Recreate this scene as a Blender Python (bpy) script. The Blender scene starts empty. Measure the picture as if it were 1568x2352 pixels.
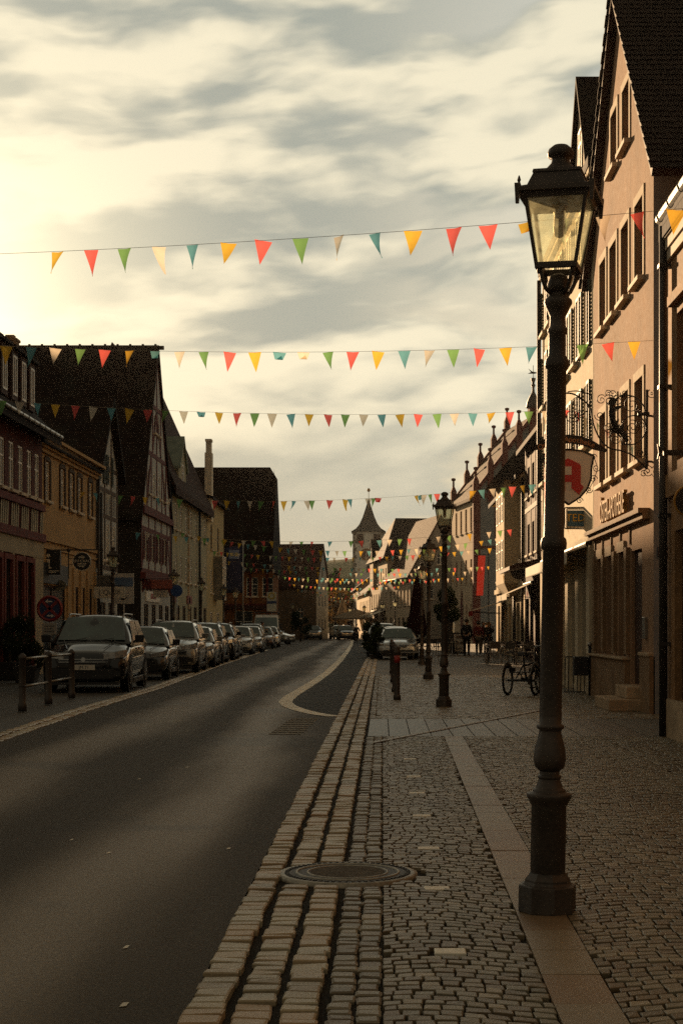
import bpy, math, random
from mathutils import Vector, Matrix
R = math.radians
random.seed(7)
sc = bpy.context.scene
COL = sc.collection

# ------------------------------------------------------------------ camera
F, VX, HY, CH = 3509.0, 878.0, 1440.0, 1.45      # focal length, vanishing point, eye height
cam = bpy.data.cameras.new('camera'); cam_o = bpy.data.objects.new('camera', cam); COL.objects.link(cam_o)
cam.sensor_fit = 'VERTICAL'; cam.sensor_height = 24; cam.lens = F/2352*24
cam.shift_y = (HY-1176)/2352; cam.shift_x = -(VX-784)/2352
cam.clip_start = .1; cam.clip_end = 8000
cam_o.location = (0, 0, CH); cam_o.rotation_euler = (R(90), 0, 0)
cam.dof.use_dof = False
sc.camera = cam_o
sc.view_settings.view_transform = 'Standard'; sc.view_settings.look = 'None'
sc.view_settings.exposure = 1.0; sc.view_settings.gamma = 1.0
sc.render.engine = 'CYCLES'
try:
    sc.cycles.use_denoising = False; sc.cycles.denoiser = 'OPENIMAGEDENOISE'
except Exception: pass
sc.cycles.use_adaptive_sampling = False
sc.cycles.max_bounces = 6; sc.cycles.diffuse_bounces = 3; sc.cycles.glossy_bounces = 3
sc.cycles.transmission_bounces = 4; sc.cycles.transparent_max_bounces = 12; sc.cycles.volume_bounces = 0
sc.cycles.sample_clamp_indirect = 1.0; sc.cycles.sample_clamp_direct = 1.6; sc.cycles.caustics_reflective = False; sc.cycles.caustics_refractive = False

# ------------------------------------------------------------------ node helper
class NT:
    def __init__(s, tree): s.t = tree; s.n = tree.nodes; s.l = tree.links
    def node(s, typ, **kw):
        n = s.n.new(typ)
        for k, v in kw.items(): setattr(n, k, v)
        return n
    def put(s, sock, v):
        if isinstance(v, bpy.types.NodeSocket): s.l.new(v, sock)
        elif isinstance(v, (tuple, list)) and sock.type == 'RGBA' and len(v) == 3: sock.default_value = (*v, 1)
        else: sock.default_value = v
    def math(s, op, a, b=0.0, clamp=False):
        n = s.node('ShaderNodeMath', operation=op, use_clamp=clamp)
        s.put(n.inputs[0], a); s.put(n.inputs[1], b); return n.outputs[0]
    def mix(s, f, a, b, blend='MIX'):
        n = s.node('ShaderNodeMix', data_type='RGBA', blend_type=blend)
        s.put(n.inputs[0], f); s.put(n.inputs[6], a); s.put(n.inputs[7], b); return n.outputs[2]
    def noise(s, vec, scale, detail=4, rough=.55, dist=0.0):
        n = s.node('ShaderNodeTexNoise'); s.put(n.inputs['Vector'], vec)
        n.inputs['Scale'].default_value = scale; n.inputs['Detail'].default_value = detail
        n.inputs['Roughness'].default_value = rough; n.inputs['Distortion'].default_value = dist
        return n.outputs['Fac']
    def ramp(s, f, a, b):
        n = s.node('ShaderNodeMapRange'); n.interpolation_type = 'SMOOTHSTEP'
        s.put(n.inputs[0], f); n.inputs[1].default_value = a; n.inputs[2].default_value = b; return n.outputs[0]
    def comb(s, x, y, z):
        n = s.node('ShaderNodeCombineXYZ')
        for i, v in enumerate((x, y, z)): s.put(n.inputs[i], v)
        return n.outputs[0]
    def sep(s, v):
        n = s.node('ShaderNodeSeparateXYZ'); s.put(n.inputs[0], v); return n.outputs

# ------------------------------------------------------------------ sun and sky
SUN = Vector((-.300, 1, .2120)).normalized()
SUN_EL = math.asin(SUN.z); SUN_AZ = math.atan2(SUN.x, SUN.y)
sl = bpy.data.lights.new('sun', 'SUN'); sun_o = bpy.data.objects.new('sun', sl); COL.objects.link(sun_o)
sl.energy = 5.0; sl.angle = R(0.7); sl.color = (1, .66, .36)
sun_o.rotation_euler = SUN.to_track_quat('Z', 'Y').to_euler(); sun_o.location = (-40, 60, 60)

w = bpy.data.worlds.new('World'); sc.world = w; w.use_nodes = True
nt = NT(w.node_tree); nt.n.clear()
tc = nt.node('ShaderNodeTexCoord').outputs['Generated']
x, y, z = nt.sep(tc)
sky = nt.node('ShaderNodeTexSky', sky_type='NISHITA'); sky.sun_disc = False
sky.sun_elevation = SUN_EL; sky.sun_rotation = SUN_AZ
sky.dust_density = 3.0; sky.air_density = 1.2
blue = nt.mix(1.0, sky.outputs[0], (.06, .06, .06), 'MULTIPLY')       # clear sky at strength .06
# cloud layer: long streaky bands of altocumulus
warp = nt.noise(nt.comb(nt.math('MULTIPLY', x, 3.0), y, nt.math('MULTIPLY', z, 7.0)), 1.8, 4)
zz_ = nt.math('ADD', nt.math('MULTIPLY', z, 15.0), nt.math('MULTIPLY', x, -1.5))
zz_ = nt.math('ADD', zz_, nt.math('MULTIPLY', warp, .7))
cv = nt.comb(nt.math('MULTIPLY', x, 4.2), nt.math('MULTIPLY', y, 1.0), zz_)
n1 = nt.noise(cv, 1.75, 4, .46, .0)
n2 = nt.noise(nt.comb(nt.math('MULTIPLY', x, 13.0), y, nt.math('MULTIPLY', zz_, 2.7)), 1.7, 3, .45, .0)
nn = nt.math('ADD', nt.math('MULTIPLY', n1, .74), nt.math('MULTIPLY', n2, .26))
# the low sky above the street is an even veil
veil = nt.ramp(z, .19, .07)
nn = nt.math('ADD', nt.math('MULTIPLY', nn, nt.math('SUBTRACT', 1.0, nt.math('MULTIPLY', veil, .85))), nt.math('MULTIPLY', veil, .395))
# brightness towards the sun
dotn = nt.node('ShaderNodeVectorMath', operation='DOT_PRODUCT'); nt.put(dotn.inputs[0], tc); dotn.inputs[1].default_value = SUN
glow = nt.ramp(dotn.outputs['Value'], .977, 1.0)
glow2 = nt.math('POWER', nt.math('MAXIMUM', dotn.outputs['Value'], 0.0), 300.0)
nn2 = nt.math('ADD', nn, nt.math('MULTIPLY', glow, .07))
m = nt.ramp(nn2, .42, .60)
dark = (.170, .187, .166); brite = (.45, .412, .305)
cl = nt.mix(m, dark, brite)
cl = nt.mix(nt.math('MULTIPLY', glow, .35), cl, (.50, .455, .33))
cl = nt.mix(nt.math('MULTIPLY', glow2, .75), cl, (.95, .84, .56))
# gaps with clear blue-grey towards the upper right
gap = nt.math('MULTIPLY', nt.ramp(n1, .52, .40), nt.ramp(x, -.05, .16))
cl = nt.mix(nt.math('MULTIPLY', gap, .7), cl, nt.mix(.55, blue, (.24, .27, .25)))
low = nt.math('MULTIPLY', nt.ramp(z, .075, .02), .75)
cl = nt.mix(low, cl, (.31, .275, .20))
cl = nt.mix(.03, cl, blue)
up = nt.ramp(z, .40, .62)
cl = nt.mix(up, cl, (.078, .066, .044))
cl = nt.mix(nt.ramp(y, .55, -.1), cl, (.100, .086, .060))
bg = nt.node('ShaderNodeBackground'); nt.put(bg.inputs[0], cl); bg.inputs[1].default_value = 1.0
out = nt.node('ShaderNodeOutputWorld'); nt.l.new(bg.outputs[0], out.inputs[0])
try: w.cycles.sampling_method = 'AUTOMATIC'
except Exception: pass

# ------------------------------------------------------------------ picture-to-place helpers (distances measured from the photograph)
def gd(y): return CH*F/(y-HY)                       # distance of a ground point
def gX(x, d): return (x-VX)/F*d
def zz(y, d): return CH+(HY-y)/F*d
def dx(x, X): return X*F/(x-VX)

# ------------------------------------------------------------------ materials
MATS = {}
def base_mat(name):
    m = bpy.data.materials.new(name); m.use_nodes = True
    t = NT(m.node_tree); b = t.n['Principled BSDF']
    return m, t, b
def M(name, col, rough=.8, metal=0.0, var=.18, scale=3.0, bump=.15, bscale=90.0, spec=None, island=0.0, coat=0.0, stain=0.0):
    if name in MATS: return MATS[name]
    m, t, b = base_mat(name)
    tcn = t.node('ShaderNodeTexCoord').outputs['Object']
    n = t.noise(tcn, scale, 6, .6)
    n2 = t.noise(tcn, scale*9, 3)
    f = t.math('ADD', t.math('MULTIPLY', n, .65), t.math('MULTIPLY', n2, .35))
    lo = tuple(c*(1-var*1.6) for c in col); hi = tuple(min(1, c*(1+var*1.3)) for c in col)
    c = t.mix(t.ramp(f, .3, .7), lo, hi)
    if island:
        g = t.node('ShaderNodeNewGeometry').outputs['Random Per Island']
        c = t.mix(t.math('MULTIPLY', g, island), c, tuple(q*.35 for q in col))
    if stain:
        xx, yy, z_ = t.sep(tcn)
        st = t.noise(t.comb(t.math('MULTIPLY', xx, 2.2), t.math('MULTIPLY', yy, 2.2), t.math('MULTIPLY', z_, .35)), 1.6, 5, .65)
        c = t.mix(t.math('MULTIPLY', t.ramp(st, .5, .75), stain), c, tuple(q*.5 for q in col))
    t.put(b.inputs['Base Color'], c)
    t.put(b.inputs['Roughness'], t.math('ADD', t.math('MULTIPLY', n2, .2), rough-.1, True))
    b.inputs['Metallic'].default_value = metal
    b.inputs['Specular IOR Level'].default_value = spec if spec is not None else (.5 if rough < .75 else .15)
    b.inputs['Coat Weight'].default_value = coat; b.inputs['Coat Roughness'].default_value = .04
    if bump:
        bn = t.node('ShaderNodeBump'); bn.inputs['Strength'].default_value = bump; bn.inputs['Distance'].default_value = .01
        t.put(bn.inputs['Height'], t.noise(tcn, bscale, 3)); t.put(b.inputs['Normal'], bn.outputs[0])
    MATS[name] = m; return m
def tile_mat(name, col, axis='x', pitch=.18, rough=.85):
    if name in MATS: return MATS[name]
    m, t, b = base_mat(name)
    tcn = t.node('ShaderNodeTexCoord').outputs['Object']
    xx, yy, z_ = t.sep(tcn)
    u = xx if axis == 'x' else yy
    br = t.node('ShaderNodeTexBrick'); t.put(br.inputs['Vector'], t.comb(u, t.math('MULTIPLY', z_, 1.25), 0.0))
    br.inputs['Scale'].default_value = 1/pitch; br.inputs['Mortar Size'].default_value = .06
    br.inputs['Brick Width'].default_value = 1.0; br.inputs['Row Height'].default_value = 1.0
    br.inputs['Mortar Smooth'].default_value = .6
    t.put(br.inputs['Color1'], tuple(c*.65 for c in col)); t.put(br.inputs['Color2'], tuple(c*1.35 for c in col))
    t.put(br.inputs['Mortar'], tuple(c*.35 for c in col))
    n = t.noise(tcn, .9, 6, .65)
    c = t.mix(t.math('MULTIPLY', t.ramp(n, .45, .75), .6), br.outputs['Color'], (.035, .034, .026))
    t.put(b.inputs['Base Color'], c); b.inputs['Roughness'].default_value = rough
    b.inputs['Specular IOR Level'].default_value = .06
    saw = t.math('FRACT', t.math('MULTIPLY', z_, 1.25/pitch))
    bn = t.node('ShaderNodeBump'); bn.inputs['Strength'].default_value = .8; bn.inputs['Distance'].default_value = .03
    t.put(bn.inputs['Height'], t.math('ADD', t.math('MULTIPLY', saw, -.8), t.math('MULTIPLY', br.outputs['Fac'], -.5)))
    t.put(b.inputs['Normal'], bn.outputs[0])
    MATS[name] = m; return m
def glass_mat(name, col, rough=.06):
    return M(name, col, rough+.1, 0, .3, 1.3, .25, 2.5, spec=.6)
def cloth_mat(name, col, thru=.55, clear=0.0):
    m, t, b = base_mat(name)
    tcn = t.node('ShaderNodeTexCoord').outputs['Object']
    n = t.noise(tcn, 14, 4)
    c = t.mix(n, tuple(q*.8 for q in col), tuple(min(1, q*1.15) for q in col))
    d = t.node('ShaderNodeBsdfDiffuse'); t.put(d.inputs[0], c)
    tr = t.node('ShaderNodeBsdfTranslucent'); t.put(tr.inputs[0], c)
    mx = t.node('ShaderNodeMixShader'); mx.inputs[0].default_value = thru
    t.l.new(d.outputs[0], mx.inputs[1]); t.l.new(tr.outputs[0], mx.inputs[2])
    res = mx.outputs[0]
    if clear:
        tp = t.node('ShaderNodeBsdfTransparent'); t.put(tp.inputs[0], c); m3 = t.node('ShaderNodeMixShader'); m3.inputs[0].default_value = clear
        t.l.new(res, m3.inputs[1]); t.l.new(tp.outputs[0], m3.inputs[2]); res = m3.outputs[0]
    t.l.new(res, t.n['Material Output'].inputs[0]); t.n.remove(b)
    return m
def lamp_glass():
    m, t, b = base_mat('rippled_lamp_glass')
    tcn = t.node('ShaderNodeTexCoord').outputs['Object']
    n = t.noise(tcn, 16, 3, .5, .6)
    tr = t.node('ShaderNodeBsdfTransparent'); tr.inputs[0].default_value = (.97, .95, .84, 1)
    tl = t.node('ShaderNodeBsdfTranslucent'); tl.inputs[0].default_value = (.74, .80, .80, 1)
    gl = t.node('ShaderNodeBsdfGlossy'); gl.inputs[0].default_value = (.9, .9, .85, 1); gl.inputs['Roughness'].default_value = .15
    bn = t.node('ShaderNodeBump'); bn.inputs['Strength'].default_value = .6; bn.inputs['Distance'].default_value = .02
    t.put(bn.inputs['Height'], n)
    t.l.new(bn.outputs[0], tl.inputs['Normal']); t.l.new(bn.outputs[0], gl.inputs['Normal'])
    m1 = t.node('ShaderNodeMixShader'); t.put(m1.inputs[0], t.math('ADD', t.math('MULTIPLY', t.ramp(n, .2, .75), .16), .06))
    t.l.new(tr.outputs[0], m1.inputs[1]); t.l.new(tl.outputs[0], m1.inputs[2])
    m2 = t.node('ShaderNodeMixShader'); m2.inputs[0].default_value = .07
    t.l.new(m1.outputs[0], m2.inputs[1]); t.l.new(gl.outputs[0], m2.inputs[2])
    t.l.new(m2.outputs[0], t.n['Material Output'].inputs[0]); t.n.remove(b)
    return m

# ------------------------------------------------------------------ mesh builder
class MB:
    def __init__(s): s.v = []; s.f = []; s.m = []; s.cur = 0
    def add(s, vs, fs):
        o = len(s.v); s.v.extend([tuple(q) for q in vs])
        for f in fs: s.f.append(tuple(i+o for i in f)); s.m.append(s.cur)
        return s
    def box(s, x0, x1, y0, y1, z0, z1):
        return s.add([(x0,y0,z0),(x1,y0,z0),(x1,y1,z0),(x0,y1,z0),(x0,y0,z1),(x1,y0,z1),(x1,y1,z1),(x0,y1,z1)],
                     [(3,2,1,0),(4,5,6,7),(0,1,5,4),(1,2,6,5),(2,3,7,6),(3,0,4,7)])
    def frus(s, c, a, b, c2, a2, b2):                  # box with different bottom and top rectangles
        x, y, z = c; X, Y, Z = c2
        return s.add([(x-a,y-b,z),(x+a,y-b,z),(x+a,y+b,z),(x-a,y+b,z),(X-a2,Y-b2,Z),(X+a2,Y-b2,Z),(X+a2,Y+b2,Z),(X-a2,Y+b2,Z)],
                     [(3,2,1,0),(4,5,6,7),(0,1,5,4),(1,2,6,5),(2,3,7,6),(3,0,4,7)])
    def poly(s, pts): return s.add(pts, [tuple(range(len(pts)))])
    def prism(s, pts, ext):
        n = len(pts); e = Vector(ext); a = [Vector(p) for p in pts]; b = [p+e for p in a]
        fs = [tuple(range(n))[::-1], tuple(range(n, 2*n))]+[(i, (i+1) % n, n+(i+1) % n, n+i) for i in range(n)]
        return s.add(a+b, fs)
    def bar(s, p, q, wd, ht=None, up=(0, 0, 1)):
        p = Vector(p); q = Vector(q); d = (q-p)
        if d.length < 1e-6: return s
        d.normalize(); u = Vector(up)
        if abs(d.dot(u)) > .95: u = Vector((0, 1, 0))
        a = d.cross(u).normalized(); b = a.cross(d).normalized(); ht = ht or wd
        a = a*wd/2; b = b*ht/2
        vs = [p-a-b, p+a-b, p+a+b, p-a+b, q-a-b, q+a-b, q+a+b, q-a+b]
        return s.add(vs, [(3,2,1,0),(4,5,6,7),(0,1,5,4),(1,2,6,5),(2,3,7,6),(3,0,4,7)])
    def tube(s, pts, r, n=8):
        pts = [Vector(p) for p in pts]; k = len(pts)
        rr = r if isinstance(r, (list, tuple)) else [r]*k
        vs = []; pu = None
        for i, p in enumerate(pts):
            d = (pts[min(i+1, k-1)]-pts[max(i-1, 0)])
            d = d.normalized() if d.length > 1e-9 else Vector((0, 0, 1))
            if pu is None: pu = Vector((0, 0, 1)) if abs(d.z) < .9 else Vector((1, 0, 0))
            a = d.cross(pu)
            if a.length < 1e-5: a = d.cross(Vector((0, 1, .3)))
            a.normalize(); b = a.cross(d).normalized(); pu = b
            for j in range(n):
                t = 2*math.pi*j/n; vs.append(p+(a*math.cos(t)+b*math.sin(t))*rr[i])
        fs = []
        for i in range(k-1):
            for j in range(n):
                fs.append((i*n+j, i*n+(j+1) % n, (i+1)*n+(j+1) % n, (i+1)*n+j))
        fs.append(tuple(range(n))[::-1]); fs.append(tuple((k-1)*n+j for j in range(n)))
        return s.add(vs, fs)
    def lathe(s, prof, n=16, c=(0, 0, 0), ph=0.0):
        k = len(prof); vs = []
        for r, z in prof:
            for j in range(n):
                t = 2*math.pi*j/n+ph; vs.append((c[0]+r*math.cos(t), c[1]+r*math.sin(t), c[2]+z))
        fs = [(i*n+j, i*n+(j+1) % n, (i+1)*n+(j+1) % n, (i+1)*n+j) for i in range(k-1) for j in range(n)]
        fs.append(tuple(range(n))[::-1]); fs.append(tuple((k-1)*n+j for j in range(n)))
        return s.add(vs, fs)
    def disc(s, c, r, nrm, th, n=24, r2=None):         # flat disc / tapered cylinder along nrm
        c = Vector(c); d = Vector(nrm).normalized()
        return s.tube([c-d*th/2, c+d*th/2], [r, r2 or r], n)
    def ring(s, c, r, nrm, t, n=24, k=6):
        c = Vector(c); d = Vector(nrm).normalized()
        a = d.cross(Vector((0, 0, 1))) if abs(d.z) < .9 else d.cross(Vector((1, 0, 0)))
        a.normalize(); b = d.cross(a); vs = []
        for i in range(n):
            q = 2*math.pi*i/n; e = a*math.cos(q)+b*math.sin(q)
            for j in range(k):
                p = 2*math.pi*j/k; vs.append(c+e*(r+t*math.cos(p))+d*t*math.sin(p))
        fs = [(i*k+j, ((i+1) % n)*k+j, ((i+1) % n)*k+(j+1) % k, i*k+(j+1) % k) for i in range(n) for j in range(k)]
        return s.add(vs, fs)
    def mesh(s, name, mat, smooth=False):
        me = bpy.data.meshes.new(name); me.from_pydata(s.v, [], s.f)
        for q in (mat if isinstance(mat, (list, tuple)) else [mat]): me.materials.append(q)
        if any(s.m): me.polygons.foreach_set('material_index', s.m)
        if smooth: me.polygons.foreach_set('use_smooth', [True]*len(s.f))
        me.update(); return me
    def build(s, name, mat, parent=None, smooth=False, bevel=0.0, sub=0, loc=None, rot=None):
        o = bpy.data.objects.new(name, s.mesh(name, mat, smooth)); COL.objects.link(o)
        if parent: o.parent = parent
        if loc is not None: o.location = loc
        if rot is not None: o.rotation_euler = rot
        if bevel:
            b = o.modifiers.new('bevel', 'BEVEL'); b.width = bevel; b.segments = 2; b.limit_method = 'ANGLE'; b.angle_limit = R(35)
        if sub:
            q = o.modifiers.new('sub', 'SUBSURF'); q.levels = sub; q.render_levels = sub
        return o
def inst(name, me, parent=None, loc=(0, 0, 0), rot=(0, 0, 0), scale=None):
    o = bpy.data.objects.new(name, me); COL.objects.link(o); o.parent = parent; o.location = loc; o.rotation_euler = rot
    if scale: o.scale = scale
    return o
def tag(o, label, cat, group=None, kind=None):
    o['label'] = label; o['category'] = cat
    if group: o['group'] = group
    if kind: o['kind'] = kind
    return o
def thing(name, label, cat, loc=(0, 0, 0), rz=0.0, group=None):
    o = bpy.data.objects.new(name, None); COL.objects.link(o); o.location = loc; o.rotation_euler = (0, 0, rz)
    o.empty_display_size = .2
    return tag(o, label, cat, group)
def struct(o): o['kind'] = 'structure'; return o
def copy_tree(o, parent=None):
    c = o.copy(); COL.objects.link(c); c.parent = parent
    for ch in o.children: copy_tree(ch, c)
    return c
def text(name, s, size, parent, loc, rot, mat, ext=.004, align='CENTER', sx=1.0, shear=0.0):
    cu = bpy.data.curves.new(name, 'FONT'); cu.body = s; cu.size = size; cu.extrude = ext
    cu.align_x = align; cu.align_y = 'CENTER'; cu.shear = shear
    cu.materials.append(mat)
    tmp = bpy.data.objects.new(name+'_curve', cu); COL.objects.link(tmp)
    me = bpy.data.meshes.new_from_object(tmp.evaluated_get(bpy.context.evaluated_depsgraph_get())); me.name = name
    bpy.data.objects.remove(tmp); bpy.data.curves.remove(cu)
    if not me.materials: me.materials.append(mat)
    o = bpy.data.objects.new(name, me); COL.objects.link(o); o.parent = parent; o.location = loc; o.rotation_euler = rot
    o.scale = (sx, 1, 1); return o

# common materials
m_iron = M('dark_cast_iron', (.060, .046, .036), .55, .3, .3, 6, .25, 70)
m_iron2 = M('black_wrought_iron', (.02, .018, .017), .55, .3, .25, 6, .2, 60)
m_white = M('white_paint', (.70, .66, .58), .55, 0, .08, 4, .05)
m_glass = glass_mat('window_glass', (.020, .022, .024))
m_glassw = glass_mat('window_glass_with_curtain', (.16, .15, .13))
m_lampglass = lamp_glass()
m_zinc = M('zinc_sheet', (.30, .29, .27), .4, .7, .2, 3, .05)
m_copper = M('dark_copper_pipe', (.045, .038, .033), .5, .4, .3, 3, .1)
m_stone = M('sandstone', (.42, .31, .20), .85, 0, .22, 3, .4, 40)
m_sill = M('pale_stone_sill', (.52, .43, .32), .8, 0, .15, 4, .2)
m_wood = M('dark_brown_timber', (.055, .028, .018), .75, 0, .3, 4, .4, 30)
m_redwood = M('oxide_red_timber', (.115, .028, .022), .75, 0, .3, 4, .4, 30)
m_black = M('matt_black', (.014, .013, .013), .6, 0, .2, 5, .1)
m_gold = M('gilded_letters', (.36, .19, .03), .75, .0, .12, 8, .05, spec=.12)

# ------------------------------------------------------------------ the ground
ground_m = M('dry_ground', (.10, .085, .06), .95, 0, .3, .15, .3, 4)
struct(MB().poly([(-420, -60, -.06), (420, -60, -.06), (420, 700, -.06), (-420, 700, -.06)]).build('ground', ground_m))

KERB_X = -.74
LEFT = [(-14, -3.6), (4, -4.2), (19.2, -4.8), (26.4, -5.05), (36, -5.2), (57.8, -6.05), (87.7, -6.9), (140, -8.3), (188, -10.5), (330, -13)]
def leftx(d):
    for (a, p), (b, q) in zip(LEFT, LEFT[1:]):
        if d <= b: return p+(q-p)*(d-a)/(b-a)
    return LEFT[-1][1]
def asphalt(name, col, rough, wear_sheen):
    m, t, b = base_mat(name)
    tcn = t.node('ShaderNodeTexCoord').outputs['Object']
    xx, yy, z_ = t.sep(tcn)
    n = t.noise(tcn, 38, 5, .75); fine = t.noise(tcn, 120, 2, .6)
    big = t.noise(t.comb(t.math('MULTIPLY', xx, .7), t.math('MULTIPLY', yy, .10), 0.0), 1.0, 3, .5)
    # two polished wheel tracks, sky reflection painted in as paler colour, along left kerb bend
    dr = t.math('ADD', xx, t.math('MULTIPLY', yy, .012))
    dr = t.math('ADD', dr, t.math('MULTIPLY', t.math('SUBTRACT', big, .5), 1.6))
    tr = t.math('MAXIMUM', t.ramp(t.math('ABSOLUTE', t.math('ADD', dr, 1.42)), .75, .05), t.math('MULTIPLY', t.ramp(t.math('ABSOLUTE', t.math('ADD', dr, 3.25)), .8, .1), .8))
    vor = t.node('ShaderNodeTexVoronoi'); t.put(vor.inputs['Vector'], tcn); vor.inputs['Scale'].default_value = 70
    g = t.math('ADD', t.math('MULTIPLY', n, .6), t.math('MULTIPLY', fine, .4))
    c = t.mix(t.ramp(g, .36, .64), tuple(q*.35 for q in col), tuple(q*1.75 for q in col))
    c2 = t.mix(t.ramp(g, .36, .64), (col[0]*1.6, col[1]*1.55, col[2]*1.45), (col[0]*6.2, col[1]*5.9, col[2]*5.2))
    c = t.mix(t.math('MULTIPLY', tr, wear_sheen), c, c2)
    chips = t.math('MULTIPLY', t.ramp(vor.outputs['Distance'], .16, .06), t.ramp(t.noise(tcn, 22, 1), .60, .68))
    c = t.mix(t.math('MULTIPLY', chips, .8), c, (.34, .30, .23))
    pt = t.noise(tcn, .35, 3)                             # old patches
    c = t.mix(t.math('MULTIPLY', t.ramp(pt, .56, .60), .35), c, tuple(q*.6 for q in col))
    t.put(b.inputs['Base Color'], c)
    t.put(b.inputs['Roughness'], t.math('SUBTRACT', t.math('ADD', rough, t.math('MULTIPLY', n, .14)), t.math('MULTIPLY', tr, .16*wear_sheen)))
    t.put(b.inputs['Specular IOR Level'], t.math('ADD', .18, t.math('MULTIPLY', tr, .26*wear_sheen)))
    bn = t.node('ShaderNodeBump'); bn.inputs['Strength'].default_value = .5; bn.inputs['Distance'].default_value = .005
    t.put(bn.inputs['Height'], t.math('ADD', n, t.math('MULTIPLY', fine, .6))); t.put(b.inputs['Normal'], bn.outputs[0])
    return m
m_asph = asphalt('worn_asphalt_painted_sheen', (.040, .029, .0165), .66, 1.0)
m_asph2 = asphalt('newer_dark_asphalt', (.020, .018, .0145), .72, .1)
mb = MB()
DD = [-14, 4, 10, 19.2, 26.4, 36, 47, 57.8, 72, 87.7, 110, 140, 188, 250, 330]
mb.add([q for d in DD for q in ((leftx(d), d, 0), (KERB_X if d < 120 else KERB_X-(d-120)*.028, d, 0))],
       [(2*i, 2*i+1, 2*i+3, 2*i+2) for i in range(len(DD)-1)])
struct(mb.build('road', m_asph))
# parking bay of darker asphalt with its white edge line
LINE = [(809, 1470), (806, 1482), (797, 1497), (778, 1520), (752, 1545), (727, 1563), (700, 1580), (672, 1597), (658, 1608), (655, 1614), (664, 1622), (684, 1630), (715, 1638), (745, 1643), (770, 1646)]
lp = [Vector((gX(a, gd(b)), gd(b), 0)) for a, b in LINE]
bay = [Vector((p.x, p.y, .004)) for p in lp]+[Vector((KERB_X, lp[-1].y, .004)), Vector((KERB_X, lp[0].y, .004))]
struct(MB().poly(bay).build('parking_bay', m_asph2))
m_line = M('worn_road_paint', (.74, .67, .53), .7, 0, .22, 2.5, .3, 60)
mb = MB(); vs = []
for i, p in enumerate(lp):
    d = (lp[min(i+1, len(lp)-1)]-lp[max(i-1, 0)]).normalized(); nrm = Vector((-d.y, d.x, 0))*.13
    vs += [(p+nrm+Vector((0, 0, .008))), (p-nrm+Vector((0, 0, .008)))]
mb.add(vs, [(2*i, 2*i+1, 2*i+3, 2*i+2) for i in range(len(lp)-1)])
struct(mb.build('road_marking', m_line))
# block-paved hatching at the end of the bay and small crack patches
mb = MB()
for k in range(9):
    d0 = gd(1650)-.45*k*.95; d1 = d0-.27
    xa = gX(712, gd(1675)); 
    x0 = -1.42-.012*k; mb.poly([(x0-.02, d0, .006), (x0+.42, d0, .006), (x0+.42, d1, .006), (x0-.02, d1, .006)])
struct(mb.build('road_marking', M('pale_paving_blocks', (.22, .195, .155), .85, 0, .25, 8, .3)))
mb = MB()
for (px, py, wpx) in ((403, 1657, 26), (290, 2177, 10), (285, 2310, 16), (250, 1960, 8), (320, 1790, 7), (165, 1930, 6), (525, 1950, 8), (430, 1763, 9)):
    d = gd(py); X = gX(px, d); wd = wpx/F*d/2
    mb.poly([(X-wd, d-.03, .004), (X+wd*.9, d-.02, .004), (X+wd, d+.04, .004), (X-wd*.7, d+.035, .004)])
struct(mb.build('road_marking', m_line))

# --- setts: real stones with joints
m_joint = M('joint_soil', (.022, .018, .012), .95, 0, .3, 3, .4, 40)
def sett_mat(name, a, b_, c_):
    m, t, b = base_mat(name)
    g = t.node('ShaderNodeNewGeometry').outputs['Random Per Island']
    tcn = t.node('ShaderNodeTexCoord').outputs['Object']
    cr = t.node('ShaderNodeValToRGB'); t.put(cr.inputs[0], g)
    e = cr.color_ramp.elements; e[0].color = (*a, 1); e[1].color = (*c_, 1); e[1].position = 1.0
    q = e.new(.55); q.color = (*b_, 1); q = e.new(.3); q.color = (a[0]*1.25, a[1]*1.02, a[2]*.85, 1); q = e.new(.8); q.color = (b_[0]*.95, b_[1]*1.02, b_[2]*1.12, 1)
    n = t.noise(tcn, 70, 4, .7); n3 = t.noise(tcn, 1.1, 4)
    c = t.mix(t.math('MULTIPLY', t.ramp(n, .45, .75), .30), cr.outputs[0], (.04, .035, .026))
    c = t.mix(t.math('MULTIPLY', t.ramp(n3, .45, .75), .4), c, (.05, .043, .032))
    t.put(b.inputs['Base Color'], c); b.inputs['Roughness'].default_value = .47; b.inputs['Specular IOR Level'].default_value = .5
    bn = t.node('ShaderNodeBump'); bn.inputs['Strength'].default_value = .5; bn.inputs['Distance'].default_value = .006
    t.put(bn.inputs['Height'], n); t.put(b.inputs['Normal'], bn.outputs[0])
    return m
m_sett = sett_mat('small_granite_setts', (.12, .096, .056), (.20, .158, .094), (.31, .242, .148))
m_kerbstone = sett_mat('large_granite_setts', (.31, .245, .145), (.40, .315, .19), (.48, .385, .24))
m_strip = sett_mat('sandy_paving_strip', (.185, .132, .074), (.22, .158, .09), (.25, .182, .104))
def stone(mb, c, zt, ins, depth=.05, jit=.0):           # c: four plan corners
    cx = sum(p[0] for p in c)/4; cy = sum(p[1] for p in c)/4
    tz = [zt+random.uniform(-jit, jit) for _ in c]
    lo = [(p[0], p[1], zt-depth) for p in c]
    mid = [(p[0], p[1], tz[i]-ins*.75) for i, p in enumerate(c)]
    top = []
    for i, p in enumerate(c):
        dx_, dy_ = cx-p[0], cy-p[1]; L = math.hypot(dx_, dy_)+1e-9
        top.append((p[0]+dx_/L*ins*1.5, p[1]+dy_/L*ins*1.5, tz[i]))
    o = len(mb.v); mb.v.extend(lo+mid+top)
    for a in range(4):
        b = (a+1) % 4
        mb.f.append((o+a, o+b, o+4+b, o+4+a)); mb.f.append((o+4+a, o+4+b, o+8+b, o+8+a)); mb.m += [0, 0]
    mb.f.append((o+8, o+9, o+10, o+11)); mb.m.append(0)
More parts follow.
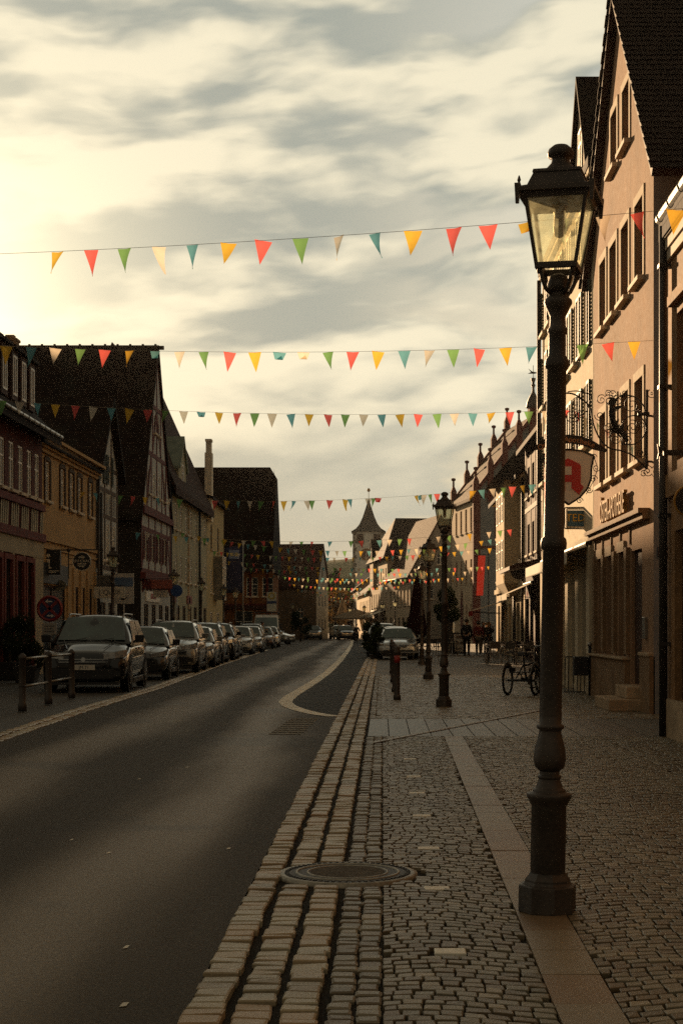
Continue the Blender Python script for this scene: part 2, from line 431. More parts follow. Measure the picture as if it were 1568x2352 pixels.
BAND0, BAND1 = gd(1691), gd(1651)                       # cross band of slabs
def wave(x, y): return .075*math.cos(2*math.pi*(x-.2)/1.15)+.03*math.sin(x*2.1+y*.35)+.025*math.sin(y*1.7+x*4)
def field(X0, X1, y0, y1, px, py, wv, skip=None, hole=None, gap=.011, zt=0.0):
    gap = .009
    mb = MB(); ny = int((y1-y0)/py)+3
    for j in range(-2, ny):
        ym_ = y0+j*py; x0 = X0(ym_) if callable(X0) else X0; x1 = X1(ym_) if callable(X1) else X1
        xs = x0+random.uniform(-px, 0)*.6
        while xs < x1:
            wd = px*random.uniform(.84, 1.18); xe = xs+wd
            cx = (xs+xe)/2; yb = y0+j*py
            a = max(xs, x0)+gap/2; b = min(xe, x1)-gap/2
            if b-a > .03:
                def P(x, y): return (x+random.uniform(-.004, .004), y+wv(x, y)+random.uniform(-.005, .005))
                g2 = gap/2+random.uniform(0, .002)
                g3 = random.uniform(.0065, .0105); c = [P(a, yb+g3), P(b, yb+g3), P(b, yb+py-g3), P(a, yb+py-g3)]
                ym = yb+py/2+wv(cx, yb)
                if y0 <= ym <= y1 and not (skip and skip(cx, ym)):
                    stone(mb, c, zt+random.uniform(-.003, .003), .0035, .04, .002)
            xs = xe
    return mb
STRIP = lambda d: .66+.011*max(0, d-6)                 # left edge of the sandy strip
MAN = (-.205, gd(2005))
def in_strip(x, y): return STRIP(y)-.035 < x < STRIP(y)+.275 and y < BAND0-.6
def in_man(x, y): return math.hypot(x-MAN[0], y-MAN[1]) < .44
def in_white(x, y): return abs(x-.302) < .075 and min(abs(y-q) for q in WH) < .055
WH = [gd(q) for q in (2185, 2040, 1948, 1873, 1821, 1783, 1743)]
skipf = lambda x, y: in_man(x, y) or in_white(x, y)
struct(field(.0, lambda y: STRIP(y)-.001, 4.6, BAND0, .084, .080, wave, skipf).build('pavement', m_sett))
struct(field(lambda y: STRIP(y)+.246, 2.9, 4.6, BAND0, .084, .080, wave).build('pavement', m_sett))
struct(field(2.9, 5.4, 4.6, BAND0, .09, .085, wave, None).build('pavement', m_sett))
struct(field(-.02, 5.0, BAND1+.05, 46, .125, .115, wave, None).build('pavement', m_sett))
mb = MB(); mb.poly([(KERB_X, -14, -.022), (14, -14, -.022), (14, 46, -.022), (KERB_X, 46, -.022)])
struct(mb.build('pavement_bed', m_joint))
# straight setts beside the gutter
def rows(xs, y0, y1, ln, mat, ins, jit, zt, name, skip=None, fx=None, var=.3):
    mb = MB()
    for (a, b) in xs:
        y = y0
        while y < y1:
            L = ln*random.uniform(1-var, 1+var); g = random.uniform(.008, .014)
            o = fx(y) if fx else 0
            ja = random.uniform(-.008, .008); jb = random.uniform(-.008, .008)
            c = [(a+o+ja, y+g), (b+o+jb, y+g), (b+o+jb, y+L-g), (a+o+ja, y+L-g)]
            if not (skip and skip((a+b)/2+o, y+L/2)):
                stone(mb, [(p[0]+random.uniform(-.004, .004), p[1]+random.uniform(-.006, .006)) for p in c], zt+random.uniform(-.008, .006), ins, .05, jit)
            y += L
    return struct(mb.build(name, mat))
rows([(-.205, -.11), (-.102, -.008)], 4.6, BAND0-.1, .10, m_sett, .009, .002, .0, 'pavement', in_man)
rows([(-.205, -.11), (-.102, -.008)], BAND1+.2, 46, .12, m_sett, .009, .002, .0, 'pavement')
GUT = [(-.738, -.598), (-.556, -.420), (-.378, -.242)]
rows([GUT[0]], 4.4, 70, .108, m_kerbstone, .007, .004, .010, 'kerb', in_man)
rows([GUT[1]], 4.4, 70, .108, m_kerbstone, .007, .004, -.002, 'kerb', in_man)
rows([GUT[2]], 4.4, 70, .108, m_kerbstone, .007, .004, .014, 'kerb', in_man)
rows([(-.36, -.23), (-.17, -.03)], 3.0, 95, .19, m_kerbstone, .014, .004, .014, 'kerb', None, leftx)
# white marker setts
mb = MB()
for y in WH: stone(mb, [(.232, y-.052), (.372, y-.052), (.372, y+.058), (.232, y+.058)], .003, .004)
struct(mb.build('road_marking', M('white_marker_setts', (.80, .74, .60), .6, 0, .12, 20, .2)))
# sandy strip in long flags
mb = MB(); y = 4.4
while y < BAND0-.12:
    L = min(random.uniform(.42, .6), BAND0-.01-y); a, b = STRIP(y), STRIP(y+L)
    stone(mb, [(a, y+.0012), (a+.245, y+.0012), (b+.245, y+L-.0012), (b, y+L-.0012)], random.uniform(-.002, .002), .002, .05, .001); y += L
struct(mb.build('pavement', m_strip))
# slab band with an inlaid diagonal line of warm stones
mb = MB(); x = -.2
m_slab = sett_mat('grey_paving_slabs', (.075, .065, .046), (.10, .086, .062), (.125, .107, .078))
while x < 6:
    wd = .285
    sk = .16*(x+.2)*.35
    stone(mb, [(x+.006-sk*.0, BAND0), (x+wd-.006, BAND0), (x+wd-.006, BAND1), (x+.006, BAND1)], .0, .006, .04, .002); x += wd
struct(mb.build('pavement', m_slab))
a = (gX(858, gd(1706)), gd(1706)); b = (gX(1240, gd(1632)), gd(1632)); mb = MB()
for k in range(34):
    t0, t1 = k/34, (k+.93)/34
    p = [(a[0]+(b[0]-a[0])*t, a[1]+(b[1]-a[1])*t) for t in (t0, t1)]
    stone(mb, [(p[0][0], p[0][1]-.16), (p[1][0], p[1][1]-.16), (p[1][0], p[1][1]+.10), (p[0][0], p[0][1]+.10)], .012, .005, .012, .002)
struct(mb.build('pavement', m_strip))
# farther cobbles: one sheet with the stones in its material
def cobble_sheet(name, col):
    m, t, b = base_mat(name)
    tcn = t.node('ShaderNodeTexCoord').outputs['Object']
    wv = t.noise(tcn, .8, 2)
    xx, yy, z_ = t.sep(tcn)
    br = t.node('ShaderNodeTexBrick'); t.put(br.inputs['Vector'], t.comb(xx, t.math('ADD', yy, t.math('MULTIPLY', wv, .5)), 0.0))
    br.inputs['Scale'].default_value = 8.0; br.inputs['Mortar Size'].default_value = .1; br.inputs['Brick Width'].default_value = 1.05; br.inputs['Row Height'].default_value = .95
    t.put(br.inputs['Color1'], tuple(q*.75 for q in col)); t.put(br.inputs['Color2'], tuple(q*1.3 for q in col)); t.put(br.inputs['Mortar'], tuple(q*.25 for q in col))
    c = t.mix(t.math('MULTIPLY', t.ramp(t.noise(tcn, .5, 5), .4, .7), .5), br.outputs['Color'], tuple(q*.55 for q in col))
    t.put(b.inputs['Base Color'], c); b.inputs['Roughness'].default_value = .7
    bn = t.node('ShaderNodeBump'); bn.inputs['Strength'].default_value = .9; bn.inputs['Distance'].default_value = .02; bn.invert = True
    t.put(bn.inputs['Height'], br.outputs['Fac']); t.put(b.inputs['Normal'], bn.outputs[0]); return m
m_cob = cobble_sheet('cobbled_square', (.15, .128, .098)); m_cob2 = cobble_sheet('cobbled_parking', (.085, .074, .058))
mb = MB()
mb.poly([(KERB_X-.0, 46, -.012), (30, 46, -.012), (30, 340, -.012), (-8, 340, -.012), (-2.9, 200, -.012), (KERB_X, 120, -.012)])
struct(mb.build('pavement', m_cob))
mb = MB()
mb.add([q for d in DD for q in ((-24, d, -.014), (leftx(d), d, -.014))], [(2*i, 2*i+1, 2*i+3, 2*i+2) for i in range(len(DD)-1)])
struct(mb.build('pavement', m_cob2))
# manhole
mh = thing('manhole_cover', 'round cast iron manhole cover with pale concentric rings in the cobbled gutter', 'manhole cover', (MAN[0], MAN[1], 0))
mb = MB(); mb.lathe([(.41, -.05), (.41, .002), (.385, .007), (.36, .003), (.3, .004)], 48); mb.build('rim', M('worn_pale_iron', (.30, .27, .21), .5, .3, .3, 20, .3), mh, True)
mb = MB(); mb.lathe([(.372, -.03), (.372, .006)], 48); 
for k in range(60):
    t = k*math.pi/30; mb.bar((.345*math.cos(t), .345*math.sin(t), .006), (.368*math.cos(t), .368*math.sin(t), .006), .016, .01)
mb.build('dark_ring', M('rusty_dark_iron', (.035, .03, .025), .6, .4, .3, 20, .3), mh)
mb = MB(); mb.ring((0, 0, .004), .30, (0, 0, 1), .010, 48); mb.ring((0, 0, .004), .235, (0, 0, 1), .008, 48); mb.build('ring', MATS['worn_pale_iron'], mh, True)
mb = MB(); mb.lathe([(.22, -.02), (.22, .007), (.0, .007)], 40); mb.build('concrete_fill', M('manhole_concrete', (.10, .085, .065), .9, 0, .3, 15, .5, 50), mh)

# ------------------------------------------------------------------ houses
WC = {}
def win_mesh(wd, ht, style, fm, o):
    key = (round(wd, 2), round(ht, 2), style, fm.name, o)
    if key in WC: return WC[key]
    f = MB(); t = .06; y0, y1 = (-.05, .0) if o > 0 else (0, .05)
    a = wd/2
    f.box(-a, -a+t, y0, y1, 0, ht); f.box(a-t, a, y0, y1, 0, ht); f.box(-a+t, a-t, y0, y1, 0, t); f.box(-a+t, a-t, y0, y1, ht-t, ht)
    if style in ('cross', 'grid'):
        f.box(-.03, .03, y0, y1, t, ht-t); zc = ht*.64
        f.box(-a+t, -.03, y0, y1, zc-.025, zc+.025); f.box(.03, a-t, y0, y1, zc-.025, zc+.025)
    if style == 'grid':
        for q in (.22, .43): f.box(-a+t, -.03, y0+.01, y1-.01, ht*q-.012, ht*q+.012); f.box(.03, a-t, y0+.01, y1-.01, ht*q-.012, ht*q+.012)
    if style == 'mid': f.box(-.025, .025, y0, y1, t, ht-t)
    p = MB(); yp = -.03 if o > 0 else .03; p.box(-a+t*.5, a-t*.5, yp-.006, yp+.006, t*.5, ht-t*.5)
    s = MB(); s.box(-a-.1, a+.1, (-.16 if o > 0 else -.13), (.13 if o > 0 else .16), -.09, -.003)
    WC[key] = (f.mesh('window', fm), p, s.mesh('sill', m_sill)); return WC[key]
class House:
    def __init__(s, name, label, p0, p1, o, depth, eave, ridge, kind, wall, roofm, ov=.35, verge=.25, openings=(), side_openings=(), sidewall=None, reveal=.16, roof_parts=True, group=None, mid=.5, inset=.10):
        s.inset = inset
        s.o = o; dv = Vector((p1[0]-p0[0], p1[1]-p0[1])); s.W = dv.length; s.depth = depth; s.eave = eave; s.ridge = ridge
        s.root = thing(name, label, 'house', (p0[0], p0[1], 0), math.atan2(dv.y, dv.x), group)
        W = s.W; gable = kind == 'gable'; s.wall = wall
        top = [(0, eave), (W*mid, ridge), (W, eave)] if gable else [(0, eave), (W, eave)]
        mb = MB(); s.panel(mb, W, top, openings, lambda u, v, r: (u, -o*r, v), reveal); mb.build('wall', wall, s.root)
        D = depth; stop = [(0, eave), (D, eave)] if gable else [(0, eave), (D*mid, ridge), (D, eave)]
        mb = MB(); s.panel(mb, D, stop, side_openings, lambda u, v, r: (r, -o*u, v), reveal)
        s.panel(mb, D, stop, [], lambda u, v, r: (W-r, -o*u, v), reveal); s.panel(mb, W, top, [], lambda u, v, r: (u, -o*(D-r), v), reveal)
        mb.build('side_wall', sidewall or wall, s.root)
        # roof: a folded slab
        th = .16
        if gable:
            sl1 = (ridge-eave)/(W*mid); sl2 = (ridge-eave)/(W*(1-mid))
            prof = [(-ov, eave-ov*sl1), (W*mid, ridge), (W+ov, eave-ov*sl2)]
            pts = [(u, 0, v+.02) for u, v in prof]; e = th*math.sqrt(1+sl1*sl1)
            cs = pts+[(W+ov, 0, prof[2][1]+.02+e), (W*mid, 0, ridge+.02+e), (-ov, 0, prof[0][1]+.02+e)]
            y0 = o*verge; y1 = -o*(D+verge)
            mb = MB(); mb.prism([(p[0], y0, p[2]) for p in cs], (0, y1-y0, 0))
        else:
            sl = (ridge-eave)/(D*mid); sl2 = (ridge-eave)/(D*(1-mid)); e = th*math.sqrt(1+sl*sl)
            prof = [(-ov, eave-ov*sl), (D*mid, ridge), (D+ov, eave-ov*sl2)]
            pts = [(-verge, -o*u, v+.02) for u, v in prof]
            cs = pts+[(-verge, -o*(D+ov), prof[2][1]+.02+e), (-verge, -o*D*mid, ridge+.02+e), (-verge, o*ov, prof[0][1]+.02+e)]
            mb = MB(); mb.prism(cs, (W+2*verge, 0, 0))
        s.roof = mb.build('roof', roofm, s.root) if roof_parts else None
        s.windows(openings); s.windows(side_openings, True)
    def panel(s, mb, W, top, ops, P, rv):
        us = sorted({0, W, *[u for u, _ in top], *[q for op in ops for q in (op[0]-op[2]/2, op[0]+op[2]/2)]})
        vs = sorted({0, *[q for op in ops for q in (op[1], op[1]+op[3])]})
        def h(u):
            for (a, p), (b, q) in zip(top, top[1:]):
                if a-1e-6 <= u <= b+1e-6: return p+(q-p)*(u-a)/(b-a)
            return top[-1][1]
        for a, b in zip(us, us[1:]):
            if b-a < 1e-5: continue
            ha, hb = h(a), h(b); lim = min(ha, hb); c = (a+b)/2
            vv = [v for v in vs if v <= lim-1e-4]
            for i, v in enumerate(vv):
                last = i == len(vv)-1; v2 = None if last else vv[i+1]
                m = (v+(v2 if v2 else v+.01))/2
                if any(abs(c-op[0]) < op[2]/2 and op[1] < m < op[1]+op[3] for op in ops): continue
                if last:
                    q = [P(a, v, 0), P(b, v, 0), P(b, hb, 0), P(a, ha, 0)]
                    if ha-v < 1e-4: q = q[:3]
                    elif hb-v < 1e-4: q = [q[0], q[1], q[3]]
                    mb.poly(q)
                else: mb.poly([P(a, v, 0), P(b, v, 0), P(b, v2, 0), P(a, v2, 0)])
        for op in ops:
            u0, u1, v0, v1 = op[0]-op[2]/2, op[0]+op[2]/2, op[1], op[1]+op[3]
            mb.poly([P(u0, v0, 0), P(u1, v0, 0), P(u1, v0, rv), P(u0, v0, rv)]); mb.poly([P(u0, v1, 0), P(u1, v1, 0), P(u1, v1, rv), P(u0, v1, rv)])
            mb.poly([P(u0, v0, 0), P(u0, v1, 0), P(u0, v1, rv), P(u0, v0, rv)]); mb.poly([P(u1, v0, 0), P(u1, v1, 0), P(u1, v1, rv), P(u1, v0, rv)])
    def windows(s, ops, side=False):
        # op: (u, z, w, h, style, frame material, flags)   flags: s sill, c curtain, x shutters, d door, S surround
        for op in ops:
            u, z_, wd, ht = op[:4]; style = op[4] if len(op) > 4 else 'cross'; fm = op[5] if len(op) > 5 else m_white; fl = op[6] if len(op) > 6 else 's'
            o = s.o
            if side: loc = (s.inset, -o*u, z_); rot = (0, 0, -math.pi/2 if o > 0 else -math.pi/2); oo = -1 if o < 0 else -1
            else: loc = (u, -o*s.inset, z_); rot = (0, 0, 0); oo = o
            if 'd' in fl:
                d = MB(); d.box(-wd/2, wd/2, -.03, .03, 0, ht)
                for q in (.12, .55): d.box(-wd*.36, wd*.36, -.045, .045, ht*q, ht*(q+.33))
                inst('door', d.mesh('door', fm), s.root, loc, rot); continue
            fme, p, sme = win_mesh(wd, ht, style, fm, oo)
            f = inst('window', fme, s.root, loc, rot)
            gm = m_glassw if 'c' in fl else m_glass
            key = ('p', round(wd, 2), round(ht, 2), style, oo, gm.name)
            if key not in WC: WC[key] = p.mesh('pane', gm)
            inst('pane', WC[key], f)
            if 's' in fl: inst('sill', sme, f, (0, (o*s.inset if not side else -s.inset), 0))
            if 'x' in fl and not side:
                key = ('x', round(wd, 2), round(ht, 2), fl)
                if key not in WC:
                    q = MB(); hw = wd*.27
                    q.box(-hw, -hw+.06, -.025, .025, 0, ht); q.box(hw-.06, hw, -.025, .025, 0, ht); q.box(-hw+.06, hw-.06, -.025, .025, 0, .07); q.box(-hw+.06, hw-.06, -.025, .025, ht-.07, ht)
                    n = int(ht/.09)
                    for i in range(n): q.bar((-hw+.06, 0, .1+i*(ht-.17)/n), (hw-.06, 0, .1+i*(ht-.17)/n), .045, .012, up=(0, 1, 1.2))
                    WC[key] = q.mesh('shutter', MATS['shutter_red'] if 'R' in fl else MATS['shutter_green'])
                for sg in (-1, 1): inst('shutter', WC[key], s.root, (u+sg*(wd/2+wd*.29+.02), o*.04, z_))
    def P(s, u, z_, out=0.0): return (u, s.o*out, z_)
    def beams(s, segs, wd=.17, mat=None, name='timber_frame', out=.012):
        mb = MB()
        for i, (a, b, c, d) in enumerate(segs):
            p = Vector(s.P(a, b, out)); q = Vector(s.P(c, d, out)); k = Vector((0, s.o, 0)); dd = (q-p).normalized()
            sd = dd.cross(k).normalized()*wd/2; t = k*(.012+.0012*(i % 7))
            mb.prism([p-sd-k*.02, p+sd-k*.02, q+sd-k*.02, q-sd-k*.02], k*.02+t)
        return mb.build(name, mat or m_wood, s.root)
    def band(s, z0, z1, out, mat, name='cornice', u0=0, u1=None):
        u1 = s.W if u1 is None else u1
        y0, y1 = sorted((-.02*s.o, s.o*out))
        return MB().box(u0, u1, y0, y1, z0, z1).build(name, mat, s.root)
    def box(s, name, u0, u1, z0, z1, in_, out, mat, bevel=0.0):
        y0, y1 = sorted((s.o*in_, s.o*out)); return MB().box(u0, u1, y0, y1, z0, z1).build(name, mat, s.root, bevel=bevel)
    def pipe(s, u, z0, z1, out=.1, r=.05, mat=None):
        return MB().tube([s.P(u, z0, out), s.P(u, z1, out)], r, 10).build('downpipe', mat or m_copper, s.root, True)
    def gutter(s, z_, out, u0, u1, mat=None, r=.07):
        mb = MB(); mb.tube([s.P(u0, z_, out), s.P(u1, z_, out)], r, 10)
        k = u0+.3
        while k < u1: mb.ring(s.P(k, z_, out), r+.004, (1, 0, 0), .008, 12, 4); k += .7
        return mb.build('gutter', mat or m_zinc, s.root, True)
    def chimney(s, u, y, z0, z1, a, mat):
        mb = MB(); mb.box(u-a, u+a, -s.o*y-a, -s.o*y+a, z0, z1); mb.box(u-a-.05, u+a+.05, -s.o*y-a-.05, -s.o*y+a+.05, z1, z1+.12); mb.box(u-a*.6, u+a*.6, -s.o*y-a*.6, -s.o*y+a*.6, z1+.12, z1+.3)
        return mb.build('chimney', mat, s.root)
M('shutter_green', (.035, .045, .032), .7, 0, .2, 5, .1); M('shutter_red', (.10, .022, .018), .7, 0, .2, 5, .1)

def awning(h, u0, u1, z_, out, drop, mat, vmat=None, val=.22):
    mb = MB(); o = h.o; n = 8
    a = [(u0, o*.05, z_), (u1, o*.05, z_), (u1, o*out, z_-drop), (u0, o*out, z_-drop)]
    mb.prism(a, (0, 0, .03)); w_ = mb.build('awning', mat, h.root)
    v = MB(); k = int((u1-u0)/.25)+1
    for i in range(k):
        x0 = u0+(u1-u0)*i/k; x1 = u0+(u1-u0)*(i+1)/k
        v.add([(x0, o*out, z_-drop), (x1, o*out, z_-drop), (x1, o*out, z_-drop-val*.8), ((x0+x1)/2, o*out, z_-drop-val), (x0, o*out, z_-drop-val*.8),
               (x0, o*(out-.01), z_-drop), (x1, o*(out-.01), z_-drop), (x1, o*(out-.01), z_-drop-val*.8), ((x0+x1)/2, o*(out-.01), z_-drop-val), (x0, o*(out-.01), z_-drop-val*.8)],
              [(0, 1, 2, 3, 4), (9, 8, 7, 6, 5), (2, 3, 8, 7), (3, 4, 9, 8), (0, 4, 9, 5), (1, 2, 7, 6)])
    v.build('valance', vmat or mat, w_)
    f = MB()
    for u in (u0+.15, u1-.15): f.bar((u, o*.03, z_-drop-.12), (u, o*(out-.06), z_-drop-.03), .03)
    f.tube([(u0, o*.08, z_+.04), (u1, o*.08, z_+.04)], .07, 8); f.build('awning_frame', m_iron2, w_)
    return w_

# ------------------------------------------------------------------ the houses
XL = -10.75
t_red = tile_mat('brown_clay_tiles_along', (.050, .024, .016), 'x', .19)
t_red2 = tile_mat('brown_clay_tiles_across', (.055, .027, .019), 'y', .19)
t_dark = tile_mat('old_dark_tiles_across', (.024, .015, .011), 'y', .2)
t_dark2 = tile_mat('old_dark_tiles_along', (.024, .015, .011), 'x', .2)
t_warm = tile_mat('warm_clay_tiles', (.075, .040, .021), 'x', .22)
def zwerch(h, u0, u1, z0, z1, out, inw, wall, roofm, name='dormer', win=None, ov=.15, stilt=0.0):
    c = (u0+u1)/2; o = h.o; ys = o*out; ye = -o*inw; zs = z0+stilt
    mb = MB(); mb.prism([(u0, ys, z0), (u1, ys, z0), (u1, ys, zs), (c, ys, z1), (u0, ys, zs)], (0, ye-ys, 0))
    d = mb.build(name, wall, h.root)
    sl = (z1-zs)/(c-u0); a = [(u0-ov, zs-ov*sl), (c, z1), (u1+ov, zs-ov*sl)]
    pts = [(p, z+.01) for p, z in a]+[(p, z+.16) for p, z in a[::-1]]
    MB().prism([(p, o*(out+.12), z) for p, z in pts], (0, ye-ys-o*.12, 0)).build('dormer_roof', roofm, d)
    if win:
        u, z, wd, ht = win; f, p, s = win_mesh(wd, ht, 'cross', m_white, o)
        q = inst('window', f, h.root, (u, o*(out+.03), z)); inst('pane', p.mesh('pane', m_glass), q)
    return d
def flat_dormer(h, u, z0, z1, wd, out, inw, wall, roofm, fm=None):
    o = h.o; y0, y1 = sorted((o*out, -o*inw))
    d = MB().box(u-wd/2, u+wd/2, y0, y1, z0, z1).build('dormer', wall, h.root)
    sl = .45
    MB().prism([(u-wd/2-.1, o*(out+.14), z1), (u-wd/2-.1, -o*inw, z1+sl), (u-wd/2-.1, -o*inw, z1+sl+.1), (u-wd/2-.1, o*(out+.14), z1+.1)], (wd+.2, 0, 0)).build('dormer_roof', roofm, d)
    f, p, s = win_mesh(wd-.24, z1-z0-.3, 'mid', fm or m_white, o)
    q = inst('window', f, d, (u, o*(out+.02), z0+.14)); inst('pane', p.mesh('pane', m_glass), q)

# --- right: corner house cut by the picture edge
w_sand = M('brown_sandstone_wall', (.30, .165, .075), .85, 0, .3, 1.5, .5, 25, stain=.4)
h = House('corner_house', 'brown sandstone house at the right edge, only its gutter corner and downpipe in view', (3.8, 6), (3.8, 20.35), 1, 9, 6.7, 12, 'eaves', w_sand, t_dark2, ov=.12, verge=.04,
          openings=[(13.25, 3.6, 1.0, 1.9, 'cross', m_wood, 'n'), (13.35, .5, 1.1, 2.2, 'mid', m_wood, 'n'), (10.6, 3.6, 1.0, 1.9, 'cross', m_wood, 's'), (7.6, 3.6, 1.0, 1.9, 'cross', m_wood, 's'), (4.6, 3.6, 1.0, 1.9, 'cross', m_wood, 's'), (10.6, .7, 1.3, 2.0, 'mid', m_wood, 'n'), (7.6, .55, 1.1, 2.2, 'x', m_wood, 'd'), (4.6, .7, 1.3, 2.0, 'mid', m_wood, 'n')])
h.gutter(6.88, .10, 9, 14.36, r=.075)
m_cream = M('cream_plaster', (.56, .46, .33), .9, 0, .10, 1.2, .25, 60, stain=.35)
for k, (za, zb, ou) in enumerate(((6.28, 6.42, .05), (6.42, 6.56, .075), (6.56, 6.69, .10))): h.band(za, zb, ou, m_sill, u0=3)
h.band(3.15, 3.45, .07, w_sand, 'string_course', u0=3)
h.band(5.62, 5.75, .09, w_sand, 'window_hood', 12.6, 13.95); h.band(0, .5, .06, m_stone, 'plinth', u0=3)
h.pipe(14.22, 0.0, 6.75, .09, .055)
for z_ in (1.2, 2.9, 4.6, 6.2): h.box('pipe_clip', 14.15, 14.29, z_, z_+.05, -.02, .155, m_copper)
# --- right: pharmacy house
w_ph = M('ochre_brown_plaster', (.34, .208, .125), .92, 0, .16, .9, .6, 45, stain=.6)
w_phs = M('grey_side_plaster', (.25, .25, .26), .92, 0, .12, .9, .3, 50, stain=.3)
fr_d = M('dark_window_frame', (.05, .035, .025), .6, 0, .2, 6, .1)
D0 = 25.4
ops = [(u, z, .86, ht, 'cross', fr_d, 'n') for z, ht in ((7.52, 1.4), (4.36, 1.44)) for u in (1.4, 2.95, 4.4, 5.8)]
ops += [(2.85, 10.34, .8, 1.12, 'cross', fr_d, 'n'), (4.3, 10.34, .8, 1.12, 'cross', fr_d, 'n')]
ops += [(6.1, .9, .82, 1.95, 'mid', fr_d, 'n'), (4.85, .9, .82, 1.95, 'mid', fr_d, 'n'), (3.3, .9, .9, 1.95, 'mid', fr_d, 'n'), (1.7, .42, 1.15, 2.4, 'x', m_wood, 'd')]
h = House('pharmacy_house', 'tall ochre gabled house with pharmacy lettering and steep dark tiled roof', (4.5, D0), (4.5, 32.6), 1, 13, 9.45, 13.3, 'gable', w_ph, t_dark, openings=ops, sidewall=w_phs, reveal=.22, roof_parts=False)
for u, z, wd, ht in [o_[:4] for o_ in ops[:10]]:
    h.box('sill', u-.52, u+.52, z-.085, z-.005, -.02, .125, m_sill)
    mb = MB()                                           # moulded window surround, proud of the plaster
    for a, b in ((u-wd/2-.13, u-wd/2), (u+wd/2, u+wd/2+.13)): mb.box(a, b, -.01, .022, z, z+ht)
    mb.box(u-wd/2-.13, u+wd/2+.13, -.01, .024, z+ht, z+ht+.16); mb.build('window_surround', m_cream, h.root)
# ground floor: shopfront pilasters, lintel cornice, plinth with sill course, steps
w_shop = M('brown_shopfront_stone', (.25, .16, .09), .85, 0, .2, 2, .3, 50)
for u in (2.55, 4.05, 5.5, 6.75): h.box('pilaster', u-.13, u+.13, .95, 2.9, -.01, .075, w_shop)
for u in (6.1, 4.85, 3.3): h.box('shop_lintel', u-.42, u+.42, 2.852, 3.05, -.01, .05, m_stone)
h.box('cornice', .35, 7.2, 3.28, 3.38, -.02, .13, w_shop); h.box('cornice', .35, 7.2, 3.38, 3.46, -.02, .2, w_shop)
for u in (2.35, 3.45, 4.6, 5.8, 6.9): h.box('fascia_strip', u-.04, u+.04, 2.95, 3.28, -.01, .03, w_shop)
h.box('plinth', 2.42, 7.2, 0, .84, -.02, .10, w_shop); h.box('sill', 2.38, 7.24, .842, .895, -.05, .16, m_stone, .02)
h.box('plinth', 0, .98, 0, .95, -.02, .07, w_shop); h.box('plinth', 0, 1.02, .952, 1.02, -.02, .10, m_stone, .02)
h.box('door_step', .85, 2.6, 0, .2, -.1, .62, m_stone, .015); h.box('door_step', 1.05, 2.36, .202, .41, -.16, .28, m_stone, .015)
h.box('letter_box', .55, .78, 1.25, 1.62, -.01, .06, m_zinc, .01)
# roof: courses of single tiles
def tile_roof(h, u_e, z_e, u_r, z_r, y0, y1, n, tw, mat, mat_under):
    dv = Vector((u_r-u_e, 0, z_r-z_e)); L = dv.length; dv.normalize(); up = Vector((-dv.z, 0, dv.x))
    if up.z < 0: up = -up
    mb = MB(); st = L/n
    for i in range(n):
        y = y0-(tw/2 if i % 2 else 0); 
        while y < y1:
            a = max(y+.004, y0); b = min(y+tw-.004, y1); y += tw
            if b-a < .03: continue
            j = random.uniform(0, .012); e0 = dv*(i*st-.035-j)+up*(.055+j*.5); e1 = dv*(i*st+st+.03)+up*.028; t = up*.022
            base = Vector((u_e, 0, z_e)); p = [base+e0, base+e1]
            vs = []
            for q, yy in ((p[0], a), (p[0], b), (p[1], b), (p[1], a)): vs.append(q+Vector((0, yy, 0)))
            mb.add(vs+[v+t for v in vs], [(3, 2, 1, 0), (4, 5, 6, 7), (0, 1, 5, 4), (1, 2, 6, 5), (2, 3, 7, 6), (3, 0, 4, 7)])
    r = mb.build('roof', mat, h.root)
    base = Vector((u_e, 0, z_e)); e = base+dv*L
    q = [base-up*.12, e-up*.12, e+up*.026, base+up*.026]
    MB().prism([(p.x, y0+.05, p.z) for p in q], (0, y1-y0-.1, 0)).build('roof_boarding', mat_under, r)
t_ph = M('single_clay_tiles', (.030, .018, .013), .8, 0, .3, 1.2, .3, 50, island=.55)
tile_roof(h, -.85, 8.80, 3.6, 13.55, -13.2, .22, 36, .18, t_ph, m_wood)
tile_roof(h, 8.0, 8.84, 3.6, 13.55, -13.2, .22, 36, .18, t_ph, m_wood)
MB().tube([(3.6, .24, 13.66), (3.6, -13.2, 13.66)], .11, 8).build('ridge_tiles', t_ph, h.root)
text('lettering', 'ÖSTER-APOTHEKE', .60, h.root, (3.9, .09, 3.72), (R(90), 0, math.pi), m_gold, .035, sx=.62)
# --- right: tall cream house with shutters
w_cr = M('pale_cream_plaster', (.62, .52, .37), .9, 0, .08, 1.0, .25, 60, stain=.3)
ops = []
for z, ht in ((5.45, 1.35), (7.55, 1.42), (9.6, 1.2)): ops += [(u, z, .8, ht, 'cross', m_white, 'sx') for u in (1.15, 2.95, 4.75, 6.55, 8.3, 9.75)]
ops += [(u, .12, 1.25, 2.95, 'mid', m_wood, 'n') for u in (1.2, 3.1, 5.0, 6.9, 8.8)]
h = House('cream_house', 'tall cream house with dark louvred shutters and white shop awning behind the lamp post', (4.5, 32.66), (4.5, 43.1), 1, 9, 11.4, 16, 'eaves', w_cr, t_dark2, ov=.12, verge=.02, openings=ops, reveal=.25)
zwerch(h, .5, 3.9, 11.3, 13.85, -.02, 5, w_cr, t_dark, 'gable_dormer', ov=.14, win=(2.2, 11.8, .6, 1.0))
awning(h, .2, 9.6, 3.2, .55, .16, M('white_awning_cloth', (.66, .60, .48), .8, 0, .1, 3, .1), val=.25)
for u in (.25, 2.15, 4.05, 5.95, 7.85, 9.9): h.box('pilaster', u-.26, u+.26, 0, 3.2, -.01, .09, w_cr)
h.band(3.3, 3.42, .06, w_cr); h.pipe(10.36, 0, 11.2, .1, .06)
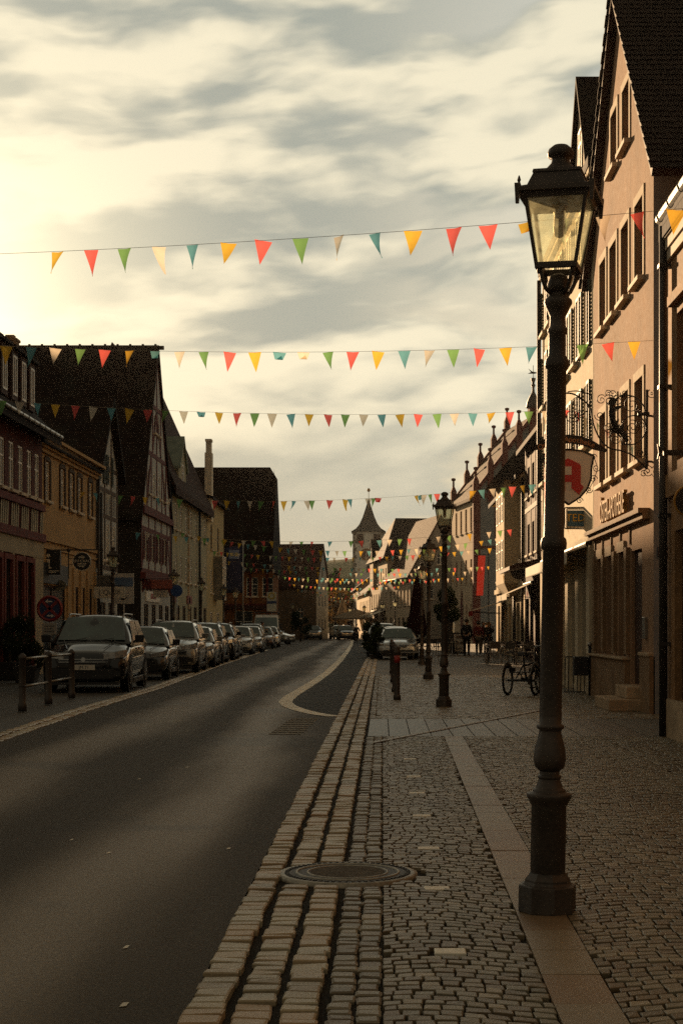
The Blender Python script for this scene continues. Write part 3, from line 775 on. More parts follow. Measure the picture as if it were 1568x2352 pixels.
h.band(11.18, 11.3, .1, w_cr, 'eaves_moulding')
# --- right: dark timbered house farther on
w_dk = M('dark_red_render', (.055, .024, .018), .85, 0, .2, 1.2, .3, 50)
ops = [(u, z, 1.0, 1.35, 'cross', m_white, 's') for z in (4.6, 7.1) for u in (9, 11, 13, 15)]
ops += [(u, .1, 1.5, 2.6, 'mid', m_wood, 'n') for u in (9.2, 11.4, 13.6, 15.6)]
h = House('timbered_house', 'dark oxide red house with shop canopy between cream house and bay windowed house', (6.4, 52), (6.4, 68.7), 1, 9, 9.4, 12.5, 'eaves', w_dk, t_dark2, ov=.4, verge=.1, openings=ops, sidewall=w_dk)
h.beams([(u, 3.7, u, 9.3) for u in (8, 10, 12, 14, 16)]+[(7, 6.6, 16.7, 6.6), (7, 4.2, 16.7, 4.2)], .2, m_wood)
mb = MB(); mb.prism([(9.5, 0, 4.0), (9.5, 1.3, 3.75), (9.5, 1.3, 3.9), (9.5, 0, 4.25)], (5.5, 0, 0)); mb.build('canopy', m_wood, h.root)
awning(h, 12.2, 16.2, 3.3, 1.2, .5, M('pale_awning_cloth', (.55, .46, .33), .85, 0, .1, 3, .1))
# --- right: cream house with a bay
w_cr2 = M('yellow_cream_plaster', (.58, .45, .28), .9, 0, .1, 1.0, .25, 60, stain=.3)
ops = [(u, z, .95, 1.5, 'cross', m_white, 's') for z in (3.95, 6.3) for u in (1.2, 9.6, 11.6, 13.6, 15.6)]+[(u, .1, 1.4, 2.5, 'mid', m_wood, 'n') for u in (1.4, 3.6, 5.8, 8.2, 10.6, 13, 15.4)]
h = House('bay_windowed_house', 'cream house with hipped bay window and red edged awning near the town hall', (6.4, 68.72), (6.4, 86), 1, 9, 8.5, 12.6, 'eaves', w_cr2, t_dark2, ov=.45, verge=.1, openings=ops)
b = h.box('bay', 2.4, 7.4, 3.5, 8.3, -.02, .75, w_cr2)
for u in (3.3, 4.9, 6.5):
    for z in (4.2, 6.4):
        f, p, s = win_mesh(.8, 1.35, 'cross', m_white, 1); q = inst('window', f, b, (u, .78, z)); inst('pane', p.mesh('pane', m_glass), q)
mb = MB(); mb.frus((4.9, .35, 8.3), 2.9, .95, (4.9, -.3, 9.9), 1.6, .3); mb.build('bay_roof', t_dark2, b)
MB().frus((4.9, .2, 2.9), 1.6, .2, (4.9, .35, 3.5), 2.5, .4).build('bay_corbel', w_cr2, b)
h.band(3.25, 3.5, .12, w_cr2); h.band(8.2, 8.48, .25, w_cr2); h.pipe(3.3, 0, 3.4, .2, .07); h.pipe(.2, 0, 8.4, .1, .06)
awning(h, 10.4, 14.0, 2.78, 1.75, .5, M('beige_awning_cloth', (.40, .35, .27), .85, 0, .1, 3, .1), cloth_mat('red_valance_cloth', (.55, .07, .045), .3), .28)
h.box('flower_box', 8.9, 12.2, 3.75, 3.9, .02, .22, m_redwood)
# --- right: town hall with pinnacled gables
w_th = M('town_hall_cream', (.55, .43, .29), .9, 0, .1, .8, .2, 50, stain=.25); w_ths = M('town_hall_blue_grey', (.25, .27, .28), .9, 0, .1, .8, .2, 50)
w_rs = M('red_sandstone', (.16, .045, .032), .85, 0, .2, 2, .3, 40)
ops = [(u, z, .8, ht, 'mid', m_redwood, 's') for z, ht in ((10.0, 2.1), (5.4, 2.1)) for u in (1.3, 3.6, 5.9, 8.2)]+[(u, 2.2, .6, 1.3, 'mid', m_redwood, 's') for u in (1.3, 3.4, 8.2)]
th = (-.143, .99)
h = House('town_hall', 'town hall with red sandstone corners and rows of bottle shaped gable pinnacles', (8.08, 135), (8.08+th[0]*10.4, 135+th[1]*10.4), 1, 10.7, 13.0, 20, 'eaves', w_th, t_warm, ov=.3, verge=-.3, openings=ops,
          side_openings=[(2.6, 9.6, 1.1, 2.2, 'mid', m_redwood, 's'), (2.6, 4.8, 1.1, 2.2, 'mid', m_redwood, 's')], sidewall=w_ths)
mb = MB(); mb.box(-.06, .5, -.55, .06, 0, 13.2); mb.build('quoin', w_rs, h.root)
mb = MB(); mb.box(-.08, .02, -10.7, 0, 12.9, 13.25); mb.box(-.08, .02, -10.7, 0, 8.4, 8.6); mb.build('string_course', w_rs, h.root)
mb = MB(); mb.box(-.07, .0, -3.35, -1.85, 9.3, 9.6); mb.box(-.07, 0, -3.35, -3.15, 9.6, 11.8); mb.box(-.07, 0, -2.05, -1.85, 9.6, 11.8); mb.box(-.07, 0, -3.35, -1.85, 11.8, 12.05); mb.build('window_surround', w_rs, h.root)
mb = MB(); mb.prism([(4.9, .04, 0), (4.9, .04, 3.4), (5.35, .04, 5.0), (5.8, .04, 3.4), (5.8, .04, 0)], (0, .05, 0)); mb.build('door', m_redwood, h.root)
for x in (0, 10.4):                                     # raised gable parapets with pinnacles
    mb = MB(); t = .35
    mb.prism([(x-.2, 0, 13.0), (x-.2, -5.35, 20.0), (x-.2, -10.7, 13.0), (x-.2, -10.7, 13.5), (x-.2, -5.35, 20.55), (x-.2, 0, 13.5)], (.4, 0, 0)); mb.build('gable_coping', w_rs, h.root)
    for k in range(-4, 5):
        u = 5.35+k*1.3; z0 = 20.2-abs(k)*1.3*1.308
        if k == 0 and x == 0:
            mb = MB(); mb.box(x-.42, x+.42, -u-.42, -u+.42, 13.2, 20.9); mb.build('centre_pier', w_rs, h.root)
            mb = MB(); mb.lathe([(.62, 20.9), (.66, 21.0), (.6, 21.4), (.36, 21.9), (.14, 22.3), (.1, 22.7), (.2, 22.9), (.1, 23.1), (.2, 23.4), (.22, 23.55), (.03, 23.6)], 10, (x, -u, 0)); mb.build('onion_turret', MATS['dark_copper_pipe'], h.root, True)
            v = MB(); v.tube([(x, -u, 23.6), (x, -u, 24.7)], .025, 6); v.prism([(x, -u-.5, 24.05), (x, -u+.1, 24.15), (x, -u+.45, 24.4), (x, -u+.2, 24.1), (x, -u+.5, 23.95), (x, -u-.1, 23.95)], (.04, 0, 0)); v.build('weathervane', m_iron2, h.root)
        elif k < 3:
            mb = MB(); mb.box(x-.26, x+.26, -u-.26, -u+.26, z0-2.6 if x == 0 else z0-.6, z0+.9); mb.frus((x, -u, z0+.9), .26, .26, (x, -u, z0+1.35), .1, .1)
            mb.lathe([(.1, 0), (.09, .55), (.2, .62), (.22, .8), (.05, .86)], 8, (x, -u, z0+1.35)); mb.build('pinnacle', w_rs, h.root)
# --- right, beyond the square
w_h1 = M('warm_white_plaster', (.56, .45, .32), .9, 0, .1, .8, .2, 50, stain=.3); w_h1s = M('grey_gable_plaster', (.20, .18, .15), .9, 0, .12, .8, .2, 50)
ops = [(u, 3.6, .85, 1.5, 'cross', m_white, 's') for u in (1, 2.6, 4.2, 5.8, 7.4, 9.2)]+[(u, .1, 1.1, 2.3, 'mid', m_wood, 'n') for u in (1.2, 3.2, 5.2, 7.2, 9.2)]
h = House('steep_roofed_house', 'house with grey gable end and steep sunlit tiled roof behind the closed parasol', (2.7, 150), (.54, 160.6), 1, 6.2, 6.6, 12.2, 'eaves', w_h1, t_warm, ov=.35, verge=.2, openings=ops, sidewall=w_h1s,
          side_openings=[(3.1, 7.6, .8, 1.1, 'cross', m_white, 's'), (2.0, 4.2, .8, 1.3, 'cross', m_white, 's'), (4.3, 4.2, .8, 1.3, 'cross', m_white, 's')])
h.gutter(6.25, .42, 0, 10.8, r=.09)
ops = [(u, z, .85, 1.5, 'cross', m_white, 's') for u in (1.2, 3.4, 5.6, 7.8, 10, 12.2, 14.6) for z in (3.6, 6.2)]+[(u, .1, 1.4, 2.4, 'mid', m_wood, 'n') for u in (1.4, 4, 6.6, 9.2, 12, 14.6)]
h = House('broad_hipped_house', 'broad house with large dark hipped roof and chimney right of the gate tower', (.5, 160.8), (-1.41, 177), 1, 16, 9.0, 9.01, 'eaves', w_h1, t_dark, openings=ops, roof_parts=False)
W = h.W; mb = MB(); mb.add([(-.5, .5, 8.7), (W+.5, .5, 8.7), (W/2, -1.9, 13.5), (W/2, -16.5, 13.5), (-.5, -16.5, 8.7), (W+.5, -16.5, 8.7)], [(0, 1, 2), (0, 2, 3, 4), (1, 5, 3, 2), (4, 3, 5), (0, 4, 5, 1)])
mb.build('roof', t_dark, h.root)
h.chimney(8.1, 10.5, 12, 14.6, .6, m_wood)
zwerch(h, 10.3, 13.6, 6.0, 11.2, .35, 3, w_h1, t_dark, 'gable_dormer', win=(11.95, 9.0, .8, 1.3), stilt=3.4)
awning(h, 1.5, 6.5, 3.2, 1.4, .5, MATS['white_awning_cloth']); awning(h, 8.5, 14.5, 3.2, 1.4, .5, MATS['pale_awning_cloth'])
ops = [(u, 3.2, .85, 1.4, 'cross', m_white, 's') for u in (2, 5, 8, 11, 14, 17, 20)]
h = House('low_house', 'low sunlit house with awnings at the far end of the right row', (-1.5, 177.3), (-3.4, 205), 1, 9, 5.6, 9.2, 'eaves', w_cr2, t_dark2, openings=ops)
awning(h, 3, 12, 3.0, 1.5, .5, MATS['white_awning_cloth']); awning(h, 15, 24, 3.0, 1.5, .5, MATS['pale_awning_cloth'])
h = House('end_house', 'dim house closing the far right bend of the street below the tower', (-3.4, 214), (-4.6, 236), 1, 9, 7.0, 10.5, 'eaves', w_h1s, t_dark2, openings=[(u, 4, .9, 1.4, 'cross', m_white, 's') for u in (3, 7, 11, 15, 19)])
# --- gate tower
TX, TD = gX(846, 300), 300
tw = thing('gate_tower', 'old stone gate tower with clock and curved slate spire over the street end', 'tower', (TX, TD, 0))
w_tw = M('tower_plaster', (.76, .75, .69), .92, 0, .12, .4, .3, 12, stain=.4)
hw = 3.08; mb = MB(); mb.box(-hw, hw, 0, 2*hw, 0, 20.2); mb.build('wall', w_tw, tw)
mb = MB()
for k in range(26):
    a = .75 if k % 2 else .45
    for sx in (-1, 1): mb.box(*sorted((sx*(hw+.03), sx*(hw-a))), -.04, .2, .78*k, .78*k+.7)
mb.build('quoin', M('tower_quoin_stone', (.21, .19, .16), .9, 0, .2, 2, .3), tw)
mb = MB(); mb.lathe([(q*1.42, z) for q, z in ((3.35, 20.1), (3.36, 20.22), (2.45, 20.85), (1.78, 21.75), (1.2, 23.1), (.62, 24.9), (.06, 26.8))], 4, (0, hw, 0), math.pi/4)
sp = mb.build('spire', tile_mat('blue_grey_slate', (.055, .062, .064), 'x', .35), tw)
MB().lathe([(.05, 26.6), (.05, 28.2), (.3, 28.4), (.33, 28.6), (.2, 28.9), (.04, 29)], 10, (0, hw, 0)).build('spire_ball', m_gold, tw, True)
for sx in (-1.65, 1.65):
    q = MB().box(sx-.75, sx+.75, -.08, .1, 17.8, 19.8).build('shutter_frame', MATS['tower_quoin_stone'], tw); MB().box(sx-.55, sx+.55, -.12, .0, 18, 19.6).build('shutter', m_wood, q)
c = MB().disc((-.45, -.06, 17.0-1.3), 1.15, (0, 1, 0), .12, 32).build('clock', M('clock_face_red', (.13, .045, .03), .7, 0, .2, 3, .1), tw)
mb = MB(); mb.ring((-.45, -.13, 15.7), 1.1, (0, 1, 0), .07, 32)
for k in range(12):
    t = k*math.pi/6; mb.bar((-.45+.78*math.cos(t), -.13, 15.7+.78*math.sin(t)), (-.45+.98*math.cos(t), -.13, 15.7+.98*math.sin(t)), .1, .03)
mb.build('dial', m_gold, c)
MB().bar((-.45, -.15, 15.7), (-.3, -.15, 16.5), .12, .03).bar((-.45, -.15, 15.7), (-.55, -.15, 15.15), .14, .03).build('clock_hand', m_white, c)
MB().prism([(-1.5, -.06, 0), (1.5, -.06, 0), (1.5, -.06, 3), (.9, -.06, 4.3), (0, -.06, 4.8), (-.9, -.06, 4.3), (-1.5, -.06, 3)], (0, .05, 0)).build('gateway', m_black, tw)
for z in (12.2, 8.4): MB().box(-.4, .4, -.05, .1, z, z+1.4).build('slit_window', m_black, tw)

# --- left: red half-timbered house at the picture edge
w_lr = M('oxblood_render', (.085, .026, .02), .85, 0, .25, 1.5, .3, 40, stain=.3); w_lc = M('dull_cream_plaster', (.33, .275, .19), .92, 0, .12, 1, .25, 50, stain=.4)
w_rf = M('red_sandstone_frame', (.15, .04, .03), .8, 0, .2, 3, .2)
d_ = [39.9, 41.0, 42.2, 43.3, 44.4, 45.5, 46.5]
ops = [(d-30, 5.35, .62, 1.36, 'cross', m_white, 'sc') for d in d_]+[(d-30, .35, .78, 3.0, 'grid', m_wood, 'n') for d in (40.2, 41.5, 42.75, 44.1, 45.35)]
h = House('half_timbered_house', 'oxblood house with white balustrade band and five narrow dormers at the left edge', (-10.5, 30), (-10.5, 47.2), -1, 10, 7.55, 12.4, 'eaves', w_lr, t_dark2, ov=.5, verge=.5, openings=ops, inset=.025, reveal=.09)
h.box('ground_floor', 5, 17.2, 3.55, 4.05, -.02, .05, w_lc); h.box('jetty_beam', 5, 17.25, 4.05, 4.3, -.02, .12, m_redwood); h.box('jetty_beam', 5, 17.25, 5.0, 5.2, -.02, .1, m_redwood)
mb = MB(); u = 8.0
while u < 17.1:                                         # band of carved balusters: pale infill with red struts
    mb.prism([(u, -.022, 4.32), (u+.10, -.022, 4.98), (u+.19, -.022, 4.98), (u+.13, -.022, 4.32)], (0, -.02, 0)); u += .24 if int(u*4) % 5 else .5
mb.build('balustrade_infill', M('pale_infill', (.40, .36, .27), .9, 0, .15, 4, .1), h.root)
for d in (40.2, 41.5, 42.75, 44.1, 45.35):
    u = d-30; mb = MB(); mb.box(u-.55, u-.39, -.09, .02, 0, 3.5); mb.box(u+.39, u+.55, -.09, .02, 0, 3.5); mb.box(u-.39, u+.39, -.09, .02, 3.35, 3.5); mb.build('door_surround', w_rf, h.root)
lo = MB()
prev = 5.0
for u0, u1 in ((5, 9.65), (10.75, 10.95), (12.05, 12.2), (13.3, 13.55), (14.65, 14.8), (15.9, 17.2)): lo.box(u0, u1, -.04, .0, 0, 3.55)
lo.build('ground_floor', w_lc, h.root)
for d in (41.9, 43.0, 44.2, 45.3, 46.4): flat_dormer(h, d-30, 8.0, 9.45, .72, -.12, 2.2, m_wood, t_dark2)
h.gutter(7.35, .52, 5, 17.6, r=.06)
h.chimney(13, 6, 11, 13.6, .35, w_sand)
# --- left: beige house with heavy cornice
w_be = M('beige_ochre_plaster', (.37, .24, .115), .9, 0, .1, 1, .25, 50, stain=.35)
ops = [(u, 5.5, .66, 1.26, 'cross', m_white, 'sc') for u in (1.8, 4.1, 5.6, 7.0, 9.0)]+[(u, .1, .62, 2.75, 'mid', m_wood, 'n') for u in (6.6, 7.8, 9.1)]+[(2.6, .1, 4.0, 2.7, 'mid', m_wood, 'n')]
h = House('beige_house', 'ochre two storey house with heavy moulded cornice and five upper windows', (XL, 47.22), (XL, 57.4), -1, 9, 7.3, 9.6, 'eaves', w_be, t_dark2, ov=.3, verge=.02, openings=ops, inset=.025, reveal=.09)
for za, zb, ou in ((6.98, 7.1, .10), (7.1, 7.24, .2), (7.24, 7.36, .3), (7.36, 7.46, .38)): h.band(za, zb, ou, w_be)
h.band(4.2, 4.32, .09, w_be, 'string_course'); h.band(3.95, 4.03, .06, w_be, 'string_course')
for u in (1.8, 4.1, 5.6, 7.0, 9.0):
    mb = MB(); mb.box(u-.47, u-.34, -.045, .01, 5.4, 6.85); mb.box(u+.34, u+.47, -.045, .01, 5.4, 6.85); mb.box(u-.34, u+.34, -.045, .01, 6.77, 6.92); mb.build('window_surround', M('dark_brown_surround', (.07, .045, .025), .8, 0, .2, 4, .1), h.root)
for u in (.25, 5.0, 5.95, 7.2, 8.45, 9.9): h.box('pilaster', u-.16, u+.16, 0, 3.5, -.01, .06, w_be)
h.box('shop_fascia', .5, 4.7, 2.85, 3.5, -.01, .08, m_black)
h.pipe(10.1, 0, 7.0, .12, .055)
# --- left: white timber house with dark shutters
w_wt = M('limewashed_infill', (.42, .42, .39), .92, 0, .12, 1.5, .2, 50, stain=.3)
ops = [(1.0, 7.0, .62, 1.15, 'cross', m_white, 'x'), (1.0, 4.05, .6, 1.4, 'cross', m_white, 'sc'), (2.4, 4.05, .6, 1.4, 'cross', m_white, 'sc'), (3.7, 4.05, .6, 1.4, 'cross', m_white, 'sc'), (2.7, 7.0, .62, 1.15, 'cross', m_white, 'x'), (1.2, .2, 1.5, 2.2, 'mid', m_wood, 'n'), (3.3, .2, 1.5, 2.2, 'mid', m_wood, 'n')]
h = House('white_timber_house', 'narrow white half-timbered house with dark shutters beside the ochre house', (XL, 57.45), (XL, 62.0), -1, 9, 7.6, 10.2, 'gable', w_wt, t_dark, ov=.35, verge=.3, openings=ops, inset=.025, reveal=.09)
h.beams([(0, 3.75, 4.55, 3.75), (0, 5.75, 4.55, 5.75), (0, 6.75, 4.55, 6.75), (.1, 3.7, .1, 7.6), (4.45, 3.7, 4.45, 7.6), (1.72, 3.8, 1.72, 8.9), (3.1, 3.8, 3.1, 8.9), (0, 7.65, 4.55, 7.65)], .15, M('grey_brown_timber', (.10, .07, .05), .8, 0, .3, 4, .3, 30))
for k in range(14): h.beams([(.3+k*.31, 5.85, .3+k*.31, 6.65)], .03, MATS['grey_brown_timber'], 'boarding', .002)
h.pipe(.0, 3.0, 6.5, .2, .05)
# --- left: the big half-timbered gable
ops = []
for z in (10.6,): ops += [(4.1, z, .55, .9, 'cross', m_white, 's'), (5.3, z, .55, .9, 'cross', m_white, 's')]
ops += [(u, 7.6, .6, 1.1, 'cross', m_white, 's') for u in (2.2, 3.9, 5.6, 7.3)]+[(u, 4.5, .7, 1.25, 'cross', m_white, 'xR') for u in (1.2, 3.2, 5.2, 7.2)]+[(u, .2, 1.3, 2.3, 'mid', m_wood, 'n') for u in (1.5, 3.8, 6.1, 8.2)]
h = House('half_timbered_gable_house', 'big half-timbered house with red beams and huge dark roof rising above its neighbours', (XL, 68.1), (XL, 77.5), -1, 24, 6.9, 14.55, 'gable', w_wt, t_dark, ov=.45, verge=.12, openings=ops, sidewall=M('shade_dark_wall', (.035, .028, .022), .9, 0, .25, 1, .3), inset=.025, reveal=.09)  # alley side: its shade is painted into a dark wall colour
W = h.W
sg = [(0, 6.9, W, 6.9), (0, 4.0, W, 4.0), (0, 3.6, W, 3.6), (0, 5.9, W, 5.9), (1.6, 9.5, 7.8, 9.5), (3.0, 11.8, 6.4, 11.8), (0, 6.9, W/2, 14.5), (W/2, 14.5, W, 6.9)]
sg += [(u, 4.0, u, 6.9) for u in (.1, 2.2, 4.2, 6.2, 8.2, 9.3)]+[(u, 6.9, u, 9.5) for u in (1.7, 3.0, 4.7, 6.4, 7.7)]+[(u, 9.5, u, 11.8) for u in (3.4, 4.7, 6.0)]+[(4.7, 11.8, 4.7, 14.3)]
sg += [(.2, 4.1, 1.0, 5.9), (9.2, 4.1, 8.4, 5.9), (1.7, 7.0, 2.9, 9.4), (7.7, 7.0, 6.5, 9.4), (3.4, 9.6, 4.6, 11.7), (6.0, 9.6, 4.8, 11.7)]
h.beams(sg, .2, m_redwood)
h.box('jetty_beam', -.05, W+.05, 6.55, 6.85, -.02, .18, m_redwood); h.box('jetty_beam', -.05, W+.05, 3.6, 3.9, -.02, .22, m_redwood)
for k in range(9): MB().prism([(.3+k*1.1, -.01, 3.0), (.3+k*1.1, -.36, 3.58), (.3+k*1.1, -.01, 3.58)], (.15, 0, 0)).build('bracket', m_redwood, h.root)
h.box('sign_board', 1.2, 5.4, 2.62, 3.1, -.01, .06, m_white)
text('lettering', 'DERTOUR', .34, h.root, (3.3, -.07, 2.86), (R(90), 0, 0), M('red_lettering', (.4, .03, .03), .6, 0, .05, 3, 0))
mb = MB(); mb.tube([(W/2, -.35, 14.75), (W/2, 24, 14.75)], .1, 8)
for k in range(40): mb.box(W/2-.04, W/2+.04, k*.6, k*.6+.1, 14.75, 14.93)
mb.build('ridge_tiles', t_dark, h.root)
h.chimney(W/2-.2, 6.9, 14.0, 15.0, .34, w_sand)
# --- left: long red-roofed house with dormer
ops = [(u, z, .8, 1.4, 'cross', m_white, 'sc') for z in (3.9, 6.6) for u in (1.2, 3.2, 5.2, 7.4, 9.6, 11.8, 14, 16.2)]+[(u, .1, 1.3, 2.5, 'mid', m_wood, 'n') for u in (1.5, 4, 6.5, 9, 11.5, 14, 16.3)]
w_l5 = M('greenish_cream_plaster', (.34, .31, .21), .92, 0, .12, 1, .25, 50, stain=.4)
h = House('red_roofed_house', 'pale house under a steep red-brown roof with lean-to dormers on the left', (-10.9, 77.6), (-10.9, 94.9), -1, 5.6, 9.2, 15.5, 'eaves', w_l5, t_red, ov=.45, verge=.1, openings=ops, inset=.025, reveal=.09)
zwerch(h, 3.5, 6.5, 8.6, 11.6, .1, 3, w_l5, M('verdigris_sheet', (.20, .23, .18), .7, .2, .2, 2, .1), 'gable_dormer', win=(5.0, 8.9, .8, 1.3), stilt=1.4)
h.pipe(.15, 0, 9.0, .14, .08, m_black)
mb = MB()
for k in range(12): mb.box(8.1, 8.1+(.5 if k % 2 else .34), -.07, .02, .75*k+.2, .75*k+.85)
mb.build('quoin', m_stone, h.root); h.pipe(12.5, 0, 9.0, .14, .07, m_black)
for u in (2.2, 8.5): h.box('sign_board', u-1, u+1, 2.75, 3.2, -.01, .07, M('dull_red_board', (.2, .05, .035), .7, 0, .15, 3, .1))
# --- left: cream house with white chimney stack
ops = [(2.5, 6.4, .85, 1.6, 'cross', fr_d, 's'), (6.5, 6.4, .85, 1.6, 'cross', fr_d, 's'), (2.5, 3.6, .85, 1.5, 'cross', m_white, 's'), (6.5, 3.6, .85, 1.5, 'cross', m_white, 's'), (2.5, .1, 1.4, 2.3, 'mid', m_white, 'n'), (6.5, .1, 1.4, 2.3, 'mid', m_white, 'n')]
h = House('yellow_house', 'narrow cream yellow house with tall white chimney beside the dark gable', (-10.9, 95), (-10.9, 105), -1, 8, 9.5, 10.6, 'eaves', M('straw_plaster', (.40, .31, .16), .9, 0, .1, 1, .2, 50, stain=.3), t_dark2, ov=.4, verge=.15, openings=ops, inset=.025, reveal=.09)
mb = MB(); mb.box(.0, .75, -.30, .14, 8.0, 12.3); mb.box(.08, .67, -.24, .08, 12.3, 13.0); mb.box(.02, .73, -.28, .12, 13.0, 13.15); mb.build('chimney', M('chimney_limewash', (.62, .56, .45), .9, 0, .15, 2, .2), h.root)
h.box('glass_bay', 3.6, 5.6, 3.2, 6.0, -.01, .6, m_glassw)
mb = MB()
for k in range(4): mb.box(3.58+k*.66, 3.64+k*.66, -.63, -.59, 3.2, 6.0)
for k in range(5): mb.box(3.58, 5.62, -.63, -.59, 3.2+k*.69, 3.26+k*.69)
mb.build('glass_bay_frame', m_white, h.root)
# --- left: dark barn-roofed house facing us
w_l7 = M('orange_brown_plaster', (.20, .085, .032), .9, 0, .2, .8, .25, 40, stain=.4)
ops = [(3.0, 4.0, .95, 1.6, 'grid', m_white, 's'), (6.3, 4.0, .95, 1.6, 'grid', m_white, 's'), (7.6, 4.0, .9, 1.6, 'grid', m_white, 's'), (2.6, .3, 1.5, 2.5, 'grid', m_white, 'n'), (5.6, .3, 1.5, 2.5, 'grid', m_white, 'n')]
h = House('dark_roofed_house', 'tall black-brown roofed house with orange walls projecting behind the flagpole', (-17.2, 128), (-9.45, 128), -1, 11, 6.7, 15.3, 'eaves', w_l7, t_dark2, openings=ops, roof_parts=False)
W = h.W; mb = MB()
e0, e1 = -.55, 11.55
pts = [(-.3, -e0, 6.0)]
V = [(-.3, .55, 6.1), (W+.25, .55, 6.1), (W+.25, 4.4*-1+0, 13.6), (W-.75, -5.5, 15.4), (-.3, -5.5, 15.4), (W+.25, -6.6, 13.6), (W+.25, -11.5, 6.1), (-.3, -11.5, 6.1)]
# front slope faces the camera: local outward is -y for this side, so mirror y
V = [(a, -b if False else b, c) for a, b, c in V]
V = [(a, -b, c) for a, b, c in [(-.3, .55, 6.1), (W+.25, .55, 6.1), (W+.25, -4.85, 14.4), (W-.35, -5.5, 15.4), (-.3, -5.5, 15.4), (W+.25, -6.15, 14.4), (W+.25, -11.5, 6.1), (-.3, -11.5, 6.1)]]
mb.add(V, [(0, 1, 2, 3, 4), (3, 2, 5), (4, 3, 5, 6, 7), (0, 4, 7), (1, 0, 7, 6), (1, 6, 5, 2)])
mb.build('roof', t_dark2, h.root)
h.beams([(W-.2, 0, W-.2, 6.6), (W-1.6, 3.4, W-1.6, 6.6), (0, 3.3, W, 3.3)], .2, m_redwood)
h.box('awning_board', 1.0, 7.5, 2.95, 3.25, -.01, .5, w_dk)
# --- left, far: gable house in shade
h = House('far_gable_house', 'distant brown roofed house with pale blue-grey gable turned to the street', (-8.0, 185), (-6.8, 191.6), -1, 18, 6.5, 11.4, 'gable', M('pale_blue_grey_plaster', (.36, .38, .37), .9, 0, .15, .5, .2, 40, stain=.5), t_red2, ov=.3, verge=.2,
          openings=[(u, z, .6, 1.2, 'mid', fr_d, 'n') for u in (1.7, 3.4, 5.1) for z in (1.2, 4.0)]+[(3.35, 7.6, .6, 1.2, 'mid', fr_d, 'n')], sidewall=M('far_brown_wall', (.12, .09, .06), .9, 0, .2, 1, .2),
          side_openings=[(u, 2.5, .8, 1.3, 'cross', m_white, 's') for u in (2, 5, 8, 11)])
mb = MB(); mb.box(1.0, 1.12, 6.2, 6.9, 8.6, 9.6)
mb.build('skylight', m_white, h.root)

# --- left, behind the visible fronts: unseen houses added to keep the low sun off the street
House('added_shade_house', 'unseen house added for shade between the cream yellow house and the dark barn roofed one', (-13.2, 105.6), (-13.2, 127.0), -1, 7.4, 8.5, 16.2, 'eaves', w_l5, t_dark2)
House('added_shade_house', 'unseen house added for shade behind the dark barn roofed house', (-14.5, 141), (-14.5, 160), -1, 9, 8.0, 12.5, 'eaves', w_l5, t_dark2)
House('added_shade_house', 'unseen house added for shade between the dark barn roof and the distant gable house', (-14.5, 162), (-13.5, 182), -1, 9, 8.0, 12.0, 'eaves', w_be, t_dark2)
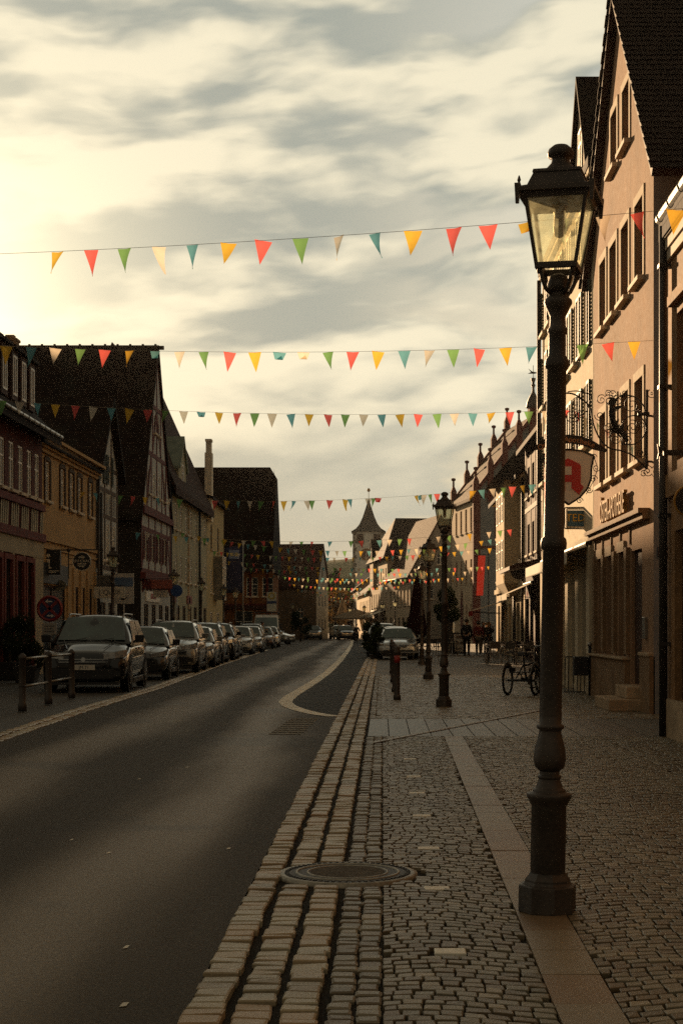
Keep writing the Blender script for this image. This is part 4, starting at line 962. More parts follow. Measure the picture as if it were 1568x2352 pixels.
# ------------------------------------------------------------------ street lamps
def make_lamp(name, label, group):
    t = thing(name, label, 'street lamp', (0, 0, 0), 0, group)
    mb = MB(); mb.lathe([(.150, 0), (.150, .135), (.128, .14), (.118, .150), (.118, .165), (.100, .185), (.092, .2)], 8, ph=math.pi/8); mb.build('base', m_iron, t, bevel=.004)
    mb = MB(); mb.lathe([(.090, .195), (.090, .54), (.096, .55), (.105, .565), (.116, .585), (.116, .60), (.085, .61), (.085, .62), (.070, .63), (.054, .675), (.060, .68), (.060, .692), (.050, .697), (.052, .715)], 16); mb.build('pedestal', m_iron, t, True, bevel=.003)
    mb = MB(); mb.lathe([(.052, .715), (.074, .735), (.084, .775), (.079, .83), (.062, .89), (.057, .915), (.057, .925), (.071, .935), (.071, .948), (.0565, .955), (.0575, 1.0), (.0555, 1.84), (.066, 1.85), (.068, 1.875), (.064, 1.9), (.053, 1.91),
              (.0495, 2.76), (.060, 2.77), (.064, 2.79), (.060, 2.81), (.046, 2.83), (.044, 2.94), (.052, 2.95), (.052, 2.965), (.042, 2.98), (.040, 3.03), (.060, 3.075), (.073, 3.10), (.071, 3.115), (.055, 3.13), (.036, 3.16), (.034, 3.235)], 20); mb.build('post', m_iron, t, True)
    mb = MB()                                           # collar and four curved brackets under the lantern
    for k in range(4):
        a = k*math.pi/2+math.pi/4; c, s_ = math.cos(a), math.sin(a)
        mb.tube([(.035*c, .035*s_, 3.14), (.075*c, .075*s_, 3.165), (.10*c, .10*s_, 3.21), (.118*c, .118*s_, 3.275)], .011, 6)
        mb.lathe([(.004, -.04), (.011, -.028), (.008, -.015), (.012, 0)], 6, (.125*c, .125*s_, 3.275))
    mb.lathe([(.045, 3.15), (.06, 3.19), (.045, 3.235), (.02, 3.25)], 12); mb.build('lantern_bracket', m_iron, t, True)
    lf = MB(); a0, a1, z0, z1 = .098, .152, 3.275, 3.615
    lf.box(-a0-.008, a0+.008, -a0-.008, -a0+.02, z0-.012, z0+.016); lf.box(-a0-.008, a0+.008, a0-.02, a0+.008, z0-.012, z0+.016)
    lf.box(-a0-.008, -a0+.02, -a0+.02, a0-.02, z0-.012, z0+.016); lf.box(a0-.02, a0+.008, -a0+.02, a0-.02, z0-.012, z0+.016)
    for sx in (-1, 1):
        for sy in (-1, 1): lf.bar((sx*a0, sy*a0, z0), (sx*a1, sy*a1, z1), .017)
    lf.frus((0, 0, z1-.012), a1+.012, a1+.012, (0, 0, z1+.02), a1+.02, a1+.02)
    lf.build('lantern_frame', m_iron, t)
    for k in range(4):
        mb = MB(); e = .003
        mb.prism([(-a0+.008, -a0-e, z0+.01), (a0-.008, -a0-e, z0+.01), (a1-.008, -a1-e, z1), (-a1+.008, -a1-e, z1)], (0, .004, 0))
        mb.build('glass_pane', m_lampglass, t, rot=(0, 0, k*math.pi/2))
    rf = MB(); rf.frus((0, 0, 3.632), .198, .198, (0, 0, 3.655), .198, .198); rf.frus((0, 0, 3.655), .19, .19, (0, 0, 3.672), .150, .150)
    rf.frus((0, 0, 3.672), .146, .146, (0, 0, 3.742), .118, .118); rf.frus((0, 0, 3.742), .124, .124, (0, 0, 3.758), .120, .120); rf.build('lantern_roof', m_iron, t)
    for sx in (-1, 1):
        for sy in (-1, 1): MB().lathe([(.012, 0), (.006, .018), (.010, .028), (.003, .05)], 6, (sx*.18, sy*.18, 3.66)).frus((sx*.186, sy*.186, 3.57), .008, .008, (sx*.186, sy*.186, 3.67), .014, .014).build('corner_finial', m_iron, t)
    mb = MB(); mb.lathe([(.095, 3.757), (.072, 3.785), (.050, 3.81), (.045, 3.835), (.064, 3.842), (.070, 3.862), (.062, 3.882), (.038, 3.902), (.005, 3.91)], 14); mb.build('finial', m_iron, t, True)
    mb = MB(); mb.lathe([(.012, 3.435), (.026, 3.445), (.031, 3.48), (.028, 3.55), (.04, 3.59), (.04, 3.62)], 12); mb.build('light_bulb', M('amber_lamp_mantle', (.30, .19, .07), .5, 0, .2, 20, .1), t, True)
    return t
L0 = make_lamp('street_lamp', 'large black street lamp in the foreground standing on the sandy paving strip', 'historic street lamps')
L0.location = (gX(1262, gd(2104))+.0, gd(2104)+.14, 0); L0.rotation_euler = (0, R(1.05), R(-15))
LAMPS = [(1.115, gd(1624)+.14, -9, 'black street lamp right of the bollards, second from the front on the right pavement', 1.0),
 (gX(983, gd(1560)), gd(1560), 32, 'street lamp in front of the folded parasol, third along the right pavement', 1.0),
 (gX(968, 58.5), 58.5, 12, 'street lamp beside the folded parasol tip, fourth along the right pavement', 1.0),
 (gX(906, 135), 135, 20, 'small far lamp before the steep roofed house', 1.0), (gX(877, 150), 150, 40, 'far lamp before the awning of the broad gabled house', 1.0), (gX(836, 170), 170, 10, 'far lamp at the bend beside the white awning', 1.0), (gX(803, 185), 185, 30, 'far lamp above the pale parasol by the trees', 1.0),
 (gX(257, 46.8), 46.8, 8, 'street lamp left of the silver cars in front of the white timber house', 1.0), (gX(398, 65), 65, 25, 'street lamp next to the round blue sign on the left pavement', 1.0), (gX(461, 76), 76, 5, 'street lamp before the red roofed house on the left pavement', 1.0),
 (gX(513, 88), 88, 15, 'street lamp before the yellow house on the left', 1.0), (gX(540, 95), 95, 35, 'street lamp just left of the flagpole', 1.0), (gX(672, 150), 150, 15, 'small street lamp beside the bus stop before the far gable', 1.0), (gX(757, 183), 183, 5, 'tiny street lamp against the pale far gable', 1.0)]
for X, d, rz, lab, s in LAMPS:
    c = copy_tree(L0); c.location = (X, d, 0); c.rotation_euler = (0, R(random.uniform(.1, .8)), R(rz)); c['label'] = lab
# a lantern on a wall-like double arm was not separable: only posts are built

# ------------------------------------------------------------------ wrought-iron shop sign of the pharmacy
def spiral(c, r0, turns, a0, plane='xz', n=26, dirn=1, r1=.12):
    pts = []
    for i in range(n+1):
        t = i/n; r = r0*(1-(1-r1)*t); a = a0+dirn*turns*2*math.pi*t
        pts.append((c[0]+r*math.cos(a), c[1], c[2]+r*math.sin(a)))
    return pts
ws = thing('wrought_iron_bracket', 'ornate black wrought iron sign bracket with scrolls and leafy figure on the pharmacy corner', 'sign bracket', (4.42, 25.55, 0))
Dw = 25.55
def bx(x, y): return (gX(x, Dw)-4.42, 0, zz(y, Dw))
pxm = Dw/F
mb = MB(); mb.tube([bx(1485, 895), bx(1484, 1078)], .022, 8); mb.tube([bx(1463, 952), bx(1490, 950)], .03, 8); mb.tube([bx(1484, 955), (.10, 0.03, zz(955, Dw))], .02, 6); mb.tube([bx(1484, 1060), (.10, 0.03, zz(1060, Dw))], .02, 6); mb.build('wall_bar', m_iron2, ws)
mb = MB()
def curve(pts, r=.011, n=6, sub=6):
    P = [Vector(bx(*p)) for p in pts]; out = []
    for i in range(len(P)-1):
        p0 = P[max(i-1, 0)]; p1 = P[i]; p2 = P[i+1]; p3 = P[min(i+2, len(P)-1)]
        for k in range(sub):
            t = k/sub; out.append(.5*((2*p1)+(p2-p0)*t+(2*p0-5*p1+4*p2-p3)*t*t+(3*p1-p0-3*p2+p3)*t**3))
    out.append(P[-1]); mb.tube(out, r, n)
curve([(1484, 1078), (1470, 1063), (1450, 1045), (1425, 1035), (1400, 1030), (1378, 1010), (1362, 975), (1355, 940), (1340, 920), (1318, 906), (1300, 903), (1282, 905), (1255, 920), (1244, 945)], .014)
curve([(1330, 955), (1345, 945), (1352, 925), (1356, 908), (1340, 902), (1322, 898), (1302, 900)], .010)
curve([(1484, 985), (1483, 960), (1478, 935), (1462, 915), (1440, 908), (1420, 912), (1405, 925), (1398, 950), (1408, 985), (1425, 1005)], .012)
curve([(1425, 1020), (1455, 1020), (1476, 1003), (1482, 980), (1470, 958), (1450, 955), (1432, 965), (1425, 985)], .011)
for cx, cy, r, tn, a0, dr in ((1450, 930, 22, 1.9, 0, 1), (1452, 982, 18, 1.9, 2, -1), (1440, 1010, 15, 1.8, 1, 1), (1412, 1008, 16, 1.8, 3, -1), (1398, 985, 13, 1.6, 1, 1), (1470, 975, 11, 1.6, 2, 1), (1322, 925, 15, 1.0, 0, 1), (1312, 955, 18, 1.8, .5, -1), (1328, 950, 13, 1.7, 2, 1),
                          (1380, 918, 12, 1.5, 1, 1), (1398, 920, 14, 1.6, 2.5, -1), (1418, 920, 14, 1.6, .5, 1), (1407, 905, 10, 1.5, 4, -1), (1432, 903, 9, 1.5, 3, 1), (1395, 903, 8, 1.5, 0, 1), (1470, 1040, 12, 1.7, 1, -1), (1486, 1083, 14, 1.6, 1.6, -1), (1477, 1088, 9, 1.5, 0, 1), (1496, 905, 11, 1.4, 2, 1), (1466, 942, 8, 1.3, 1, 1), (1350, 1008, 9, 1.5, 2, 1), (1376, 955, 12, 1.6, 3, 1)):
    c = bx(cx, cy); mb.tube(spiral(c, r*pxm, tn, a0, dirn=dr), .0075, 5)
mb.build('scrollwork', m_iron2, ws, True)
mb = MB(); random.seed(5)
stem = [(1440, 1012), (1425, 995), (1412, 975), (1405, 955), (1402, 930), (1404, 912)]
mb.tube([bx(*p) for p in stem], [.03, .028, .034, .038, .03, .012], 8)
for k in range(46):
    t = random.random()*4.99; i = int(t); f = t-i; a = Vector(bx(*stem[i])); b = Vector(bx(*stem[i+1])); c = a.lerp(b, f)
    an = random.uniform(0, 2*math.pi); L = random.uniform(.06, .17)*(1.2 if 1 < t < 4 else .8); wv = random.uniform(-.05, .05)
    d = Vector((math.cos(an), wv/L, math.sin(an))); n = Vector((-d.z, .3, d.x)).normalized()
    e = c+d*L; m_ = c+d*L*.5
    mb.prism([c, m_+n*L*.2, e, m_-n*L*.2], (0, .012, 0))
mb.build('leaf_figure', m_iron2, ws)
# its shield sign with red letter and name ribbon
sh = thing('pharmacy_shield_sign', 'white shield sign with red pharmacy letter under an arched name ribbon', 'hanging sign', (0, Dw, 0))
def sx_(x, y, o=0.0): return (gX(x, Dw), o, zz(y, Dw))
OUT = [(1247, 1045), (1262, 1037), (1285, 1033), (1310, 1033), (1335, 1036), (1362, 1047), (1357, 1075), (1356, 1100), (1348, 1122), (1330, 1143), (1305, 1159), (1282, 1143), (1263, 1122), (1254, 1100), (1252, 1075)]
MB().prism([sx_(a, b, -.02) for a, b in OUT], (0, .04, 0)).build('shield', M('white_enamel', (.82, .74, .62), .35, 0, .08, 3, .03, coat=.3), sh)
mb = MB()
for a, b in zip(OUT, OUT[1:]+OUT[:1]): mb.bar(sx_(*a), sx_(*b), .03, .07, up=(0, 1, 0))
mb.build('shield_rim', m_iron2, sh)
red = M('signal_red_enamel', (.62, .02, .025), .4, 0, .08, 4, .03)
LET = [(1270, 1083), (1277, 1067), (1303, 1053), (1330, 1066), (1332, 1071), (1332, 1112), (1339, 1119), (1328, 1136), (1311, 1122), (1311, 1107), (1296, 1107), (1296, 1128), (1284, 1137), (1268, 1122), (1276, 1113), (1276, 1085)]
MB().prism([sx_(a, b, -.035) for a, b in LET], (0, .014, 0)).build('red_letter', red, sh)
MB().prism([sx_(a, b, -.039) for a, b in ((1296, 1072), (1311, 1072), (1311, 1091), (1296, 1091))], (0, .003, 0)).build('letter_counter', MATS['white_enamel'], sh)
RIB = [(1222, 1032), (1245, 1012), (1275, 1003), (1305, 1000), (1335, 1004), (1362, 1015), (1394, 1035)]
mb = MB(); vs = []
for i, (a, b) in enumerate(RIB): vs += [sx_(a, b-2, -.012), sx_(a-(0 if i < 6 else 4), b+18 if i not in (0, 6) else b+4, -.012)]
n = len(RIB); b2 = [(v[0], .012, v[2]) for v in vs]; mb.add(vs+b2, [(2*i, 2*i+2, 2*i+3, 2*i+1) for i in range(n-1)]+[(2*n+2*i+1, 2*n+2*i+3, 2*n+2*i+2, 2*n+2*i) for i in range(n-1)]+[(2*i, 2*n+2*i, 2*n+2*i+2, 2*i+2) for i in range(n-1)]+[(2*i+1, 2*i+3, 2*n+2*i+3, 2*n+2*i+1) for i in range(n-1)])
mb.build('ribbon', m_iron2, sh)
m_or = M('copper_lettering', (.55, .26, .10), .5, .2, .1, 5, .03)
word = 'Oster  Apotheke'
for i, ch in enumerate(word):
    if ch == ' ': continue
    x = 1240+i*8.6; y = 1000+ (x-1305)**2/3900*16+10
    text('letter', ch, .125, sh, sx_(x, y, -.018), (R(90), R((x-1305)*.20), 0), m_or, .003)
mb = MB()
for x in (1285, 1325): mb.tube([sx_(x, 1035), sx_(x, 908)], .009, 6)
for cx, cy, r, dr in ((1362, 1050, 8, 1), (1368, 1075, 9, -1), (1362, 1100, 9, 1), (1352, 1125, 8, -1), (1240, 1065, 9, 1), (1240, 1095, 9, -1), (1250, 1122, 8, 1), (1330, 1150, 8, 1), (1280, 1152, 8, -1)):
    mb.tube(spiral(sx_(cx, cy), r*pxm, 1.5, 0, dirn=dr), .007, 5)
mb.tube([sx_(1362, 1048), sx_(1372, 1075), sx_(1362, 1105), sx_(1345, 1135)], .007, 5); mb.tube([sx_(1247, 1048), sx_(1238, 1075), sx_(1247, 1105), sx_(1262, 1130)], .007, 5)
mb.build('hanger', m_iron2, sh)
# square shop sign on the cream house
d = 34.2; ts = thing('square_shop_sign', 'square blue shop sign in a white twisted frame below the shield', 'hanging sign', (0, d, 0))
def q(x, y, o=0.0): return (gX(x, d), o, zz(y, d))
MB().prism([q(*p) for p in ((1302, 1172), (1346, 1172), (1346, 1209), (1302, 1209))], (0, .05, 0)).build('panel', M('petrol_blue_enamel', (.05, .13, .20), .5, 0, .1, 5, .05), ts)
mb = MB(); pp = [(1300, 1169), (1348, 1169), (1348, 1211), (1300, 1211)]
for a, b in zip(pp, pp[1:]+pp[:1]):
    A, B = Vector(q(*a)), Vector(q(*b))
    for k in range(12): mb.bar(A.lerp(B, k/12), A.lerp(B, (k+.75)/12)+Vector((0, -.02*(k % 2), 0)), .034, .05, up=(0, 1, 0))
mb.build('twisted_frame', M('cream_frame_paint', (.55, .47, .36), .6, 0, .1, 6, .05), ts)
text('lettering', 'TEDi', .235, ts, q(1323, 1190, -.012), (R(90), 0, 0), M('amber_lettering', (.75, .42, .04), .5, 0, .08, 4, 0), .008)
mb = MB(); mb.tube([q(1296, 1166), q(1362, 1165), (4.5, 0, zz(1178, d))], .016, 6); mb.tube([q(1296, 1214), q(1362, 1215), (4.5, 0, zz(1228, d))], .016, 6); mb.tube([q(1352, 1166), q(1352, 1214)], .012, 6); mb.tube([q(1296, 1166), q(1296, 1214)], .012, 6); mb.build('sign_arm', m_iron2, ts)
# small things on the right walls
d = 24.95; sn = thing('street_name_plate', 'dark blue street name plate on the grey side wall of the pharmacy house', 'street sign', (0, 25.37, 0))
X0 = gX(1508, 25.37); Z0 = zz(1279, 25.37)
MB().box(X0, X0+.75, -.03, .0, Z0, Z0+.165).build('plate', M('navy_enamel', (.012, .016, .04), .35, 0, .1, 5, .02), sn, bevel=.006)
text('lettering', 'Tr', .13, sn, (X0+.13, -.033, Z0+.08), (R(90), 0, 0), m_white, .002)
bs = thing('round_hanging_sign', 'round dark hanging sign on an arrow tipped iron bar at the right edge', 'hanging sign', (0, 17.6, 0))
d = 17.6; mb = MB(); za = zz(1040, d); mb.bar((3.8, 0, za), (gX(1522, d), 0, za), .05, .06)
mb.prism([(gX(1522, d), -.02, za+.03), (gX(1516, d), -.02, za+.05), (gX(1508, d), -.02, za+.10), (gX(1511, d), -.02, za), (gX(1508, d), -.02, za-.07), (gX(1516, d), -.02, za-.02)], (0, .04, 0)); mb.build('sign_arm', m_iron2, bs)
c = (gX(1583, d), 0, zz(1151, d)); MB().disc(c, .17, (0, 1, 0), .03, 28).build('panel', m_black, bs); MB().ring(c, .175, (0, 1, 0), .016, 32).build('rim', m_gold, bs, True)
MB().tube([(c[0], 0, c[2]+.18), (c[0], 0, za)], .008, 6).build('hanger', m_iron2, bs)
rs = thing('round_hanging_sign', 'round black hanging sign on the dark red house above the chairs', 'hanging sign', (0, 65, 0))
MB().disc((gX(1191, 65), 0, zz(1312, 65)), .36, (0, 1, 0), .06, 28).build('panel', m_black, rs); MB().tube([(gX(1191, 65), 0, zz(1292, 65)), (gX(1191, 65), 0, zz(1284, 65)), (6.4, 0, zz(1284, 65))], .025, 6).build('sign_arm', m_iron2, rs)
# flag banners at the town hall
vb = thing('hanging_banner', 'long red vertical banner hanging from a pole before the blue-grey town hall wall', 'banner', (gX(1096, 118), 118, 0))
MB().prism([(.05, 0, zz(1276, 118)), (.62, .05, zz(1276, 118)), (.42, 0, zz(1368, 118)), (-.1, .05, zz(1368, 118))], (0, .02, 0)).build('cloth', cloth_mat('red_banner_cloth', (.45, .12, .10), .6, .2), vb)
MB().tube([(.85, .01, 0), (.85, .01, zz(1270, 118))], .05, 8).tube([(.85, .01, zz(1274, 118)), (-.2, .01, zz(1274, 118))], .03, 6).build('pole', m_iron2, vb)

# ------------------------------------------------------------------ railing at the left, bollards
rl = thing('street_railing', 'black three post street railing in front of the first parked car', 'railing', (0, 0, 0))
PST = [(gX(52, gd(1634)), gd(1634)), (gX(112, gd(1618)), gd(1618)), (gX(165, gd(1604)), gd(1604))]
for X, d in PST:
    mb = MB(); mb.lathe([(.075, 0), (.075, .12), (.062, .14), (.06, .9), (.07, .91), (.07, .94), (.05, .97), (.02, 1.0)], 14, (X, d, 0)); mb.build('post', m_iron, rl, True)
for z, nm in ((.90, 'rail'), (.42, 'rail')):
    for (a, b) in ((0, 1), (1, 2)):
        mb = MB(); mb.tube([(PST[a][0], PST[a][1], z), (PST[b][0], PST[b][1], z)], .024, 8); mb.build('rail', M('worn_steel_rail', (.20, .18, .15), .35, .8, .2, 6, .1), rl, True)
MB().lathe([(.09, 0), (.03, .03)], 10, (PST[0][0]-.0, PST[0][1], .44)).build('rail_clamp', m_iron, rl)
for i, (y, x, lab) in enumerate(((1607, 911.5, 'nearest black bollard with a red reflector band beside the gutter'), (1589, 906, 'second bollard half hidden behind the red banded one'), (1567, 902, 'third bollard in the row beside the gutter'), (1548, 899, 'farthest bollard standing before the silver saloon'))):
    d = gd(y); b = thing('bollard', lab, 'bollard', (gX(x, d), d, 0), 0, 'bollards beside the gutter')
    mb = MB(); mb.lathe([(.075, 0), (.075, .08), (.058, .10), (.055, .92), (.068, .93), (.068, .96), (.05, .98), (.06, 1.02), (.04, 1.06), (.01, 1.07)], 14); mb.build('post', m_iron, b, True)
    if i == 0: MB().lathe([(.0585, .74), (.0585, .88)], 14).build('reflector', M('red_reflector', (.35, .03, .025), .4, 0, .1, 9, 0), b, True)
cr = thing('bicycle_stand', 'low grey metal bicycle stand in front of the silver saloon', 'bicycle stand', (gX(955, 62), 62, 0)); mb = MB(); n = 6
mb.tube([(-.6, 0, .02), (.9, 0, .02)], .018, 6); mb.tube([(-.6, 0, .42), (.9, 0, .42)], .018, 6)
for k in range(n+1): mb.tube([(-.6+k*.25, 0, .02), (-.6+k*.25, 0, .42)], .014, 6)
mb.build('bar', m_zinc, cr)
# rack with boxes and bicycle stand by the cream house
rk = thing('bicycle_stand', 'black metal bicycle rack standing against the cream house pilaster', 'bicycle stand', (0, 33.2, 0)); mb = MB(); d = 33.2
for x in (1296, 1304, 1315, 1324, 1332, 1341): mb.tube([(gX(x, d), 0, .03), (gX(x+1.5, d), 0, .78)], .011, 6)
mb.tube([(gX(1294, d), 0, .8), (gX(1352, d), 0, .8)], .014, 6); mb.tube([(gX(1294, d), 0, .04), (gX(1352, d), 0, .04)], .014, 6); mb.build('bar', m_iron2, rk)
bn = thing('litter_bin', 'black litter bin on a post before the cream house', 'litter bin', (gX(1333, 32.4), 32.4, 0))
MB().box(-.16, .14, -.13, .13, .42, .82).build('bin', m_black, bn, bevel=.02); MB().tube([(.19, 0, 0), (.19, 0, 1.05)], .035, 10).build('post', m_iron2, bn, True); MB().lathe([(.05, 0), (.05, .05), (.01, .08)], 10, (.19, 0, 1.05)).build('cap', m_zinc, bn, True)

# ------------------------------------------------------------------ signs at the left
ns = thing('no_stopping_sign', 'round red and blue no stopping sign with white arrows behind the black car', 'road sign', (gX(115, 40.4), 40.4, 0))
zc = zz(1398, 40.4); r_ = .345; m_blue = M('sign_blue', (.012, .028, .10), .4, 0, .1, 5, 0); m_sred = M('sign_red', (.22, .018, .018), .4, 0, .1, 5, 0)
MB().disc((0, 0, zc), r_, (0, 1, 0), .02, 36).build('disc', m_blue, ns)
mb = MB(); mb.ring((0, -.012, zc), r_-.035, (0, 1, 0), .04, 40, 4)
for s_ in (-1, 1): mb.bar((-.21*s_, -.016, zc-.21), (.21*s_, -.016, zc+.21), .075, .012, up=(0, 1, 0))
mb.build('red_cross', m_sred, ns)
mb = MB()
for zz0, s_ in ((zc+.19, -1), (zc-.19, 1)):
    mb.box(-.07, .07, -.034, -.028, zz0-.014, zz0+.014); mb.prism([(s_*.12, -.034, zz0), (s_*.04, -.034, zz0+.05), (s_*.04, -.034, zz0+.028), (s_*.075, -.034, zz0), (s_*.04, -.034, zz0-.028), (s_*.04, -.034, zz0-.05)], (0, .006, 0))
mb.build('arrow', m_white, ns)
MB().box(-.20, .18, -.02, .0, zc-.68, zc-.38).build('plate', M('grey_sign_plate', (.33, .31, .28), .5, 0, .1, 5, 0), ns)
mb = MB()
for k in range(3): mb.box(-.14, .12-.05*(k % 2), -.026, -.02, zc-.47-k*.07, zc-.455-k*.07)
mb.build('plate_text', m_black, ns); MB().tube([(0, .03, 0), (0, .03, zc+.3)], .03, 8).build('pole', m_zinc, ns, True)
# information box, round restaurant sign on one arm
ib = thing('information_sign', 'dark box sign with a pale letter i hanging under the iron arm', 'hanging sign', (gX(113, 49), 49, 0)); z0 = zz(1320, 49)
MB().box(-.38, .38, -.08, .08, z0, z0+.78).build('panel', M('dark_sign_box', (.02, .019, .017), .5, 0, .2, 5, .05), ib, bevel=.02); MB().box(-.045, .045, -.092, -.08, z0+.24, z0+.50).box(-.10, -.045, -.092, -.08, z0+.455, z0+.50).box(-.10, .10, -.092, -.08, z0+.20, z0+.24).disc((0, -.086, z0+.61), .058, (0, 1, 0), .012, 20).build('lettering', M('pale_lettering', (.70, .64, .52), .5, 0, .05, 3, 0), ib)
mb = MB()
for k in range(2): mb.box(-.33+.04*k, .33-.09*k, -.09, -.08, z0+.06+.045*(1-k), z0+.085+.045*(1-k))
mb.build('small_print', MATS['pale_lettering'], ib)
sa = thing('sign_arm', 'long dark iron arm over the pavement carrying the information and restaurant signs', 'sign bracket', (0, 49, 0))
mb = MB(); za = zz(1264, 49); xa, xb = gX(78, 49), gX(234, 49); mb.tube([(xa, 0, za), (xb, 0, za+.02)], .02, 8); mb.lathe([(.04, -.04), (.04, .04)], 8, (xa, 0, za)); mb.lathe([(.045, -.05), (.06, 0), (.045, .05)], 8, (gX(158, 49), 0, za)); mb.lathe([(.05, -.05), (.05, .05)], 8, (xb, 0, za))
mb.tube([(gX(158, 49), 0, za), (gX(158, 49), 0, zz(1330, 49))], .018, 6); mb.build('arm', m_iron2, sa)
rs = thing('restaurant_sign', 'round black restaurant sign with pale lettering beside the ochre house', 'hanging sign', (gX(190, 49), 48.9, 0)); zc = zz(1290, 49); r_ = .30
MB().disc((0, 0, zc), r_, (0, 1, 0), .06, 36).build('panel', MATS['dark_sign_box'], rs); MB().ring((0, -.03, zc), r_-.01, (0, 1, 0), .012, 36).build('rim', MATS['pale_lettering'], rs, True)
text('lettering', 'XIN CHAO', .125, rs, (0, -.035, zc+.01), (R(90), 0, 0), MATS['pale_lettering'], .003)
mb = MB()
for k in range(3): mb.box(-.15+.03*k, .15-.03*k, -.036, -.03, zc-.085-k*.045, zc-.065-k*.045)
mb.build('small_print', MATS['pale_lettering'], rs); mb = MB()
for k in range(5): mb.prism([(-.02+.04*(k-2)*.9, -.034, zc+.11), (.04*(k-2)*1.3, -.034, zc+.2-.012*abs(k-2)), (.02+.04*(k-2)*.9, -.034, zc+.11)], (0, .004, 0))
mb.build('emblem', MATS['pale_lettering'], rs); MB().tube([(gX(158, 49)-gX(190, 49), .03, zc+.1), (-.28, .03, zc+.1)], .012, 6).tube([(gX(158, 49)-gX(190, 49), .03, zc-.1), (-.28, .03, zc-.1)], .012, 6).build('hanger', m_iron2, rs)
ov = thing('oval_sign', 'oval pale sign standing out from the dark shopfront of the ochre house', 'shop sign', (gX(136, 50.5), 50.5, 0)); zc = zz(1345, 50.5)
mb = MB(); mb.tube([(0, -.02, zc), (0, .02, zc)], [.26, .26], 28); o = mb.build('panel', M('dull_sign_green', (.17, .16, .12), .6, 0, .1, 5, 0), ov); 
for v in o.data.vertices: v.co.z = zc+(v.co.z-zc)*.68
MB().tube([(0, .03, zc), (0, .03, zc+.5), (-.5, .03, zc+.55), (XL-gX(136, 50.5), .03, zc+.55)], .014, 6).build('sign_arm', m_iron2, ov)
mb = MB()
for k in range(2): mb.box(-.15, .17-.06*k, -.03, -.02, zc-.04+.06*k, zc-.02+.06*k)
mb.ring((-.19, -.022, zc), .035, (0, 1, 0), .01, 14, 4); mb.build('small_print', MATS['dark_sign_box'], ov)
def boardsign(name, label, cat, x, y, d, wd, ht, mat, txt=None, tm=None, ts=.2, pole=False, X1=None, extra=None):
    X = gX(x, d); Z = zz(y, d); t = thing(name, label, cat, (X, d, 0))
    MB().box(-wd/2, wd/2, -.03, .03, Z-ht/2, Z+ht/2).build('panel', mat, t, bevel=.008)
    if txt: text('lettering', txt, ts, t, (0, -.034, Z), (R(90), 0, 0), tm, .002)
    mb = MB()
    if pole: mb.tube([(0, .04, 0), (0, .04, Z+ht/2)], .03, 8); mb.build('pole', m_zinc, t, True)
    else: mb.tube([(wd/2, 0, Z+ht/2+.04), (X1 if X1 is not None else XL-X, 0, Z+ht/2+.04)], .014, 6); mb.build('sign_arm', m_iron2, t)
    return t, Z
lettb = M('dark_lettering', (.03, .028, .03), .6, 0, .05, 3, 0)
boardsign('shop_sign', 'pale sign with grey round logo and lettering below the white timber house', 'shop sign', 406*0+252, 1361, 56, 1.15, .42, M('pale_sign_board', (.42, .41, .37), .6, 0, .08, 4, 0), '( Qualif', lettb, .26)
boardsign('shop_sign', 'black splashed poster sign on the white wall above the pale lettered sign', 'shop sign', 244, 1335, 57.2, .6, .45, M('dark_poster', (.06, .06, .06), .6, 0, .9, 9, 0))
t, Z = boardsign('parking_sign', 'blue and white post sign with a black down arrow left of the second lamp', 'road sign', 284, 1352, 57.6, .78, 1.15, M('sign_grey_white', (.36, .36, .35), .5, 0, .06, 4, 0), pole=True)
MB().box(-.36, .36, -.04, -.031, Z+.08, Z+.42).build('blue_field', M('pale_blue_field', (.07, .12, .22), .5, 0, .1, 4, 0), t); MB().prism([(-.09, -.04, Z-.2), (.09, -.04, Z-.2), (.09, -.04, Z-.3), (.18, -.04, Z-.3), (0, -.04, Z-.46), (-.18, -.04, Z-.3), (-.09, -.04, Z-.3)], (0, .008, 0)).build('arrow', m_black, t)
boardsign('shop_sign', 'reddish hanging shop sign left of the round blue traffic sign', 'shop sign', 372, 1342, 62, .85, .36, MATS['dull_red_board']); boardsign('shop_sign', 'white hanging shop sign below the reddish one on the left pavement', 'shop sign', 369, 1364, 62.5, .6, .3, MATS['pale_sign_board'])
bsg = thing('round_traffic_sign', 'round blue traffic sign beside the second left lamp', 'road sign', (gX(406, 63.8), 63.8, 0)); zc = zz(1357, 63.8); MB().disc((0, 0, zc), .25, (0, 1, 0), .03, 28).build('disc', M('traffic_blue', (.012, .045, .16), .4, 0, .08, 4, 0), bsg); MB().tube([(0, .03, 0), (0, .03, zc+.28)], .03, 8).build('pole', m_zinc, bsg, True)
t, Z = boardsign('bus_stop_sign', 'white bus stop plate with a yellow ringed symbol before the orange wall', 'road sign', 624, 1382, 118, .75, 1.5, M('bus_stop_plate', (.36, .37, .33), .5, 0, .08, 4, 0), pole=True)
MB().ring((0, -.035, Z+.45), .22, (0, 1, 0), .05, 24, 4).build('ring', M('bus_yellow', (.40, .28, .03), .5, 0, .08, 4, 0), t); MB().box(-.36, .36, -.04, -.031, Z-.15, Z+.05).build('dark_band', m_sred if False else m_blue, t)
fp = thing('flagpole', 'white flagpole with a faded blue advertising banner before the dark roofed house', 'flagpole', (gX(558, 112), 112, 0))
MB().tube([(0, 0, 0), (0, 0, zz(1241, 112))], [.06, .035], 10).build('pole', m_zinc, fp, True)
w0 = gX(517, 112)-gX(558, 112); mb = MB(); zt, zb = zz(1254, 112), zz(1362, 112); n = 10; vs = []
for i in range(n+1):
    t = i/n; z = zt+(zb-zt)*t
    for j in range(5): u = j/4; vs.append((w0*u-.04, .06*math.sin(u*5+t*4), z-.25*u*u*(1-t)*.6))
